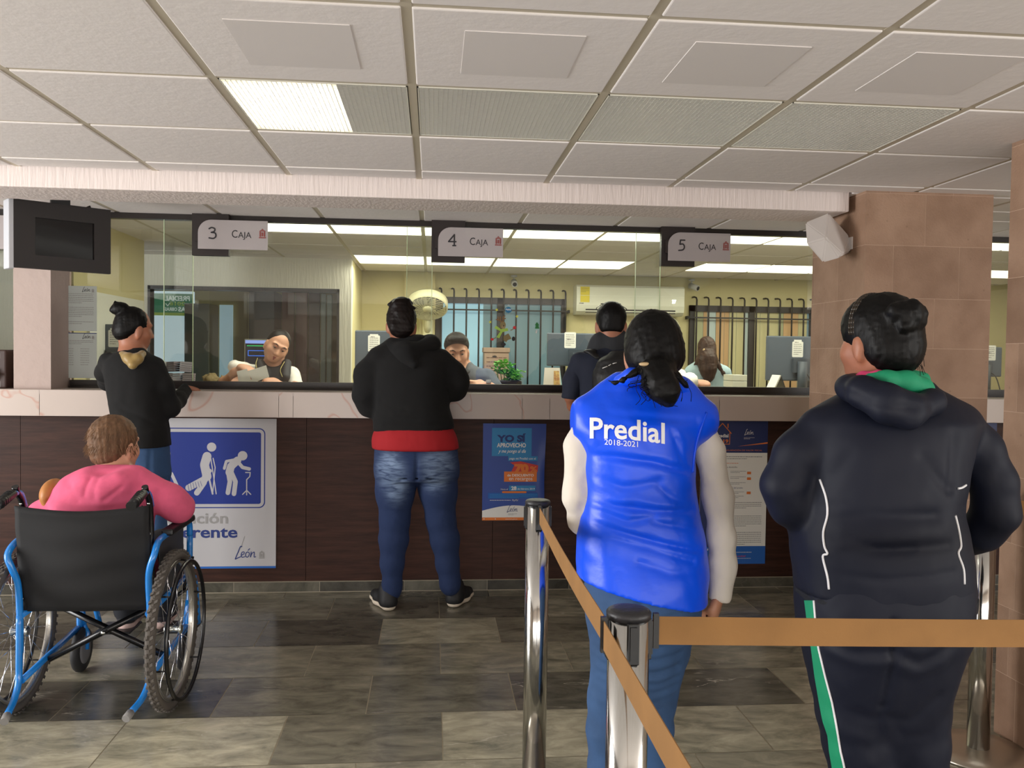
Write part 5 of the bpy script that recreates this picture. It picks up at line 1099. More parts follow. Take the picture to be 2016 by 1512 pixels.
# ---------------------------------------------------------------- person in the navy tracksuit
def track_woman():
    Y = 2.2; r = person('person in navy tracksuit with white piping, green stripe and black bun, back turned', (1.15, 2.2, 0))
    NAVY = cloth('navy_polyester', (12, 17, 34), .62, bump=.1, bs=300, spec=.3); GREEN = cloth('green_jersey', (12, 140, 98), .7); WP = mat('white_piping', (232, 232, 236), .5); GREYN = cloth('grey_blue_yoke', (66, 72, 86), .6)
    pants = [sec(1130, 1582, 1896, Y, .18), sec(1180, 1580, 1894, Y, .19), sec(1230, 1583, 1890, Y, .19), sec(1275, 1590, 1878, Y, .172), sec(1340, 1602, 1866, Y, .14), sec(1430, 1630, 1855, Y, .09), sec(1500, 1650, 1850, Y, .05)]
    L = [(PX(1668, 1245, Y), rpx(76, Y)), (PX(1672, 1330, Y), rpx(76, Y)), (PX(1678, 1400, Y), rpx(72, Y)), (PX(1688, 1460, Y), rpx(68, Y)), (PX(1698, 1520, Y), rpx(63, Y)), (A_([PX(1700, 1560, Y)[0], Y, .25]), .070), (A_([PX(1700, 1560, Y)[0], Y, .09]), .066)]
    R = [(PX(1812, 1245, Y), rpx(76, Y)), (PX(1806, 1330, Y), rpx(66, Y)), (PX(1804, 1400, Y), rpx(64, Y)), (PX(1806, 1460, Y), rpx(63, Y)), (PX(1806, 1520, Y), rpx(60, Y)), (A_([PX(1804, 1560, Y)[0], Y, .25]), .070), (A_([PX(1804, 1560, Y)[0], Y, .09]), .066)]
    tor = [sec(1196, 1588, 1896, Y, .175), sec(1160, 1575, 1904, Y, .185), sec(1110, 1570, 1900, Y, .19), sec(1050, 1567, 1890, Y, .185), sec(1000, 1576, 1880, Y, .18), sec(940, 1588, 1888, Y, .175), sec(880, 1586, 1904, Y, .165), sec(835, 1594, 1918, Y, .15), sec(805, 1612, 1905, Y+.01, .125), sec(782, 1648, 1876, Y+.02, .10), sec(765, 1680, 1846, Y+.03, .08)]
    la = [(PX(1612, 842, Y), rpx(40, Y)), (PX(1568, 895, Y), rpx(42, Y)), (PX(1545, 955, Y), rpx(43, Y)), (PX(1556, 995, Y+.01), rpx(38, Y)), (PX(1585, 1012, Y+.12), .050), (PX(1625, 1000, Y+.24), .042)]
    ra = [(PX(1892, 835, Y), rpx(40, Y)), (PX(1930, 885, Y), rpx(40, Y)), (PX(1957, 950, Y), rpx(42, Y)), (PX(1962, 1010, Y), rpx(42, Y)), (PX(1935, 1045, Y+.04), rpx(37, Y)), (PX(1905, 1052, Y+.10), .050), (PX(1878, 1070, Y+.15), .044)]
    hc = PX(1731, 669, Y+.02); M = rotm(.42, -.05, .02)
    feet = [(A_([x, Y-.03, .07]), A_([x, Y, .045]), A_([x+dx, Y+.13, .03])) for x, dx in ((L[-1][0][0], -.03), (R[-1][0][0], .03))]
    hd_ = [((PX(1632, 1000, Y+.27), (.8, .3, -.1), (0, .2, 1)), dict(side=1, curl=.5, k=.9)), ((PX(1866, 1078, Y+.17), (-.5, .5, -.6), (.6, .3, .3)), dict(side=1, curl=.4, k=.9))]
    build_body(r, SKIN2, (hc, M, 1.04), tor[3:]+pants[:3], [la, ra], [L, R], hd_, feet, neck_to=PX(1752, 760, Y+.01), neckr=.062, face=True, h=.0075)
    J = Sdf(.035); J.loft(tor[1:], k=.05, n=2.15); J.chain(la, k=.035); J.chain(ra, k=.035); J.noise = (.0018, .26, 6)
    J.cut((0, 0, PX(1700, 1163, Y)[2]), (0, 0, -1)); yb = Y-.19
    for ln, dd, w in ((((1700, 900), (1670, 960), (1640, 985)), .008, .014), (((1600, 870), (1620, 920), (1640, 950)), .009, .014), (((1620, 830), (1632, 880), (1625, 930)), .008, .012), (((1640, 1040), (1730, 1020), (1850, 1018)), .009, .016), (((1640, 1060), (1740, 1085), (1880, 1078)), .009, .014), (((1590, 1060), (1680, 1095), (1800, 1082)), .007, .012), (((1640, 1100), (1740, 1060), (1870, 1045)), -.005, .02), (((1830, 905), (1860, 950), (1885, 970)), .009, .016), (((1900, 860), (1890, 920), (1888, 965)), .009, .016), (((1590, 985), (1640, 1000), (1690, 985)), .008, .016), (((1580, 1100), (1590, 1118), (1640, 1112)), .007, .010), (((1925, 1010), (1960, 1000), (1990, 1005)), .008, .012), (((1915, 1030), (1950, 1042), (1980, 1030)), .007, .012), (((1540, 995), (1570, 1010), (1600, 1000)), .008, .012), (((1700, 870), (1740, 950), (1810, 980)), -.005, .03), (((1545, 930), (1580, 960), (1600, 950)), .007, .012), (((1600, 1140), (1740, 1145), (1890, 1130)), .005, .010)):
        J.groove([PX(a, c, yb) for a, c in ln], dd, w)
    jk = grow('jacket', J, NAVY, r, .007)
    Hm = Sdf(.02); Hm.loft([sec(1199, 1588, 1890, Y, .165), sec(1185, 1582, 1898, Y, .182), sec(1162, 1578, 1902, Y, .180)], n=2.4); Hm.cut((0, 0, PX(1739, 1197, Y)[2]), (0, 0, -1)); Hm.cut((0, 0, PX(1739, 1159, Y)[2]), (0, 0, 1)); grow('waistband', Hm, cloth('navy_rib', (10, 14, 24), .8), jk, .006)
    def follow(S_, pts, off=.001):
        out = [hit(S_, p.x, p.y, Y-.4, off) for p in bez([Vector((a, c, 0)) for a, c in pts], 5)]; return [p for p in out if p is not None]
    for ln in ([(1614, 944), (1626, 979), (1629, 1013), (1621, 1047), (1623, 1075), (1629, 1090), (1620, 1096), (1629, 1135), (1632, 1160)], [(1881, 1015), (1888, 1045), (1892, 1075), (1887, 1090), (1897, 1120), (1899, 1150)], [(1886, 962), (1894, 960), (1902, 955)]):
        f = follow(J, ln)
        if len(f) > 2: tubepart('piping', f, .0030, WP, jk, 6)
    Hd = Sdf(.02)  # hood hanging on the back, open at the right where its green lining shows
    Hd.chain([(PX(1668, 762, Y-.02), .030), (PX(1700, 772, Y-.09), .036), (PX(1745, 790, Y-.145), .040), (PX(1790, 806, Y-.15), .036), (PX(1834, 792, Y-.10), .028), (PX(1846, 780, Y-.04), .020)], k=.03)
    Hd.chain([(PX(1690, 770, Y-.10), .022), (PX(1745, 808, Y-.155), .024), (PX(1788, 828, Y-.165), .014)], k=.03); Hd.cone(PX(1838, 790, Y-.11), PX(1790, 826, Y-.165), .014, .014, k=.03)
    Hd.cone(PX(1680, 755, Y+.02), PX(1672, 765, Y-.04), .028, .030)
    Hd.groove([PX(1670, 772, Y-.1), PX(1715, 792, Y-.17), PX(1760, 800, Y-.2), PX(1830, 802, Y-.15)], .006, .010)
    grow('hood', Hd, NAVY, jk, .006)
    Gl = Sdf(.012); Gl.chain([(PX(1712, 745, Y-.06), .014), (PX(1745, 748, Y-.085), .022), (PX(1785, 752, Y-.085), .026), (PX(1815, 765, Y-.07), .026), (PX(1836, 778, Y-.07), .012)], k=.02); Gl.cone(PX(1775, 740, Y-.02), PX(1815, 748, Y-.02), .022, .022); o = grow('hood_lining', Gl, GREEN, jk, .006); o['label'] = 'green hood lining'
    Pk = Sdf(.012); Pk.chain([(PX(1683, 748, Y+.03), .014), (PX(1700, 744, Y-.03), .016), (PX(1730, 742, Y-.065), .016), (PX(1760, 742, Y-.07), .012)]); o = grow('collar', Pk, cloth('pink_knit', (206, 62, 110), .9), r, .005); o['label'] = 'pink collar'
    P = Sdf(.02); P.loft(pants, k=.03, n=2.4); P.chain(L, k=.015); P.chain(R, k=.015); P.noise = (.0018, .22, 11)
    for ln, dd, w in ((((1620, 1260), (1680, 1290), (1745, 1280)), .010, .016), (((1760, 1280), (1800, 1300), (1860, 1268)), .010, .016), (((1750, 1220), (1752, 1300), (1752, 1400)), .014, .010), (((1640, 1350), (1690, 1420), (1745, 1432)), .010, .014), (((1770, 1425), (1810, 1436), (1860, 1380)), .010, .014), (((1660, 1300), (1700, 1310), (1748, 1302)), -.006, .016), (((1765, 1310), (1810, 1320), (1850, 1305)), -.006, .016), (((1750, 1400), (1752, 1460), (1752, 1520)), .012, .010), (((1655, 1440), (1690, 1470), (1740, 1480)), -.006, .018), (((1780, 1440), (1810, 1475), (1860, 1470)), .007, .014)):
        P.groove([PX(a, c, Y-.16) for a, c in ln], dd, w)
    tr = grow('trousers', P, NAVY, r, .007)
    rows = [(1182, 1583, 1602), (1230, 1589, 1606), (1275, 1596, 1611), (1330, 1603, 1624), (1383, 1612, 1638), (1420, 1619, 1645), (1449, 1629, 1650), (1480, 1632, 1655), (1509, 1637, 1662), (1560, 1645, 1668)]
    ys_ = np.linspace(1182, 1560, 48); grid = []
    for yy in ys_:
        l0 = np.interp(yy, [q[0] for q in rows], [q[1] for q in rows]); l1 = np.interp(yy, [q[0] for q in rows], [q[2] for q in rows]); row = []
        for u in range(7):
            row.append(hit(P, l0+(l1-l0)*u/6, yy, Y-.4, .002))
        last = None
        for i in range(6, -1, -1):
            if row[i] is None: row[i] = last if last is not None else PX(l1, yy, Y-.05)
            last = row[i]
        grid.append(row)
    b = MB(); vs = [tuple(p) for row in grid for p in row]; fs = [(i*7+j, i*7+j+1, (i+1)*7+j+1, (i+1)*7+j) for i in range(len(grid)-1) for j in range(6)]; b.add(vs, fs, True); o = b.build('side_stripe', GREEN, tr); o['label'] = 'green side stripe'
    tubepart('piping', [tuple(row[6]) for row in grid], .0028, WP, tr, 6)
    WS = cloth('white_trainer', (222, 222, 226), .6)
    for f in feet: shoe(r, (f[1][0], f[1][1]-.06, 0), (f[2][0], f[2][1]+.06, 0), WS, mat('white_sole', (230, 230, 235), .5))
    Hh = Sdf(.02); P_ = lambda *v: loc(M, hc, v)
    Hh.ell(P_(.0, -.016, .026), (.086, .100, .100), M); Hh.ell(P_(0, .022, .038), (.080, .078, .078), M); Hh.ell(P_(.0, -.050, -.035), (.076, .062, .062), M, k=.04)
    bc = PX(1783, 621, Y-.075); Hh.ell(bc, (.046, .040, .034), k=.012); Hh.chain([(PX(1762, 612, Y-.08), .022), (PX(1796, 606, Y-.085), .022), (PX(1810, 616, Y-.08), .019), (PX(1808, 634, Y-.075), .018), (PX(1780, 642, Y-.095), .018)], k=.008)
    Hh.groove([PX(1765, 625, Y-.12), PX(1785, 632, Y-.14), PX(1800, 622, Y-.12)], .006, .006)
    Hh.noise = (.0018, .03, 3); hr = grow('hair', Hh, HAIRB, r, .0055)
    b = MB(); arc = [P_(.0835*math.sin(a), .020, .028+.096*math.cos(a)) for a in np.linspace(-1.75, 1.75, 26)]
    b = MB(); 
    for i in range(25):
        for off, rr_ in ((-.007, .0035), (0, .004), (.007, .0035)):
            d = M[1]*off; b.tube([arc[i]+d, arc[i+1]+d], rr_, 6)
    b.build('headband', mat('tortoise_band', (52, 44, 36), .15), hr)
    rr = random.Random(9)
    for k in range(14):
        a0 = PX(rr.uniform(1788, 1806), rr.uniform(660, 725), Y-.05); e = a0+A_([rr.uniform(.01, .04), rr.uniform(-.02, .01), rr.uniform(-.05, .01)]); b = MB(); b.tube(bez([a0, (a0+e)/2+A_([.006, 0, .006]), e], 4), .0008, 4); b.build('loose_strand', HAIRB, hr)
    return r
track_woman()
# ---------------------------------------------------------------- woman in the black sweater at the left window
def sweater_woman():
    Y = 4.68; r = person('person in black sweater with gold neck lining and high hair bun, facing window 3', (-1.18, 4.75, 0))
    SW = cloth('black_sweater', (6, 6, 7), .9)
    pants = [sec(860, 258, 330, Y, .11), sec(890, 248, 332, Y, .12), sec(935, 246, 334, Y, .125)]
    L = [(PX(270, 930, Y), rpx(25, Y)), (PX(270, 1040, Y), rpx(20, Y)), (PX(270, 1120, Y), rpx(16, Y)), (A_([PX(270, 1150, Y)[0], Y, .10]), .042)]
    R = [(PX(309, 930, Y), rpx(25, Y)), (PX(306, 1040, Y), rpx(20, Y)), (PX(304, 1120, Y), rpx(16, Y)), (A_([PX(304, 1150, Y)[0], Y, .10]), .042)]
    tor = [sec(900, 250, 334, Y, .14), sec(850, 236, 332, Y, .142), sec(820, 222, 328, Y, .13), sec(780, 214, 325, Y, .125), sec(745, 208, 322, Y, .12), sec(718, 206, 316, Y, .11), sec(702, 218, 304, Y, .09), sec(692, 234, 290, Y, .06)]
    ra = [(PX(305, 722, Y), rpx(19, Y)), (PX(320, 762, Y+.0), rpx(20, Y)), (PX(335, 802, Y+.03), rpx(18, Y)), (PX(350, 788, Y+.14), rpx(15, Y)), (PX(367, 765, Y+.33), rpx(12.5, Y))]
    la = [(PX(212, 712, Y), rpx(17, Y)), (PX(205, 735, Y+.05), rpx(15, Y)), (PX(212, 752, Y+.2), .045), (PX(232, 752, Y+.42), .038)]
    hc = PX(263, 644, Y+.03); M = rotm(-.85, -.12, .05)
    feet = [(A_([l[-1][0][0], Y-.03, .07]), A_([l[-1][0][0], Y, .045]), A_([l[-1][0][0]+.02, Y+.13, .03])) for l in (L, R)]
    hd_ = [((PX(369, 764, Y+.35), (.5, .45, -.35), (-.2, .3, 1)), dict(side=1, curl=(.9, 1.1, 1.2, 1.3), k=.88)), ((PX(236, 752, Y+.44), (.7, .4, -.1), (0, .2, 1)), dict(side=-1, curl=.3, k=.85))]
    build_body(r, SKIN2, (hc, M, .96), tor[2:]+pants, [la, ra], [L, R], hd_, feet, neck_to=PX(258, 700, Y+.01), neckr=.052, h=.0065)
    J = Sdf(.03); J.loft(tor, k=.045); J.chain(la, k=.03); J.chain(ra, k=.025); J.noise = (.0015, .16, 2); J.cut((0, 0, PX(300, 878, Y)[2]), (0, 0, -1))
    for a, c in (((235, 800), (300, 830)), ((250, 850), (325, 840)), ((300, 770), (325, 800)), ((330, 790), (352, 806))): J.groove([PX(*a, Y-.1), PX(*c, Y-.1)], .006, .012)
    J.cut(PX(371, 762, Y+.36), (.75, .3, .55)); sw = grow('sweater', J, SW, r, .007)
    G_ = Sdf(.012); G_.chain([(PX(242, 700, Y-.05), .024), (PX(254, 706, Y-.10), .028), (PX(261, 718, Y-.125), .020), (PX(271, 706, Y-.10), .026), (PX(280, 697, Y-.05), .020)], k=.015); o = grow('collar', G_, cloth('gold_satin', (150, 124, 70), .45, sheen=.2), sw, .0055); o['label'] = 'gold satin neck lining'
    P = Sdf(.02); P.loft(pants, k=.03); P.chain(L, k=.02); P.chain(R, k=.02); P.groove([PX(291, 880, Y-.15), PX(290, 940, Y-.14)], .01, .01); P.groove([PX(262, 890, Y-.13), PX(282, 892, Y-.13)], .004, .006); grow('jeans', P, mat('mid_denim', (58, 92, 138)), r, .008)
    for f in feet: shoe(r, (f[1][0], f[1][1]-.06, 0), (f[2][0], f[2][1]+.05, 0), cloth('black_leather_shoe', (26, 24, 24)), BLACK)
    Hh = Sdf(.02); P_ = lambda *v: loc(M, hc, v)
    Hh.ell(P_(0, -.012, .018), (.077, .086, .088), M); Hh.ell(P_(0, -.055, -.03), (.062, .045, .05), M, k=.03)
    Hh.ell(PX(237, 608, Y+.0), (.046, .042, .036), k=.006); Hh.ell(PX(225, 610, Y-.01), (.024, .022, .020), k=.006); Hh.cone(PX(240, 622, Y), PX(248, 630, Y), .022, .03, k=.01); Hh.cone(PX(229, 600, Y), PX(226, 592, Y), .006, .002)
    Hh.noise = (.0018, .03, 3); grow('hair', Hh, HAIRB, r, .0055)
sweater_woman()
# ---------------------------------------------------------------- man with the backpack at window 5
def pack_man():
    Y = 4.66; r = person('person in navy T-shirt with sunglasses on head and backpack straps, at window 5', (.95, 4.7, 0))
    TS = cloth('navy_tshirt', (24, 30, 48), .85)
    pants = [sec(880, 1140, 1262, Y, .13), sec(920, 1138, 1264, Y, .14), sec(950, 1142, 1260, Y, .13)]
    L = [(PX(1172, 950, Y), rpx(31, Y)), (PX(1170, 1040, Y), rpx(24, Y)), (PX(1168, 1120, Y), rpx(19, Y)), (A_([PX(1168, 1150, Y)[0], Y, .10]), .048)]
    R = [(PX(1230, 950, Y), rpx(31, Y)), (PX(1230, 1040, Y), rpx(24, Y)), (PX(1230, 1120, Y), rpx(19, Y)), (A_([PX(1230, 1150, Y)[0], Y, .10]), .048)]
    tor = [sec(900, 1142, 1262, Y, .12), sec(860, 1142, 1262, Y, .125), sec(810, 1140, 1264, Y, .125), sec(760, 1136, 1266, Y, .12), sec(725, 1132, 1270, Y, .115), sec(700, 1146, 1258, Y, .10), sec(684, 1166, 1240, Y, .075), sec(672, 1180, 1228, Y, .06)]
    la = [(PX(1142, 712, Y), rpx(20, Y)), (PX(1129, 752, Y), rpx(20, Y)), (PX(1124, 780, Y), rpx(18.5, Y)), (PX(1127, 800, Y+.03), rpx(15.5, Y)), (PX(1150, 785, Y+.2), .042), (PX(1178, 763, Y+.38), .030)]
    ra = [(PX(1258, 712, Y), rpx(20, Y)), (PX(1268, 752, Y), rpx(20, Y)), (PX(1272, 790, Y+.02), rpx(17, Y)), (PX(1255, 775, Y+.2), .042), (PX(1230, 762, Y+.38), .030)]
    hc = PX(1203, 636, Y+.02); M = rotm(-.15, -.18, 0)
    feet = [(A_([l[-1][0][0], Y-.03, .07]), A_([l[-1][0][0], Y, .045]), A_([l[-1][0][0]+.02, Y+.15, .03])) for l in (L, R)]
    hd_ = [((PX(1180, 762, Y+.40), (.6, .5, -.15), (0, .2, 1)), dict(side=-1, curl=.4)), ((PX(1228, 761, Y+.40), (-.6, .5, -.15), (0, .2, 1)), dict(side=1, curl=.4))]
    build_body(r, SKIN2, (hc, M, 1.02), tor[2:]+pants, [la, ra], [L, R], hd_, feet, neck_to=PX(1204, 690, Y+.0), neckr=.06, h=.0075)
    J = Sdf(.03); J.loft(tor, k=.045); J.cone(la[0][0], la[1][0], la[0][1], la[1][1]); J.cone(ra[0][0], ra[1][0], ra[0][1], ra[1][1]); J.noise = (.0015, .16, 2); ts = grow('tshirt', J, TS, r, .008)
    for a_ in (la, ra): K = Sdf(.03); K.chain(a_[:3], k=.03); K.noise = (.0015, .16, 2); K.cut(a_[2][0]+A_([0, 0, -.016]), (-.1, 0, -1)); grow('sleeve', K, TS, ts, .007)
    C_ = Sdf(.02); C_.cone(PX(1180, 672, Y-.01), PX(1228, 672, Y-.01), .048, .048, k=.03); C_.cone(PX(1176, 690, Y-.01), PX(1236, 692, Y-.01), .058, .055, k=.03); C_.cone(PX(1204, 655, Y+.02), PX(1204, 690, Y), .070, .085); o = grow('collar', C_, cloth('charcoal_collar', (44, 46, 50), .9), r, .007)
    P = Sdf(.02); P.loft(pants, k=.03); P.chain(L, k=.02); P.chain(R, k=.02); grow('trousers', P, cloth('dark_trousers', (34, 36, 42), .85), r, .010)
    for f in feet: shoe(r, (f[1][0], f[1][1]-.06, 0), (f[2][0], f[2][1]+.06, 0), cloth('black_leather_shoe', (26, 24, 24)), BLACK)
    Hh = Sdf(.015); P_ = lambda *v: loc(M, hc, v); Hh.ell(P_(0, -.016, .028), (.083, .096, .088), M); Hh.ell(P_(0, -.05, -.03), (.066, .045, .05), M, k=.02); Hh.noise = (.0015, .02, 3); Hh.cut(P_(0, -.05, -.062), -M[2]); grow('hair', Hh, HAIRB, r, .0055)
    b = MB()
    for sx in (-1, 1): b.lathe([(0, 0), (.022, .001), (.024, .004), (.02, .007), (0, .008)], tuple(P_(.033*sx, .05, .115)), n=14)
    b.tube([P_(.055, .05, .112), P_(.078, .02, .09), P_(.082, -.03, .07)], .0022, 6); b.tube([P_(-.055, .05, .112), P_(-.078, .02, .09), P_(-.082, -.03, .07)], .0022, 6); b.tube([P_(-.02, .055, .12), P_(.02, .055, .12)], .002, 6)
    o = b.build('sunglasses', mat('dark_lens', (18, 18, 20), .1), r)
    t = thing('backpack', 'black backpack worn over the navy T-shirt, beside the blue vest collar', 'backpack', tuple(PX(1204, 780, Y-.2)))
    BP = cloth('black_nylon_pack', (22, 22, 24), .55, bs=200); B_ = Sdf(.03); B_.loft([(PX(1204, 860, Y)[2], PX(1210, 860, Y)[0], Y-.21, .15, .08), (PX(1204, 800, Y)[2], PX(1208, 800, Y)[0], Y-.215, .155, .10), (PX(1204, 740, Y)[2], PX(1206, 740, Y)[0], Y-.205, .145, .09), (PX(1204, 710, Y)[2], PX(1206, 710, Y)[0], Y-.19, .115, .07), (PX(1204, 698, Y)[2], PX(1208, 698, Y)[0], Y-.18, .07, .05)]); B_.noise = (.003, .10, 4)
    B_.groove([PX(1160, 770, Y-.3), PX(1180, 722, Y-.3), PX(1225, 712, Y-.3)], .010, .007); B_.groove([PX(1168, 800, Y-.3), PX(1240, 800, Y-.3)], .010, .007); grow('bag_body', B_, BP, t, .007)
    for sx, (a, c, d) in ((-1, ((1172, 688), (1150, 690), (1150, 735))), (1, ((1232, 688), (1252, 696), (1256, 740)))):
        s_ = Sdf(.01); s_.chain([(PX(a[0], a[1], Y+.09), .022), (PX(a[0], a[1]-1, Y-.0), .026), (PX((a[0]+c[0])/2, a[1]+4, Y-.09), .026), (PX(1204+sx*26, 705, Y-.15), .022)], k=.02, flat=(0, 0, 1), ff=.35); grow('shoulder_strap', s_, BP, t, .006)
    w = MB()
    for q in ((1186, 725, 1196, 721), (1198, 720, 1203, 717), (1206, 716, 1214, 714)):
        a, c = hit(B_, q[0], q[1], Y-.4, .002), hit(B_, q[2], q[3], Y-.4, .002)
        if a is not None and c is not None: w.tube([a, c], .0022, 6)
    if w.v: w.build('logo_stitching', mat('white_ink', (232, 230, 226)), t)
pack_man()
# ---------------------------------------------------------------- the clerks
def clerk_woman():
    Y = 5.80; r = person('person in white blouse and dark vest counting papers behind window 3', (-1.0, 5.85, 0))
    hc = PX(546, 680, Y); M = rotm(PI+.30, -.30, 0); M = A_(M); a = .46
    R0, F0, U0 = M; R1 = R0*math.cos(a)+U0*math.sin(a); U1 = -R0*math.sin(a)+U0*math.cos(a); M = np.stack([R1, F0, U1])
    tor = [sec(830, 494, 588, Y+.06, .11), sec(790, 494, 588, Y+.06, .11), sec(760, 494, 588, Y+.06, .11), sec(738, 494, 584, Y+.06, .10), sec(724, 502, 574, Y+.06, .085), sec(712, 514, 562, Y+.06, .06)]
    la = [(PX(500, 735, Y+.05), .050), (PX(462, 752, Y-.06), .046), (PX(440, 752, Y-.15), .040), (PX(462, 733, Y-.19), .036), (PX(476, 722, Y-.20), .028)]
    ra = [(PX(574, 738, Y+.05), .050), (PX(582, 765, Y-.05), .046), (PX(572, 765, Y-.15), .038), (PX(552, 757, Y-.22), .028)]
    legs = [[(A_([x, Y+.08, .82]), .09), (A_([x, Y+.08, .45]), .06), (A_([x, Y+.08, .10]), .042)] for x in (hc[0]-.08, hc[0]+.10)]
    feet = [(l[-1][0]+A_([0, .02, -.03]), l[-1][0]+A_([0, 0, -.055]), l[-1][0]+A_([0, -.12, -.07])) for l in legs]
    hd_ = [((PX(474, 722, Y-.21), (.8, -.1, -.35), (.2, -.5, .8)), dict(side=-1, curl=(.3, .5, .6, .7), k=.9)), ((PX(550, 755, Y-.22), (-.9, -.1, .15), (.1, -.6, .7)), dict(side=1, curl=(.6, .7, .8, .9), k=.85))]
    build_body(r, SKIN3, (hc, M, .93), tor, [la, ra], legs, hd_, feet, neck_to=PX(540, 730, Y+.05), neckr=.050, h=.006, q=.01)
    face_parts(r, hc, M, .93, lid=.25, skin=SKIN3)
    B_ = Sdf(.02); B_.loft(shrink(tor, .004)); B_.chain([(la[0][0], .056), (PX(480, 728, Y-.02), .046), (PX(462, 722, Y-.08), .042)]); B_.chain([(ra[0][0], .056), (PX(580, 756, Y), .052)]); B_.noise = (.002, .08, 2); grow('blouse', B_, cloth('white_blouse', (236, 230, 222), .8), r, .007)
    V = Sdf(.02); V.loft([(z, x, y, a_+.006, b_+.008) for z, x, y, a_, b_ in tor[:5]]); V.cone(PX(512, 716, Y), PX(520, 735, Y-.06), .032, .030); V.cone(PX(564, 716, Y), PX(562, 742, Y-.06), .032, .030); V.cone(PX(541, 710, Y-.12), PX(541, 790, Y-.12), .042, .036, sub=True, k=.02)
    V.cut(PX(503, 730, Y), (-1, 0, 0)); V.cut(PX(576, 730, Y), (1, 0, 0)); grow('vest', V, cloth('charcoal_vest', (32, 32, 40), .6), r, .006)
    Tr = Sdf(.02); [Tr.chain([(p, q+.01) for p, q in l], k=.03) for l in legs]; grow('trousers', Tr, cloth('dark_trousers', (34, 36, 42)), r, .012)
    for f in feet: shoe(r, (f[1][0], f[1][1]+.06, 0), (f[2][0], f[2][1]-.06, 0), cloth('black_leather_shoe', (26, 24, 24)), BLACK)
    Hh = Sdf(.015); P_ = lambda *v: loc(M, hc, v); Hh.ell(P_(0, -.016, .022), (.075, .086, .085), M); Hh.cut(P_(0, .040, .055), M[1]*.8-M[2]*.55); Hh.cone(P_(.0, -.10, .02), P_(0, -.10, .05), .03, .03); grow('hair', Hh, HAIRB, r, .005)
    b = MB(); b.tube(bez([PX(507, 705, Y-.06), PX(504, 718, Y-.11), PX(512, 735, Y-.13), PX(540, 748, Y-.14)], 5), .0016, 6); b.tube(bez([PX(556, 742, Y-.14), PX(552, 728, Y-.12), PX(560, 712, Y-.06)], 5), .0016, 6); o = b.build('lanyard', mat('cream_lanyard', (208, 196, 120), .6), r)
    t = thing('paper_sheets', 'loose white papers held by the clerk behind window 3', 'papers', tuple(PX(500, 745, Y-.27)))
    for k, q in enumerate((((466, 731), (486, 726), (496, 753), (470, 753)), ((486, 731), (524, 719), (530, 742), (500, 753)), ((476, 746), (506, 748), (508, 753), (474, 753)))):
        b = MB(); P = [PX(x, y, Y-.255-.012*k) for x, y in q]; n_ = A_([0, .0012, 0]); vs = P+[p+n_ for p in P]; b.add(vs, [(0, 1, 2, 3), (7, 6, 5, 4), (0, 4, 5, 1), (1, 5, 6, 2), (2, 6, 7, 3), (3, 7, 4, 0)]); b.build('sheet', PAPER, t)
clerk_woman()
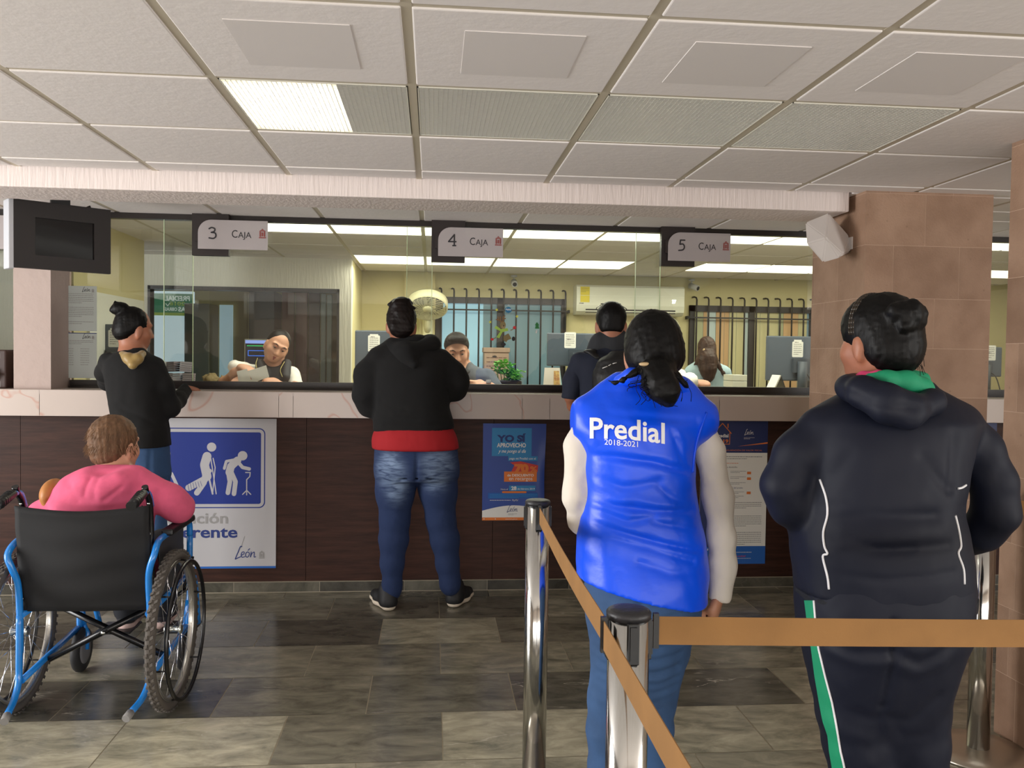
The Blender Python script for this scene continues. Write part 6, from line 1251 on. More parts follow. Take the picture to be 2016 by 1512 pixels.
def clerk_man():
    Y = 5.68; r = person('person with short black hair in grey polo looking down behind window 4', (.13, 5.7, 0))
    hc = PX(899, 690, Y); M = rotm(PI+.05, -.28, .02)
    tor = [sec(850, 838, 966, Y+.05, .12), sec(800, 836, 968, Y+.05, .12), sec(765, 832, 972, Y+.05, .12), sec(742, 834, 970, Y+.05, .11), sec(728, 848, 954, Y+.05, .09), sec(718, 868, 934, Y+.05, .06)]
    ra = [(PX(958, 746, Y+.05), .060), (PX(972, 775, Y-.02), .052), (PX(970, 768, Y-.12), .042), (PX(945, 756, Y-.2), .036), (PX(925, 752, Y-.25), .028)]
    la = [(PX(846, 746, Y+.05), .060), (PX(840, 780, Y), .052), (PX(862, 765, Y-.12), .042), (PX(890, 757, Y-.22), .030)]
    legs = [[(A_([x, Y+.08, .84]), .09), (A_([x, Y+.08, .45]), .062), (A_([x, Y+.08, .10]), .046)] for x in (hc[0]-.09, hc[0]+.10)]
    feet = [(l[-1][0]+A_([0, .02, -.03]), l[-1][0]+A_([0, 0, -.055]), l[-1][0]+A_([0, -.12, -.07])) for l in legs]
    hd_ = [((PX(940, 757, Y-.24), (1, -.15, -.0), (0, -.3, 1)), dict(side=1, curl=.25, k=.9)), ((PX(900, 757, Y-.23), (1, -.1, -.05), (0, -.3, 1)), dict(side=-1, curl=(.2, .3, .4, .5), k=.95))]
    build_body(r, SKIN3, (hc, M, .97), tor, [la, ra], legs, hd_[1:]+hd_[:1], feet, neck_to=PX(901, 735, Y+.04), neckr=.058, h=.006, q=.01)
    face_parts(r, hc, M, .97, lid=.2, brow=(24, 18, 14), lip=(170, 108, 96), skin=SKIN3)
    B_ = Sdf(.025); B_.loft(tor, k=.04); B_.chain([(ra[0][0], .070), (ra[1][0]+A_([0, 0, .03]), .062)]); B_.chain([(la[0][0], .070), (la[1][0]+A_([0, 0, .02]), .064)]); B_.noise = (.0018, .1, 3); B_.cone(PX(901, 715, Y-.12), PX(901, 745, Y-.10), .034, .016, sub=True, k=.02)
    bs = grow('polo_shirt', B_, cloth('grey_polo', (92, 98, 108), .9), r, .006)
    C_ = Sdf(.01); C_.chain([(PX(884, 722, Y+.03), .014), (PX(886, 733, Y-.05), .013), (PX(898, 744, Y-.085), .010)]); C_.chain([(PX(922, 716, Y+.03), .014), (PX(921, 730, Y-.05), .014), (PX(908, 745, Y-.085), .010)]); grow('collar', C_, cloth('grey_collar', (84, 90, 96), .9), bs, .0045)
    Tr = Sdf(.02); [Tr.chain([(p, q+.01) for p, q in l], k=.03) for l in legs]; grow('trousers', Tr, cloth('dark_trousers', (34, 36, 42)), r, .012)
    for f in feet: shoe(r, (f[1][0], f[1][1]+.06, 0), (f[2][0], f[2][1]-.06, 0), cloth('black_leather_shoe', (26, 24, 24)), BLACK)
    Hh = Sdf(.012); P_ = lambda *v: loc(M, hc, [q*.97 for q in v]); Hh.ell(P_(0, -.014, .036), (.082, .096, .084), M); Hh.ell(P_(0, .055, .088), (.062, .036, .030), M, k=.02); Hh.cut(P_(0, .062, .060), -M[2]*.72+M[1]*.6); Hh.cut(P_(0, 0, -.035), -M[2]); Hh.noise = (.0015, .025, 3); grow('hair', Hh, HAIRB, r, .005)
    b = MB(); p = PX(962, 753, Y-.27); b.box((p[0]-.016, p[1]-.006, p[2]-.004), (p[0]+.016, p[1]+.022, p[2]+.016), bev=.003); b.build('wristwatch', mat('silver_watch', (206, 206, 200), .3, metal=.6), r)
clerk_man()
def back_woman():
    Y = 7.6; r = person('person with long dark hair in pale blue blouse, back turned, far inside the office', (2.0, 7.6, 0))
    hc = PX(1391, 687, Y+.02); M = rotm(-.2, 0, 0)
    tor = [sec(800, 1352, 1434, Y, .11), sec(765, 1350, 1436, Y, .115), sec(735, 1350, 1434, Y, .11), sec(720, 1358, 1424, Y, .09), sec(710, 1372, 1410, Y, .06)]
    ra = [(PX(1424, 735, Y), .06), (PX(1430, 765, Y), .055), (A_([PX(1432, 780, Y)[0], Y+.12, 1.03]), .045), (A_([PX(1415, 780, Y)[0], Y+.28, 1.05]), .035)]
    la = [(PX(1362, 735, Y), .06), (PX(1354, 765, Y), .055), (A_([PX(1352, 780, Y)[0], Y+.12, 1.03]), .045), (A_([PX(1368, 780, Y)[0], Y+.28, 1.05]), .035)]
    legs = [[(A_([x, Y, .86]), .09), (A_([x, Y, .45]), .062), (A_([x, Y, .10]), .046)] for x in (hc[0]-.09, hc[0]+.10)]
    feet = [(l[-1][0]+A_([0, -.02, -.03]), l[-1][0]+A_([0, 0, -.055]), l[-1][0]+A_([0, .12, -.07])) for l in legs]
    hd_ = [((la[-1][0], (.2, 1, 0), (0, 0, 1)), dict(side=-1, curl=.4)), ((ra[-1][0], (-.2, 1, 0), (0, 0, 1)), dict(side=1, curl=.4))]
    build_body(r, SKIN3, (hc, M, .96), tor, [la, ra], legs, hd_, feet, neck_to=PX(1391, 722, Y), neckr=.05, h=.009, q=.01, face=False)
    B_ = Sdf(.025); B_.loft(tor+[(.80, tor[0][1], Y, .19, .12)], k=.04); B_.chain([(p, q+.012) for p, q in la[:3]]); B_.chain([(p, q+.012) for p, q in ra[:3]]); B_.noise = (.002, .09, 3); grow('blouse', B_, cloth('pale_blue_blouse', (170, 196, 204), .8), r, .008)
    Tr = Sdf(.02); [Tr.chain([(p, q+.01) for p, q in l], k=.03) for l in legs]; grow('trousers', Tr, cloth('dark_trousers', (34, 36, 42)), r, .014)
    for f in feet: shoe(r, (f[1][0], f[1][1]-.06, 0), (f[2][0], f[2][1]+.06, 0), cloth('black_leather_shoe', (26, 24, 24)), BLACK)
    Hh = Sdf(.02); P_ = lambda *v: loc(M, hc, v); Hh.ell(P_(0, -.014, .02), (.080, .095, .094), M); Hh.chain([(P_(0, -.05, -.02), .078), (PX(1392, 712, Y-.10), .085), (PX(1394, 728, Y-.135), .070), (PX(1395, 742, Y-.14), .045), (PX(1394, 750, Y-.14), .015)], k=.03)
    Hh.chain([(P_(.05, -.03, -.04), .03), (PX(1414, 720, Y-.08), .022), (PX(1424, 735, Y-.10), .014), (PX(1427, 742, Y-.10), .006)], k=.02); Hh.chain([(P_(-.05, -.03, -.04), .03), (PX(1374, 712, Y-.08), .02), (PX(1367, 718, Y-.08), .008)], k=.02); Hh.noise = (.003, .05, 3)
    hr = grow('hair', Hh, hairmat('brown_hair', (62, 44, 36)), r, .007); e = Sdf(.01); e.ell(PX(1386, 690, Y-.10), (.012, .01, .018)); grow('hair_clip', e, mat('gold_tie', (200, 172, 130)), hr, .004)
back_woman()
def hidden_clerk():
    Y = 5.85; r = person('person in white shirt behind window 5, only sleeve and fist visible', (1.27, 5.85, 0))
    hc = PX(1290, 692, Y); M = rotm(PI, -.2, 0)
    tor = [sec(850, 1232, 1350, Y+.05, .12), sec(800, 1232, 1350, Y+.05, .12), sec(765, 1232, 1348, Y+.05, .115), sec(742, 1238, 1344, Y+.05, .10), sec(728, 1252, 1330, Y+.05, .08), sec(718, 1268, 1312, Y+.05, .06)]
    ra = [(PX(1338, 746, Y+.05), .056), (PX(1345, 765, Y-.05), .050), (PX(1358, 752, Y-.16), .044), (PX(1370, 753, Y-.22), .034)]
    la = [(PX(1244, 746, Y+.05), .056), (PX(1236, 775, Y-.02), .050), (PX(1250, 770, Y-.15), .042), (PX(1265, 765, Y-.22), .030)]
    legs = [[(A_([x, Y+.08, .84]), .09), (A_([x, Y+.08, .45]), .062), (A_([x, Y+.08, .10]), .046)] for x in (hc[0]-.09, hc[0]+.10)]
    feet = [(l[-1][0]+A_([0, .02, -.03]), l[-1][0]+A_([0, 0, -.055]), l[-1][0]+A_([0, -.12, -.07])) for l in legs]
    hd_ = [((PX(1370, 753, Y-.23), (1, -.1, -.1), (-.1, -.6, .8)), dict(side=1, curl=(1.3, 1.4, 1.4, 1.4), k=.85)), ((la[-1][0], (.6, -.3, -.2), (0, -.3, 1)), dict(side=-1, curl=.5))]
    build_body(r, SKIN3, (hc, M, .95), tor, [la, ra], legs, hd_, feet, neck_to=PX(1290, 735, Y+.04), neckr=.054, h=.008, q=.01, face=True)
    B_ = Sdf(.025); B_.loft(tor, k=.04); B_.chain([(p, q+.014) for p, q in ra]); B_.chain([(p, q+.012) for p, q in la[:3]]); B_.noise = (.002, .08, 3); B_.cut(PX(1371, 753, Y-.22), (1, 0, 0)); grow('shirt', B_, cloth('white_blouse', (236, 230, 222)), r, .008)
    Tr = Sdf(.02); [Tr.chain([(p, q+.01) for p, q in l], k=.03) for l in legs]; grow('trousers', Tr, cloth('dark_trousers', (34, 36, 42)), r, .014)
    for f in feet: shoe(r, (f[1][0], f[1][1]+.06, 0), (f[2][0], f[2][1]-.06, 0), cloth('black_leather_shoe', (26, 24, 24)), BLACK)
    Hh = Sdf(.015); P_ = lambda *v: loc(M, hc, v); Hh.ell(P_(0, -.018, .028), (.078, .088, .084), M); Hh.cut(P_(0, .045, .06), M[1]*.8-M[2]*.5); grow('hair', Hh, HAIRB, r, .007)
hidden_clerk()
# ================================================================== WHEELCHAIR AND ITS USER
BLUEM = mat('blue_enamel', (28, 128, 214), .25, spec=.6, coat=.4); RUB = mat('tyre_rubber', (86, 80, 74), .8, bump=.2, bscale=60); BLKC = cloth('black_canvas', (15, 15, 17), .8, var=.15, vscale=5); RIMW = mat('wheel_rim', (188, 186, 180), .25, metal=.8); BLKM = mat('black_enamel', (18, 18, 20), .25)
WCX, WY, WR = -1.277, 3.46, .305
wc = thing('wheelchair', 'blue framed wheelchair with black canvas back at the left of the hall', 'wheelchair', (WCX, WY, 0))
def wheel(sx):
    x = WCX+sx*.285; camber = 0
    b = MB(); n = 46; ring = [(x, WY+(WR-.021)*math.cos(2*PI*k/n), WR+(WR-.021)*math.sin(2*PI*k/n)) for k in range(n)]; b.tube(ring, .018, 12, closed=True); ty = b.build('tyre', RUB, wc)
    k_ = MB(); m = 60
    for k in range(m):
        a = 2*PI*k/m; M = Matrix.Translation((x, WY, WR)) @ Matrix.Rotation(a, 4, 'X')
        for j, (o0, o1) in enumerate(((-.017, -.004), (.004, .017))):
            sh = .007*(1 if j == 0 else -1)
            for q in (0,):
                vs = [(o0, -.005+sh*(-1 if j == 0 else 1), WR-.008), (o1, -.005, WR-.006), (o1, .006, WR-.006), (o0, .006+sh*(-1 if j == 0 else 1), WR-.008)]
                top = [(v[0]*.92, v[1], v[2]+.0075) for v in vs]; k_.add(vs+top, [(0, 1, 2, 3), (7, 6, 5, 4), (0, 4, 5, 1), (1, 5, 6, 2), (2, 6, 7, 3), (3, 7, 4, 0)], False, M)
        M2 = M @ Matrix.Rotation(PI/m, 4, 'X'); k_.box((-.004, -.005, WR-.008), (.004, .005, WR+.001), M2)
    k_.build('tread', RUB, ty)
    b = MB(); b.lathe([(WR-.052, -.010), (WR-.040, -.013), (WR-.036, -.011), (WR-.040, 0), (WR-.036, .011), (WR-.040, .013), (WR-.052, .010), (WR-.052, -.010)], (x, WY, WR), 'x', 48); b.build('rim', RIMW, wc)
    b = MB(); b.lathe([(.0, -.034), (.012, -.034), (.020, -.030), (.020, -.024), (.011, -.020), (.011, .020), (.020, .024), (.020, .030), (.012, .034), (0, .034)], (x, WY, WR), 'x', 20); b.build('hub', ALU, wc)
    for k in range(28):
        a = 2*PI*k/28; s_ = 1 if k % 2 else -1; a2 = a+(.75 if (k//2) % 2 else -.75)
        b = MB(); b.tube([(x+s_*.026, WY+.018*math.cos(a2), WR+.018*math.sin(a2)), (x+s_*.004, WY+(WR-.045)*math.cos(a), WR+(WR-.045)*math.sin(a))], .0011, 5); b.build('spoke', CHROME, wc)
    b = MB(); hx = x+sx*.050; n = 48; b.tube([(hx, WY+(WR-.045)*math.cos(2*PI*k/n), WR+(WR-.045)*math.sin(2*PI*k/n)) for k in range(n)], .008, 8, closed=True); pr = b.build('push_rim', BLKM, wc)
    b = MB()
    for k in range(6): a = 2*PI*k/6+.3; b.tube([(hx, WY+(WR-.045)*math.cos(a), WR+(WR-.045)*math.sin(a)), (x+sx*.012, WY+(WR-.042)*math.cos(a), WR+(WR-.042)*math.sin(a))], .0035, 5)
    b.build('rim_bracket', BLKM, pr)
for sx in (-1, 1): wheel(sx)
def side(sx):
    X = WCX+sx*.228; xo = WCX+sx*.243
    T = lambda nm, pts, r=.0125, m=BLUEM, n=10: tubepart(nm, pts, r, m, wc, n)
    T('back_post', bez([(X, 3.30, .885), (X, 3.315, .86), (X, 3.36, .80), (X, 3.375, .60), (X, 3.385, .42)], 4), .012, BLKM)
    T('armrest_frame', bez([(xo+sx*.012, 3.80, .60), (xo+sx*.012, 3.79, .655), (xo+sx*.012, 3.73, .672), (xo+sx*.012, 3.45, .672), (xo+sx*.014, 3.36, .665), (xo+sx*.016, 3.31, .63), (xo, 3.31, .58), (xo-sx*.010, 3.33, .52), (xo-sx*.010, 3.345, .40), (xo-sx*.010, 3.345, .26)], 5), .0125)
    T('armrest_frame', bez([(xo+sx*.012, 3.80, .60), (xo+sx*.01, 3.80, .45), (xo, 3.80, .42)], 4), .0125)
    T('side_rail', [(X, 3.34, .40), (X, 3.90, .42)]); T('side_rail', [(X, 3.345, .155), (X, 3.86, .19)])
    T('front_post', bez([(X, 3.88, .42), (X, 3.90, .35), (X, 3.88, .24), (X, 3.88, .19)], 4))
    T('rear_post', bez([(X+sx*.006, 3.345, .40), (X+sx*.006, 3.34, .25), (X+sx*.006, 3.335, .155), (X-sx*.002, 3.28, .105), (X-sx*.016, 3.20, .085)], 5), .0125)
    b = MB(); b.tube([(X-sx*.016, 3.20, .085), (X-sx*.022, 3.165, .076)], .015, 8); b.build('rubber_tip', mat('grey_rubber', (130, 128, 126), .7), wc)
    b = MB(); b.box((xo-.012+sx*.012, 3.44, .672), (xo+.034*sx+sx*.012 if sx > 0 else xo+.012-.034, 3.76, .70), bev=.008) if sx > 0 else b.box((xo-.036, 3.44, .672), (xo+.012, 3.76, .70), bev=.008); b.build('arm_pad', BLACK, wc)
    b = MB(); b.box((X+sx*.002, 3.46, .43), (X+sx*.006, 3.78, .655)); b.build('side_panel', mat('grey_side_panel', (70, 70, 72), .6), wc)
    # push handle
    b = MB(); b.tube(bez([(X, 3.375, .80), (X, 3.345, .85), (X, 3.30, .862), (X+sx*.0, 3.27, .856)], 4), .0115, 10); b.build('handle_tube', BLUEM, wc)
    b = MB(); b.tube([(X, 3.285, .862), (X-.004, 3.20, .842), (X-.006, 3.17, .834)], [.0165, .0175, .0185], 12); 
    for k in range(6): b.tube([(X-.0045, 3.27-.014*k, .858-.0036*k), (X-.0045, 3.265-.014*k, .857-.0036*k)], .0195, 12)
    b.build('grip', BLACK, wc)
    for z in (.815, .70, .46):
        b = MB(); b.lathe([(.0, -.004), (.005, -.003), (.006, 0)], (X, 3.352 if z < .8 else 3.345, z), 'y', 10); b.build('bolt', ALU, wc)
    # caster with its fork
    cx, cy, cr = X-sx*.012, 3.87, .095
    b = MB(); b.lathe([(0, -.016), (cr*.75, -.016), (cr-.006, -.014), (cr, -.006), (cr, .006), (cr-.006, .014), (cr*.75, .016), (0, .016)], (cx, cy, cr), 'x', 30); cw = b.build('caster_wheel', mat('dark_caster', (44, 44, 46), .6), wc)
    b = MB(); b.lathe([(0, -.018), (.035, -.018), (.06, -.0165), (.062, 0), (.06, .0165), (.035, .018), (0, .018)], (cx, cy, cr), 'x', 24); b.build('caster_disc', mat('grey_plastic', (120, 120, 124), .5), cw)
    b = MB()
    for s2 in (-1, 1): b.tube([(cx+s2*.022, cy, cr), (cx+s2*.022, cy+.01, .165), (cx, cy+.02, .205)], .009, 8)
    b.tube([(cx, cy+.02, .20), (X, cy+.02, .30)], .014, 10); b.build('caster_fork', BLUEM, wc)
    # brake lever and foot plate
    b = MB(); b.tube([(xo+sx*.012, 3.70, .40), (xo+sx*.03, 3.74, .46), (xo+sx*.035, 3.76, .52)], .006, 8); b.tube([(xo, 3.68, .38), (xo+sx*.03, 3.74, .40)], .008, 8); b.build('brake_lever', BLKM, wc)
    T('leg_rest', bez([(X, 3.90, .42), (X, 3.98, .36), (X-sx*.01, 4.08, .14)], 4)); b = MB(); b.box((X-sx*.012, 4.0, .115), (X-sx*.17, 4.17, .125), bev=.004); b.build('foot_plate', BLACK, wc)
for sx in (-1, 1): side(sx)
# back canvas with sag, seat, cross brace
b = MB(); n, m = 24, 16; vs = []; fs = []
x0, x1 = WCX-.236, WCX+.236; zt, zb = .812, .415
for i in range(n+1):
    u = i/n; s_ = math.sin(PI*u)
    for j in range(m+1):
        v = j/m; z = zb+(zt-.018*s_-zb)*v; y = 3.375-.05*v*1.0+.0+ -.035*s_*(.35+.65*math.sin(PI*(.25+.7*v)))+.003*math.sin(v*22+math.sin(u*5)); vs.append((x0+(x1-x0)*u, y-.016, z))
for i in range(n):
    for j in range(m): a = i*(m+1)+j; fs.append((a, a+m+1, a+m+2, a+1))
b.add(vs, fs, True); o_ = len(b.v); b.add([(p[0], p[1]+.012, p[2]) for p in vs], fs, True)
edge = [i*(m+1) for i in range(n+1)]+[n*(m+1)+j for j in range(1, m+1)]+[i*(m+1)+m for i in range(n-1, -1, -1)]+[j for j in range(m-1, 0, -1)]
b.f += [(edge[k], edge[(k+1) % len(edge)], o_+edge[(k+1) % len(edge)], o_+edge[k]) for k in range(len(edge))]; b.sm += [False]*len(edge)
b.build('back_canvas', BLKC, wc)
for sx in (-1, 1):
    b = MB(); b.tube([(WCX+sx*.214, 3.314, .812), (WCX+sx*.214, 3.33, .70), (WCX+sx*.214, 3.352, .42)], .003, 6); b.build('canvas_seam', BLKC, wc)
b = MB(); b.box((WCX-.225, 3.37, .405), (WCX+.225, 3.86, .425), bev=.006); b.build('seat', BLKC, wc)
for sx in (-1, 1): tubepart('cross_brace', [(WCX-sx*.215, 3.56+.012*sx, .385), (WCX+sx*.215, 3.56+.012*sx, .165)], .013, BLKM, wc, 10)
b = MB(); b.lathe([(0, -.006), (.008, -.004), (.009, 0)], (WCX, 3.52, .275), 'y', 12); b.build('brace_bolt', ALU, wc)
def seated():
    r = person('person with short light brown hair in pink cardigan sitting in the wheelchair, back turned', (WCX, 3.62, .45))
    X = WCX; PK = cloth('pink_knit_wool', (216, 92, 126), .9, bs=260, var=.1, vscale=12)
    def ribs():
        m = PK.node_tree
    Y = 3.52
    hc = PX(227, 873, Y+.10); M = rotm(-.45, -.12, -.05)
    tor = [(.44, X, 3.60, .185, .14), (.50, X, 3.58, .19, .15), (.60, X, 3.55, .18, .14), (.70, X, 3.53, .185, .135), (.78, X+.0, 3.53, .195, .13), sec(958, 130, 318, Y+.02, .115), sec(944, 152, 300, Y+.03, .095), sec(930, 180, 272, Y+.05, .07)]
    ra = [(PX(298, 966, Y), .062), (PX(335, 985, Y+.02), .058), (PX(352, 1000, Y+.05), .053), (A_([X+.262, 3.66, .752]), .042), (A_([X+.24, 3.76, .742]), .034)]
    la = [(PX(142, 966, Y), .060), (PX(118, 992, Y+.04), .054), (A_([X-.255, 3.58, .735]), .046), (A_([X-.25, 3.72, .742]), .036)]
    legs = [[(A_([X+s*.09, 3.62, .51]), .085), (A_([X+s*.10, 3.95, .515]), .066), (A_([X+s*.09, 4.00, .40]), .056), (A_([X+s*.06-.0, 4.06, .20]), .046)] for s in (-1, 1)]
    legs[0][-1] = (A_([PX(262, 1250, 4.12)[0]-.02, 4.10, .20]), .046); legs[1][-1] = (A_([PX(262, 1250, 4.12)[0]+.13, 4.12, .20]), .046)
    feet = [(l[-1][0]+A_([0, 0, -.03]), l[-1][0]+A_([0, .02, -.04]), l[-1][0]+A_([0, .13, -.055])) for l in legs]
    hd_ = [((A_([X+.24, 3.775, .738]), (-.2, 1, -.1), (0, .1, 1)), dict(side=-1, curl=.5, k=.88)), ((A_([X-.25, 3.735, .738]), (.2, 1, -.1), (0, .1, 1)), dict(side=1, curl=.5, k=.88))]
    build_body(r, SKIN3, (hc, M, .98), tor, [la, ra], legs, hd_, feet, neck_to=PX(226, 945, Y+.06), neckr=.055, h=.0075, q=.01)
    J = Sdf(.03); J.loft(tor, k=.05); J.chain(la, k=.035); J.chain(ra, k=.035); J.cone(PX(185, 945, Y-.0), PX(268, 945, Y+.0), .055, .055, k=.04); J.chain([(PX(258, 940, Y-.03), .030), (PX(235, 954, Y-.08), .034), (PX(205, 966, Y-.09), .034), (PX(172, 960, Y-.06), .034), (PX(160, 948, Y-.0), .032)], k=.05)
    J.groove([PX(265, 935, Y-.1), PX(235, 960, Y-.14), PX(203, 985, Y-.14)], .008, .008); J.groove([PX(175, 945, Y-.1), PX(165, 975, Y-.12)], .008, .010); J.groove([PX(195, 950, Y-.1), PX(185, 980, Y-.13)], .007, .012); J.groove([PX(135, 960, Y-.1), PX(150, 985, Y-.12)], .007, .012)
    for k in range(8): J.groove([PX(306+k*8, 962+k*5, Y-.04), PX(318+k*6, 990+k*4, Y-.06), PX(320+k*6.5, 1024-k*2, Y-.06)], .0045, .0045)
    for k in range(11): J.groove([PX(252-k*5.5, 940+k*4, Y-.1), PX(260-k*5.5, 948+k*4, Y-.12)], .0025, .004)
    J.cut(ra[-1][0]+A_([0, .02, 0]), (0, 1, 0)); cd_ = grow('cardigan', J, PK, r, .0055)
    C_ = Sdf(.02); C_.chain([(PX(262, 930, Y+.05), .016), (PX(250, 938, Y-.02), .018), (PX(222, 942, Y-.045), .018), (PX(195, 938, Y-.02), .018), (PX(188, 930, Y+.05), .016)], k=.03); grow('collar', C_, PK, cd_, .006)
    P = Sdf(.02); [P.chain([(p, q+.012) for p, q in l], k=.03) for l in legs]; grow('trousers', P, cloth('dark_trousers', (34, 36, 42)), r, .009)
    WSH = mat('pinkish_sole', (206, 178, 170), .7)
    for f in feet: shoe_at(r, f, WSH)
    Hh = Sdf(.02); P_ = lambda *v: loc(M, hc, v); Hh.ell(P_(0, -.016, .024), (.086, .099, .092), M); Hh.ell(P_(0, -.05, -.04), (.066, .05, .055), M, k=.03); Hh.noise = (.003, .03, 3); Hh.cut(P_(0, -.06, -.092), -M[2]); hr = grow('hair', Hh, HAIRL, r, .005)
    b = MB(); rr = random.Random(4)
    for k in range(900):
        a = rr.uniform(-2.2, 2.2); e = rr.uniform(-.45, 1.4); d = A_([math.sin(a)*math.cos(e), -math.cos(a)*math.cos(e), math.sin(e)]); p = P_(d[0]*.087, -.016+d[1]*.10, .018+d[2]*.094-(.02 if e < 0 else 0))
        dn = loc(M, (0, 0, 0), (d[0]*.25+rr.uniform(-.3, .3), d[1]*.25-.1, -1+.3*rr.random())); q = p+dn*.022+loc(M, (0, 0, 0), tuple(d*.004)); t_ = np.cross(dn, [0, 1, 0]); t_ = t_/np.linalg.norm(t_)*.0014; b.add([p-t_, p+t_, q], [(0, 1, 2)], False)
    o = b.build('hair_tufts', hairmat('light_brown_tuft', (112, 84, 62), .6), hr); o['kind'] = 'stuff'
    # brown shoulder bag hooked behind the left arm
    t = thing('handbag', 'tan leather bag beside the pink cardigan in the wheelchair', 'bag', tuple(A_([X-.20, 3.62, .5])))
    B_ = Sdf(.03); c = PX(106, 972, Y+.06); B_.ell(c, (.042, .09, .060)); B_.ell(c+A_([.02, .02, -.08]), (.04, .10, .09)); grow('bag_body', B_, mat('tan_leather', (178, 116, 58), .5, bump=.2, bscale=80), t, .007)
    s_ = Sdf(.01); s_.chain([(c+A_([.0, 0, .04]), .006), (c+A_([.03, .03, .05]), .006), (c+A_([.06, .05, .03]), .006)]); grow('strap', s_, mat('tan_leather', (178, 116, 58)), t, .005)
def shoe_at(r, f, msole):
    heel = f[1]+A_([0, -.07, 0]); z = heel[2]-.045
    b0 = Sdf(.02); b0.cone((heel[0], heel[1]+.04, z+.05), (heel[0], heel[1]+.13, z+.045), .040, .038); b0.cone((heel[0], heel[1]+.13, z+.042), (heel[0], heel[1]+.20, z+.036), .038, .030); b0.cut((0, 0, z+.025), (0, 0, -1)); o = grow('shoe', b0, msole if False else cloth('dark_shoe', (40, 38, 42)), r, .006)
    s_ = Sdf(.015); s_.cone((heel[0], heel[1]+.04, z+.02), (heel[0], heel[1]+.20, z+.02), .041, .034, flat=(0, 0, 1), ff=.75); s_.cut((0, 0, z+.03), (0, 0, 1)); grow('sole', s_, msole, o, .006)
seated()
# ================================================================== THINGS IN THE OFFICE AND ON THE GLASS
YB = 8.6
IRON = mat('black_iron', (26, 24, 24), .5); SKYG = mat('blue_pane', (150, 186, 200), .2, emis=(140, 190, 214), estr=.55); SKYD = mat('grey_blue_pane', (104, 130, 138), .25, emis=(104, 136, 146), estr=.28)
WF = mat('dark_window_frame', (34, 30, 30), .5)
def wall_window(name, px0, px1, py0, py1, mull, panes, nb, hookx, slats=None):
    A, B = at(px0, py0, YB-.03), at(px1, py1, YB-.03); x0, x1, z1 = A.x, B.x, A.z; z0 = 1.03; r = empty(name, (x0, YB-.03, z0)); tag(r, kind='structure')
    b = MB(); f = .05
    for q in (((x0, z0), (x0+f, z1)), ((x1-f, z0), (x1, z1)), ((x0, z1-.06), (x1, z1)), ((x0, z0), (x1, z0+.05)), ((mull-.03, z0), (mull+.03, z1))): b.box((q[0][0], YB-.05, q[0][1]), (q[1][0], YB-.001, q[1][1]))
    b.build('window_frame', WF, r)
    for (a, c, m) in panes:
        g = MB(); g.box((a, YB-.012, z0+.03), (c, YB-.008, z1-.04)); g.build('pane', m, r)
    if slats:
        for k, (a, c, m) in enumerate(slats): g = MB(); g.box((a, YB-.02, z0+.03), (c, YB-.014, z1-.05)); g.build('blind_slat', m, r)
    t = thing('window_grille', hookx, 'grille', ((x0+x1)/2, YB-.1, z0))
    for k in range(nb):
        x = x0+.055+(x1-x0-.07)*k/(nb-1); b = MB(); b.tube([(x, YB-.085, z0-.03), (x, YB-.085, z1+.055), (x-.004, YB-.075, z1+.075), (x-.014, YB-.05, z1+.082), (x-.02, YB-.001, z1+.082)], .0085, 6); b.build('bar', IRON, t)
    for z in (z1-.125, z0+.07): b = MB(); b.box((x0-.03, YB-.095, z-.007), (x1+.02, YB-.083, z+.007)); b.build('cross_bar', IRON, t)
    for x in (x0-.03, x1+.02): b = MB(); b.box((x-.008, YB-.095, z1-.14), (x+.008, YB-.001, z1-.11)); b.build('wall_lug', IRON, t)
    return x0, x1, z0, z1
def bx(px): return at(px, 650, YB-.02).x
wall_window('window_3', 858, 1112, 584, 770, bx(984), [(bx(864), bx(951), SKYG), (bx(951), bx(1106), SKYD)], 11, 'black barred grille over the pale blue office window behind the grey polo')
sl = []; cols_ = [mat('slat_green', (176, 178, 140), .6), mat('slat_peach', (206, 168, 122), .6), mat('slat_cream', (204, 196, 150), .6), mat('slat_pale', (190, 206, 206), .5)]
rr = random.Random(2); xx = bx(1366)
while xx < bx(1586): w = rr.uniform(.035, .10); sl.append((xx, min(xx+w-.004, bx(1588)), cols_[rr.choice((0, 1, 1, 2, 2, 3))])); xx += w
wall_window('window_4', 1358, 1600, 601, 762, bx(1478), [(bx(1364), bx(1594), SKYD)], 11, 'black barred grille over the office window with striped blinds', sl)
# air conditioner
A, B = at(1136, 560, YB-.22), at(1347, 622, YB-.22); x0, x1, z0, z1 = A.x, B.x, B.z, A.z
t = thing('air_conditioner', 'white split air conditioner with yellow label high on the office wall', 'air conditioner', ((x0+x1)/2, YB-.1, z0))
b = MB(); prof = [(YB-.001, z1), (YB-.19, z1), (YB-.215, z1-.02), (YB-.22, z0+.09), (YB-.205, z0+.03), (YB-.15, z0), (YB-.001, z0)]; vs = [(x, y, z) for x in (x0, x1) for y, z in prof]; n = len(prof); b.add(vs, [tuple(range(n)), tuple(range(2*n-1, n-1, -1))]+[(i, i+n, (i+1) % n+n, (i+1) % n) for i in range(n)])
b.build('casing', mat('ac_white', (226, 226, 208), .4), t)
b = MB(); b.box((x0+.09, YB-.222, z0+.018), (x1-.09, YB-.19, z0+.052)); b.build('outlet', mat('outlet_dark', (40, 38, 34), .5), t); b = MB(); b.box((x0+.085, YB-.232, z0+.026), (x1-.085, YB-.215, z0+.036)); b.build('flap', mat('ac_white', (226, 226, 208)), t)
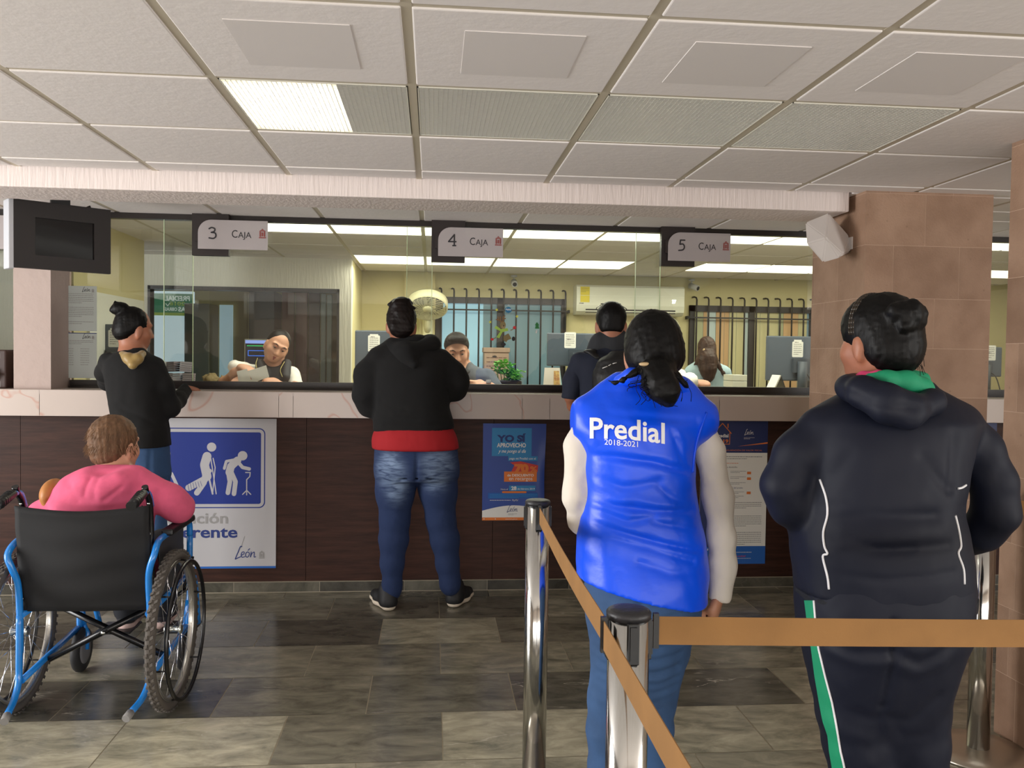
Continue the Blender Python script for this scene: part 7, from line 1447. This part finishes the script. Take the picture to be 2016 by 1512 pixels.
s = Sheet(t, YB-.2225); YEL = mat('yellow_label', (226, 206, 30), .6); s.rect(x0+.035, z1-.17, x0+.125, z1-.02, YEL, 1); s.lines(x0+.042, x0+.118, z1-.035, 4, .012, .003, DARKI, 2, 3); s.text('STAR', x0+.025, x0+.07, z0+.10, .010, DARKI, 3, bold=.03)
s.text('27', x1-.125, x1-.085, z1-.165, .034, mat('led_white', (255, 255, 255), .5, emis=(255, 255, 255), estr=3), 3, bold=.02); s.rect(x0, z1-.105, x1, z1-.102, mat('pale_trim', (240, 240, 226), .3), 1); s.done({'led_white': 'display'})
b = MB(); b.tube(bez([(x1-.10, YB-.05, z0), (x1-.02, YB-.06, z0-.10), (x1+.005, YB-.06, z0-.35), (x1-.0, YB-.06, z0-.8)], 8), .028, 10); tag(b.build('pipe_cover', mat('pale_pipe', (206, 202, 170), .5)), 'pale curved pipe running down the office wall beside the barred window', 'pipe')
# security cameras
for px, py, lab, rz in ((1012, 552, 'small white security camera above the barred pale blue window', 0), (1362, 556, 'small security camera to the right of the air conditioner', .7)):
    p = at(px, py-6, YB-.06); t = thing('security_camera', lab, 'camera', (p.x, YB-.05, p.z)); b = MB(); b.lathe([(0, .0), (.03, .0), (.03, .02), (0, .022)], (p.x, YB-.06, CEIL-.03), n=16); b.tube([(p.x, YB-.06, CEIL-.02), (p.x, YB-.06, CEIL-.07), (p.x+.0, YB-.075, CEIL-.08)], .008, 8); b.build('mount', mat('camera_white', (200, 200, 196), .4), t)
    d = Vector((math.sin(rz), -math.cos(rz), -.35)).normalized(); c = Vector((p.x, YB-.08, CEIL-.085)); b = MB(); b.tube([c-d*.03, c+d*.07], .030, 14); b.build('housing', mat('camera_white', (200, 200, 196)), t); b = MB(); b.tube([c+d*.0702, c+d*.074], .02, 14); b.build('lens', BLACK, t)
# conduits, pilaster and wall fan
b = MB(); a, c = at(797, 560, YB).x, at(857, 560, YB).x; b.box((a, YB-.06, 0), (c, YB, CEIL)); tag(b.build('pilaster', YELLOW), kind='structure')
FAN = mat('fan_cream', (228, 222, 184), .45); fx = at(842, 600, YB-.3); t = thing('wall_fan', 'cream wall fan with round grille tilted down on the office back wall', 'fan', (fx.x, YB-.1, 1.6))
tilt = Matrix.Translation((fx.x, 8.22, at(842, 600, 8.22).z)) @ Matrix.Rotation(-.60, 4, 'X')       # local -z looks down and out to the hall
R = (at(880, 600, 8.22)-at(800, 600, 8.22)).length/2
b = MB(); b.lathe([(R*.93, -.045), (R, -.04), (R, .03), (R*.96, .045), (R*.93, .03), (R*.93, -.045)], n=48, M=tilt); b.build('outer_ring', FAN, t)
b = MB(); b.lathe([(0, -.062), (R*.22, -.06), (R*.25, -.05), (R*.25, -.04), (0, -.04)], n=32, M=tilt); b.build('centre_badge', FAN, t)
b = MB()
for k in range(24):
    a = 2*PI*k/24; pts = [(R*(.24+.72*u)*math.cos(a+.5*u), R*(.24+.72*u)*math.sin(a+.5*u), -.052+.012*u) for u in (0, .25, .5, .75, 1)]; b.tube([tilt @ Vector(p) for p in pts], .0022, 5)
for q in range(9): rr_ = R*(.30+.07*q); b.tube([tilt @ Vector((rr_*math.cos(2*PI*k/36), rr_*math.sin(2*PI*k/36), -.048)) for k in range(36)], .0016, 4, closed=True)
b.build('grille', FAN, t)
for k in range(5):
    a = 2*PI*k/5; b = MB(); vs = []
    for u in range(5):
        for w in (-1, 1): r0 = R*(.22+.62*u/4); aa = a+w*(.32+.10*u/4); vs.append((r0*math.cos(aa), r0*math.sin(aa), -.01+w*.014))
    fs = [(2*i, 2*i+1, 2*i+3, 2*i+2) for i in range(4)]; b.add(vs+[(x, y, z+.003) for x, y, z in vs], fs+[tuple(j+10 for j in f) for f in fs], True, tilt); b.build('blade', mat('blade_grey', (112, 110, 94), .5), t)
b = MB(); b.lathe([(0, .0), (R*.3, .0), (R*.3, .06), (R*.2, .10), (0, .11)], n=24, M=tilt); b.tube([tilt @ Vector((0, 0, .08)), Vector((fx.x, YB-.18, 1.66)), Vector((fx.x, YB-.12, 1.62))], .03, 12); b.build('motor', FAN, t)
b = MB(); p = at(842, 645, YB-.07); b.box((p.x-.05, YB-.14, p.z-.12), (p.x+.05, YB-.06, p.z+.14), bev=.03); b.build('wall_mount', FAN, t)
# low desks behind the screen and monitors seen from behind
DESK = mat('desk_top', (188, 178, 150), .5)
b = MB(); b.box((-2.0, 5.47, 1.09), (6.5, 5.50, 1.15)); b = MB(); b.box((-2.05, 5.48, 0.98), (-1.35, 6.30, 1.02), bev=.004); 
def desk(x0, x1, y0, y1, z, lab):
    t = thing('desk', lab, 'desk', ((x0+x1)/2, (y0+y1)/2, 0)); b = MB(); b.box((x0, y0, z-.03), (x1, y1, z), bev=.003); b.build('desk_top', DESK, t)
    for (x, y) in ((x0+.03, y0+.03), (x1-.03, y0+.03), (x0+.03, y1-.03), (x1-.03, y1-.03)): b = MB(); b.box((x-.02, y-.02, 0), (x+.02, y+.02, z-.03)); b.build('leg', BLACK, t)
desk(-2.05, -1.40, 5.50, 6.3, 1.10, 'office desk behind the left glass pane under the papers')
desk(-.62, -.26, 5.50, 6.3, 1.10, 'office desk under the monitor behind the black hoodie'); desk(.42, .98, 5.50, 6.3, 1.10, 'office desk with plant and calendar behind window 4'); desk(1.98, 2.9, 5.50, 6.3, 1.10, 'office desk behind window 5 carrying the right monitor')
desk(2.95, 3.9, 5.50, 6.3, 1.10, 'office desk seen between the stone pillars')
MON = mat('monitor_grey', (78, 88, 100), .45)
def monitor(xa, xb, py0, py1, Y, lab, stx, lc, bz=1.10):
    A, B = at(xa, py0, Y), at(xb, py1, Y); x0, x1, z1, z0 = A.x, B.x, A.z, B.z; t = thing('monitor', lab, 'monitor', ((x0+x1)/2, Y, bz), 0, 'monitor backs behind the glass')
    b = MB(); b.box((x0, Y, z0), (x1, Y+.035, z1), bev=.008); b.build('back_shell', MON, t); b = MB(); b.box((x0+.01, Y+.035, z0+.01), (x1-.01, Y+.037, z1-.01)); b.build('screen', mat('tv_screen', (6, 6, 8)), t)
    sx = at(stx, 700, Y).x; b = MB(); b.tube([(sx, Y-.04, bz+.01), (sx, Y-.04, (z0+z1)/2-.02)], .034, 18); b.box((sx-.11, Y-.16, bz), (sx+.11, Y+.08, bz+.014), bev=.006); b.box((sx-.06, Y-.03, (z0+z1)/2-.10), (sx+.06, Y+.002, (z0+z1)/2+.0)); b.build('stand', mat('stand_grey', (66, 74, 84), .5), t)
    s = Sheet(t, Y-.0005); lx = at(lc, 700, Y).x; s.rrect(lx-.04, (z0+z1)/2+.01, lx+.04, (z0+z1)/2+.12, .008, PAPER, 1); s.lines(lx-.03, lx+.03, (z0+z1)/2+.10, 6, .014, .003, DARKI, 2, 5); s.rect(lx-.028, z1-.055, lx+.028, z1-.025, PAPER, 1); s.lines(lx-.022, lx+.022, z1-.045, 1, .01, .004, DARKI, 2, 6)
    s.rrect(sx-.05, (z0+z1)/2-.035, sx+.05, (z0+z1)/2-.022, .003, PAPER, 1); s.disc(sx, (z0+z1)/2-.035, .028, mat('pale_stand_badge', (200, 206, 200), .5), 1, ry=.018)
    b = MB(); b.tube(bez([(sx, Y-.04, (z0+z1)/2-.06), (sx+.05, Y-.08, z0), (sx+.09, Y-.10, bz+.05), (sx+.14, Y-.12, bz+.01)], 5), .004, 6); b.build('cable', BLACK, t); s.done()
monitor(699, 782, 650, 740, 6.0, 'blue-grey monitor back left of the black hoodie', 740, 736)
monitor(1078, 1215, 655, 722, 5.95, 'blue-grey monitor back between the calendar and the backpack', 1136, 1122)
monitor(1511, 1650, 661, 751, 5.95, 'blue-grey monitor back at the foot of the striped window', 1576, 1570)
monitor(1890, 1972, 682, 742, 6.0, 'blue-grey monitor glimpsed between the two stone pillars', 1935, 1950)
A, B = at(204, 638, 5.8), at(262, 735, 5.8); monitor(204, 262, 638, 735, 5.8, 'dark monitor back beside the head with the high bun', 233, 226)
# lit screen behind the clerk
A, B = at(481, 667, 6.9), at(530, 720, 6.9); t = thing('monitor', 'switched-on monitor with green and blue lines behind the clerk counting papers', 'monitor', (A.x, 6.92, 1.10)); b = MB(); b.box((A.x, 6.9, B.z), (B.x, 6.94, A.z), bev=.005); b.box((A.x+.08, 6.93, 1.02), (A.x+.12, 6.95, B.z+.02)); b.box((A.x+.0, 6.86, 1.01), (A.x+.2, 7.0, 1.022)); b.build('frame', mat('silver_frame', (150, 150, 140), .4), t)
s = Sheet(t, 6.8995); s.rect(A.x+.008, B.z+.008, B.x-.008, A.z-.01, mat('screen_dark', (12, 16, 26), .2, emis=(10, 14, 28), estr=.6), 1); s.rect(A.x+.008, A.z-.035, B.x-.008, A.z-.01, mat('screen_bar', (120, 150, 220), .3, emis=(140, 160, 230), estr=.8), 2); s.rect(A.x+.02, A.z-.056, B.x-.02, A.z-.05, mat('screen_green', (30, 180, 90), .3, emis=(30, 180, 90), estr=1), 2)
s.stroke([(A.x+.03, A.z-.09), (B.x-.03, A.z-.09), (B.x-.03, A.z-.13), (A.x+.03, A.z-.13)], .005, mat('screen_blue', (50, 110, 220), .3, emis=(50, 110, 220), estr=1), 2, close=True); s.done({'screen_dark': 'screen', 'screen_bar': 'screen', 'screen_green': 'screen', 'screen_blue': 'screen'})
t = thing('desk', 'small desk under the switched-on monitor', 'desk', (A.x, 6.95, 0)); b = MB(); b.box((A.x-.25, 6.75, .98), (B.x+.15, 7.2, 1.01)); b.build('desk_top', DESK, t)
for (x, y) in ((A.x-.23, 6.77), (B.x+.13, 6.77), (A.x-.23, 7.18), (B.x+.13, 7.18)): b = MB(); b.box((x-.02, y-.02, 0), (x+.02, y+.02, .98)); b.build('leg', BLACK, t)
# window into the next room
r = empty('window_5', (wx0, 7.55, wz0)); tag(r, kind='structure'); b = MB(); f = .03
for q in (((wx0, wz1-f), (wx1, wz1)), ((wx0, wz0), (wx1, wz0+f)), ((wx1-.02, wz0), (wx1, wz1)), ((wx0, wz0), (wx0+.02, wz1))): b.box((q[0][0], 7.49, q[0][1]), (q[1][0], 7.6, q[1][1]))
b.build('window_frame', BLACKF, r); b = MB(); b.box((wx0+.02, 7.54, wz0+f), (wx1-.02, 7.542, wz1-f)); b.build('glass_pane', GLASS, r)
YN = 9.6
OLIVE = mat('olive_wall', (196, 178, 120), .8)
b = MB(); b.box((-5.5, YN+.4, 0), (-.69, YN+.5, CEIL+.02)); tag(b.build('wall_next_room', OLIVE), kind='structure')
b = MB(); b.box((-.79, 8.7, 0), (-.69, YN+.4, CEIL+.02)); tag(b.build('wall_next_room_side', OLIVE), kind='structure')
b = MB(); b.box((-5.5, 7.6, CEIL), (-.69, YN+.4, CEIL+.02)); tag(b.build('ceiling_next_room', PLASTER2), kind='structure')
def back_panel(px0, px1, py0, py1, Y, m, name, lab, cat, dep=.06):
    A, B = at(px0, py0, Y), at(px1, py1, Y); b = MB(); b.box((A.x, Y, 0), (B.x, Y+dep, A.z), bev=.004); o = b.build(name, m); return tag(o, lab, cat), A, B
SHG = mat('backlit_pane', (216, 226, 230), .5, emis=(205, 222, 232), estr=.75)
o, A, B = back_panel(284, 380, 572, 752, 9.2, SHG, 'window_6', None, None); 
for k in ('label', 'category'):
    if k in o: del o[k]
tag(o, kind='structure')
GR = mat('banner_green', (54, 150, 110), .5, emis=(54, 150, 110), estr=.25); YG = mat('banner_lime', (176, 206, 96), .5, emis=(176, 206, 96), estr=.25)
A, B = at(285, 577, 9.197), at(379, 622, 9.197); t = thing('banner', 'green banner reading PREDIAL 2016 in mirror writing seen from behind', 'banner', ((A.x+B.x)/2, 9.18, B.z))
b = MB(); b.box((A.x, 9.196, B.z), (B.x, 9.1995, A.z)); b.build('sheet', GR, t); s = Sheet(t, 9.1955); w = B.x-A.x; h = A.z-B.z; WB = mat('banner_white', (232, 240, 236), .6, emis=(232, 240, 236), estr=.4)
s.rect(A.x, B.z, B.x, B.z+h*.13, YG, 1); s.text('PREDIAL', A.x+w*.42, A.x+w*.95, A.z-h*.32, h*.22, WB, 3, bold=.03, flip=True, shear=.1); s.text('2016', A.x+w*.52, A.x+w*.84, A.z-h*.53, h*.17, YG, 3, bold=.03, flip=True); s.text('AS', A.x+w*.70, A.x+w*.86, A.z-h*.80, h*.2, WB, 3, bold=.04, flip=True); s.text('OBRAS', A.x+w*.42, A.x+w*.68, A.z-h*.78, h*.15, WB, 3, bold=.03, flip=True)
s.stroke([(A.x+w*.44, A.z-h*.46), (A.x+w*.48, A.z-h*.56), (A.x+w*.53, A.z-h*.42)], .008, WB, 3); s.done()
GLB = mat('grey_cabinet', (150, 152, 160), .5)
back_panel(363, 412, 597, 758, 8.4, mat('grey_blue_cabinet', (160, 166, 170), .4), 'cabinet', 'tall grey cabinet standing behind the inner window beside the green banner', 'cabinet', .35)
back_panel(412, 486, 572, 760, 9.3, OLIVE, 'partition', 'olive partition behind the clerk with the white blouse', 'partition', .05)
o, A, B = back_panel(432, 458, 600, 742, 9.28, mat('pale_door_glass', (176, 200, 208), .3, emis=(160, 190, 204), estr=.5), 'glass_panel', 'narrow pale glass panel set in the olive partition', 'panel', .02)
back_panel(490, 540, 573, 700, 8.6, mat('dark_cabinet', (36, 36, 38), .5), 'cabinet', 'dark tall cabinet behind the lit monitor in the next room', 'cabinet', .4)
for k, (a, c, col) in enumerate(((555, 578, (176, 130, 124)), (582, 604, (140, 96, 88)), (608, 628, (70, 46, 42)), (632, 640, (150, 156, 146)), (644, 652, (150, 156, 146)))):  # pink and brown strips draw a column's reflection seen in the glass
    back_panel(a, c, 572+k*2, 756, 8.9+.02*k, mat('binder_%d' % k, col, .5), 'folded_banner', ('%s upright panel from the left in the dark next room' % ('pink', 'brown', 'dark brown', 'first pale', 'second pale')[k]), 'panel', .06)
# stacks of papers on the desk by the left glass
rr = random.Random(6); LV = [mat('bundle_%d' % k, c, .8) for k, c in enumerate(((176, 166, 176), (150, 138, 146), (206, 204, 208), (134, 120, 126)))]
bunds = [(318, 752, 5.9, .26), (345, 752, 5.9, .0), (368, 752, 5.9, .1), (325, 733, 5.95, .2), (352, 728, 5.95, -.35), (372, 730, 5.95, .4), (318, 712, 6.0, .3), (342, 708, 6.0, -.5), (366, 709, 6.0, .5)]
for k, (px, py, Y, rot) in enumerate(bunds):
    p = at(px, py, Y); z = 1.10+.075*(k//3)+.0; M = Matrix.Translation((p.x, Y, z+.036)) @ Matrix.Rotation(rot*.5, 4, 'Z') @ Matrix.Rotation(rot*.12, 4, 'Y'); b = MB()
    for q in range(5): b.box((-.037, -.06, -.034+.0136*q), (.037, .06, -.0225+.0136*q), M=M)
    o = b.build('paper_bundle', LV[k % 4]); tag(o, 'bundle of forms in the heap by the bun-haired head, %s in the %s layer' % (('left', 'middle', 'right')[k % 3], ('bottom', 'middle', 'top')[k//3]), 'papers', 'heap of paper bundles on the left desk')
p = at(424, 725, 6.1); S1 = Sdf(.02); S1.ell((p.x, 6.1, 1.15), (.09, .07, .05)); S1.ell((p.x-.03, 6.1, 1.20), (.05, .05, .04)); S1.ell((p.x+.05, 6.1, 1.17), (.04, .04, .05)); S1.noise = (.012, .06, 2); t = thing('crumpled_bag', 'crumpled brown paper bag on the desk beside the raised forearm', 'bag', (p.x, 6.1, 1.10)); grow('bag_body', S1, mat('kraft_paper', (140, 122, 86), .8), t, .008)
# papers and clutter at the right of the clerk
for k, (px0, px1, zt, m, lab) in enumerate(((1348, 1372, .05, PAPER, 'stack of white papers beside the pale blue blouse'), (1436, 1464, .10, mat('pale_binder', (196, 196, 180), .6), 'pale binder stack on the desk left of the right monitor'), (1424, 1446, .045, mat('blue_folder', (70, 84, 150), .6), 'blue folder lying by the pale binder stack'))):
    a, c = at(px0, 750, 6.0), at(px1, 750, 6.0); b = MB(); y0 = 5.95-.30*(k == 2)
    if k == 0: continue
    for q in range(4): b.box((a.x, y0-.02*k, 1.10+q*zt*.45), (c.x, y0+.18, 1.10+q*zt*.45+zt*.42), bev=.003)
    tag(b.build('binder_stack', m), lab, 'papers')
a = at(1506, 748, 5.7); M = Matrix.Translation((a.x, 5.7, 1.10)) @ Matrix.Rotation(.42, 4, 'Y'); t = thing('document_holder', 'slanted white document holder leaning beside the right monitor', 'holder', (a.x, 5.7, 1.10)); b = MB(); b.box((-.004, -.07, 0), (.004, .07, .20), M=M); b.build('panel', PAPER, t); M = Matrix.Translation((a.x+.15, 5.7, 1.10)) @ Matrix.Rotation(-.36, 4, 'Y'); b = MB(); b.box((-.004, -.07, 0), (.004, .07, .19), M=M); b.build('rear_leg', BLACK, t)
# calendar and potted plant in window 4
a, c = at(1066, 758, 5.62), at(1108, 758, 5.62); t = thing('desk_calendar', 'tent shaped desk calendar with picture of fruit left of the navy sleeve', 'calendar', ((a.x+c.x)/2, 5.62, 1.10)); zt = at(1085, 724, 5.62).z
b = MB(); b.add([(a.x, 5.58, 1.10), (c.x-.01, 5.58, 1.10), (c.x-.02, 5.63, zt), (a.x+.02, 5.63, zt)], [(0, 1, 2, 3)]); b.add([(a.x, 5.578, 1.10), (c.x-.01, 5.578, 1.10), (c.x-.02, 5.628, zt), (a.x+.02, 5.628, zt)], [(0, 1, 2, 3)]); b.build('front_sheet', mat('calendar_white', (236, 228, 216), .6), t)
b = MB(); b.add([(c.x-.065, 5.5755, 1.12), (c.x-.02, 5.5755, 1.12), (c.x-.026, 5.622, zt-.02), (c.x-.06, 5.622, zt-.02)], [(0, 1, 2, 3)]); b.build('picture', mat('calendar_picture', (180, 120, 84), .6, var=1, rgb2=(226, 196, 120), vscale=60, bump=.01), t)
b = MB(); b.add([(c.x-.02, 5.63, zt), (c.x+.02, 5.70, 1.10), (a.x+.05, 5.70, 1.10), (a.x+.02, 5.63, zt)], [(0, 1, 2, 3)]); b.add([(c.x-.02, 5.628, zt), (c.x-.01, 5.58, 1.10), (c.x+.02, 5.70, 1.10)], [(0, 1, 2)]); b.build('back_sheet', mat('calendar_blue', (150, 196, 206), .6), t)
a, c = at(984, 745, 5.75), at(1022, 745, 5.75); cx = (a.x+c.x)/2; t = thing('potted_plant', 'green leafy plant in dark oblong pot beside the grey polo sleeve', 'plant', (cx, 5.75, 1.10)); b = MB(); b.box((a.x-.01, 5.75, 1.10), (c.x+.02, 5.87, 1.225), bev=.01); b.build('pot', mat('dark_pot', (44, 36, 38), .5), t)
LEAF = mat('leaf_green', (108, 178, 84), .5, var=.25, vscale=30); b = MB(); rr = random.Random(8)
for k in range(170):
    base = Vector((rr.uniform(a.x, c.x), 5.81+rr.uniform(-.04, .04), 1.22)); left = base.x < cx-.0; hgt = rr.uniform(.04, .14) if left else rr.uniform(.01, .07); base = base+Vector((rr.uniform(-.05, .03) if left else rr.uniform(-.02, .03), rr.uniform(-.04, .04), hgt)); ang = rr.uniform(0, 2*PI); d = Vector((math.cos(ang), math.sin(ang)*.7, rr.uniform(-.5, .5))).normalized(); L_ = rr.uniform(.03, .055); sd = d.cross(Vector((0, 0, 1))).normalized()*L_*.22; up = Vector((0, 0, .006))
    b.add([base, base+d*L_*.5+sd+up, base+d*L_, base+d*L_*.5-sd+up, base+d*L_*.5-up], [(0, 1, 4), (1, 2, 4), (2, 3, 4), (3, 0, 4)], True)
o = b.build('foliage', LEAF, t)
b = MB()
for k in range(7): x = a.x+(c.x-a.x)*k/6; b.tube([(x, 5.81, 1.2), (x-.01, 5.81, 1.26), (x-.02, 5.81, 1.30 if k < 4 else 1.25)], .003, 5)
b.build('stem', mat('stem_green', (96, 150, 70), .5), t)
# cardboard box behind the plant, seen through the barred window
a, c = at(952, 684, YB-.35), at(1003, 762, YB-.35); t = thing('storage_box', 'brown archive box with a lid standing below the barred window', 'box', ((a.x+c.x)/2, YB-.3, .9)); KR = mat('brown_cardboard', (150, 128, 112), .8); b = MB(); b.box((a.x+.01, YB-.35, 1.02), (c.x-.01, YB-.13, a.z-.03)); b.build('carton', KR, t); b = MB(); b.box((a.x, YB-.36, a.z-.045), (c.x, YB-.12, a.z), bev=.004); b.build('lid', KR, t); s = Sheet(t, YB-.3505); s.lines(a.x+.03, c.x-.03, a.z-.10, 5, .04, .008, mat('box_print', (96, 70, 60), .8), 1, 5); s.disc((a.x+c.x)/2-.02, a.z-.085, .022, DARKI, 2, ry=.010); s.done()
desk(a.x-.1, c.x+.15, YB-.5, YB-.10, 1.02, 'low shelf table carrying the brown archive box under the barred window')
# transparent stickers on the pane: stars, bauble, fir tree, reindeer figure
YS = 5.2995
ST_Y = mat('sticker_yellow', (206, 206, 66), .5); ST_G = mat('sticker_lime', (156, 192, 76), .5); ST_B = mat('sticker_blue', (24, 108, 150), .5); ST_BR = mat('sticker_brown', (122, 86, 44), .5); ST_R = mat('sticker_red', (190, 38, 44), .5); ST_D = mat('sticker_green', (38, 122, 58), .5); ST_T = mat('sticker_tan', (128, 112, 70), .5); ST_K = mat('sticker_black', (22, 20, 22), .5)
def q5(px, py): p = at(px, py, YS); return (p.x, p.z)
def sticker(name, lab, grp=None): p = q5(990, 640); return tag(empty(name, (p[0], YS, p[1])), lab, 'sticker', grp)
for k, (px, py, r_, lab) in enumerate(((978, 610, 4, 'yellow star sticker beside the dark window mullion, left of the blue bauble'), (965, 634, 3.5, 'lowest yellow star sticker, left of the antlers'), (1018, 623, 3.5, 'yellow star sticker right of the blue bauble'))):
    t = sticker('star_sticker', lab, 'star stickers on the glass'); s = Sheet(t, YS); s.poly([(q5(px, py)[0]+(.011 if j % 2 else .0045)*math.sin(j*PI/5+.3), q5(px, py)[1]+(.011 if j % 2 else .0045)*math.cos(j*PI/5+.3)) for j in range(10)], ST_Y, 1); s.done()
t = sticker('bauble_sticker', 'blue bauble sticker with white zigzag near the top of the pane'); s = Sheet(t, YS); s.disc(*q5(1001, 610), .020, ST_B, 1, ry=.018); s.poly([q5(998, 602), q5(1001, 599), q5(1004, 602)], mat('sticker_silver', (170, 180, 184), .5), 1); s.poly([q5(996, 612), q5(1006, 612), q5(1001, 617)], ST_B, 1); s.stroke([q5(996, 610), q5(998, 608), q5(1000, 611), q5(1002, 608), q5(1004, 611), q5(1006, 608)], .003, mat('white_ink', (232, 230, 226)), 2); s.done()
t = sticker('tree_sticker', 'small green fir tree sticker with white base on the pane'); s = Sheet(t, YS); s.poly([q5(1057, 634), q5(1062, 640), q5(1060, 641), q5(1062, 647), q5(1053, 647), q5(1055, 641), q5(1053, 640)], ST_D, 1); s.poly([q5(1055, 650), q5(1058, 650), q5(1057, 656), q5(1054, 656)], mat('white_ink', (232, 230, 226)), 1); s.done()
t = sticker('reindeer_sticker', 'dancing reindeer sticker with lime scarf and red mittens'); s = Sheet(t, YS)
s.disc(*q5(990, 640), .018, ST_T, 1, ry=.024); s.disc(*q5(991, 644), .012, mat('sticker_muzzle', (150, 130, 90), .5), 2, ry=.011); s.disc(*q5(991.5, 641.5), .004, ST_K, 3)
for l in ([(988, 634), (982, 630), (977, 629)], [(982, 630), (980, 624)], [(985, 632), (985, 624)], [(990, 633), (990, 625), (994, 622)], [(990, 628), (995, 627)]): s.stroke([q5(*p) for p in l], .007, ST_BR, 1)
s.poly([q5(977, 641), q5(986, 648), q5(999, 646), q5(1001, 651), q5(989, 654), q5(983, 666), q5(977, 664), q5(985, 652), q5(973, 646)], ST_G, 2)
s.poly([q5(991, 662), q5(1001, 656), q5(1007, 667), q5(999, 670), q5(997, 674), q5(991, 670)], ST_T, 1); s.disc(*q5(1011, 667), .010, ST_K, 1, ry=.014); s.disc(*q5(991, 678), .015, ST_K, 1, ry=.010); s.disc(*q5(1013, 645), .010, ST_R, 1, ry=.010); s.disc(*q5(969, 668), .010, ST_R, 1, ry=.008); s.stroke([q5(1006, 650), q5(1010, 648)], .006, ST_T, 1); s.stroke([q5(972, 667), q5(976, 665)], .006, ST_T, 1); s.done()
# items at the far left beyond the plaster upright: framed notice on the ledge
a, c = at(-30, 688, 5.2), at(30, 755, 5.2); t = thing('card_terminal', 'brown box with white slips on the ledge at the left edge of the photo', 'terminal', ((a.x+c.x)/2, 5.15, 1.166)); b = MB(); b.box((a.x, 5.10, 1.166), (c.x-.004, 5.24, a.z), bev=.008); b.build('box_body', mat('brown_box', (58, 36, 30), .5), t)
s = Sheet(t, 5.0995); p = at(20, 700, 5.1); s.rrect(a.x+.02, a.z-.055, c.x-.035, a.z-.012, .008, PAPER, 1); s.rect(a.x+.02, 1.172, c.x-.035, 1.205, PAPER, 1); s.done({}); b = MB(); b.box((c.x-.075, 5.07, 1.215), (c.x-.055, 5.0985, 1.275)); b.box((c.x-.07, 5.06, 1.235), (c.x-.03, 5.07, 1.255)); b.build('white_lever', mat('cream_plastic', (206, 196, 170), .5), t)
# white slips lying on the ledge by the sweater sleeve
a = at(338, 764, 5.1); b = MB(); b.box((a.x-.06, 5.07, 1.1665), (a.x+.05, 5.20, 1.169)); tag(b.build('paper_slip', PAPER), 'white slip of paper on the marble ledge by the black sweater cuff', 'paper')
# plain white panel added over the pale area of the left office wall
b = MB(); b.box((-2.11, 5.55, 1.0), (-2.09, 6.55, 1.75)); tag(b.build('wall_board', mat('white_board', (236, 236, 226), .4)), 'white board on the yellow side wall behind the monitor at the left', 'board')
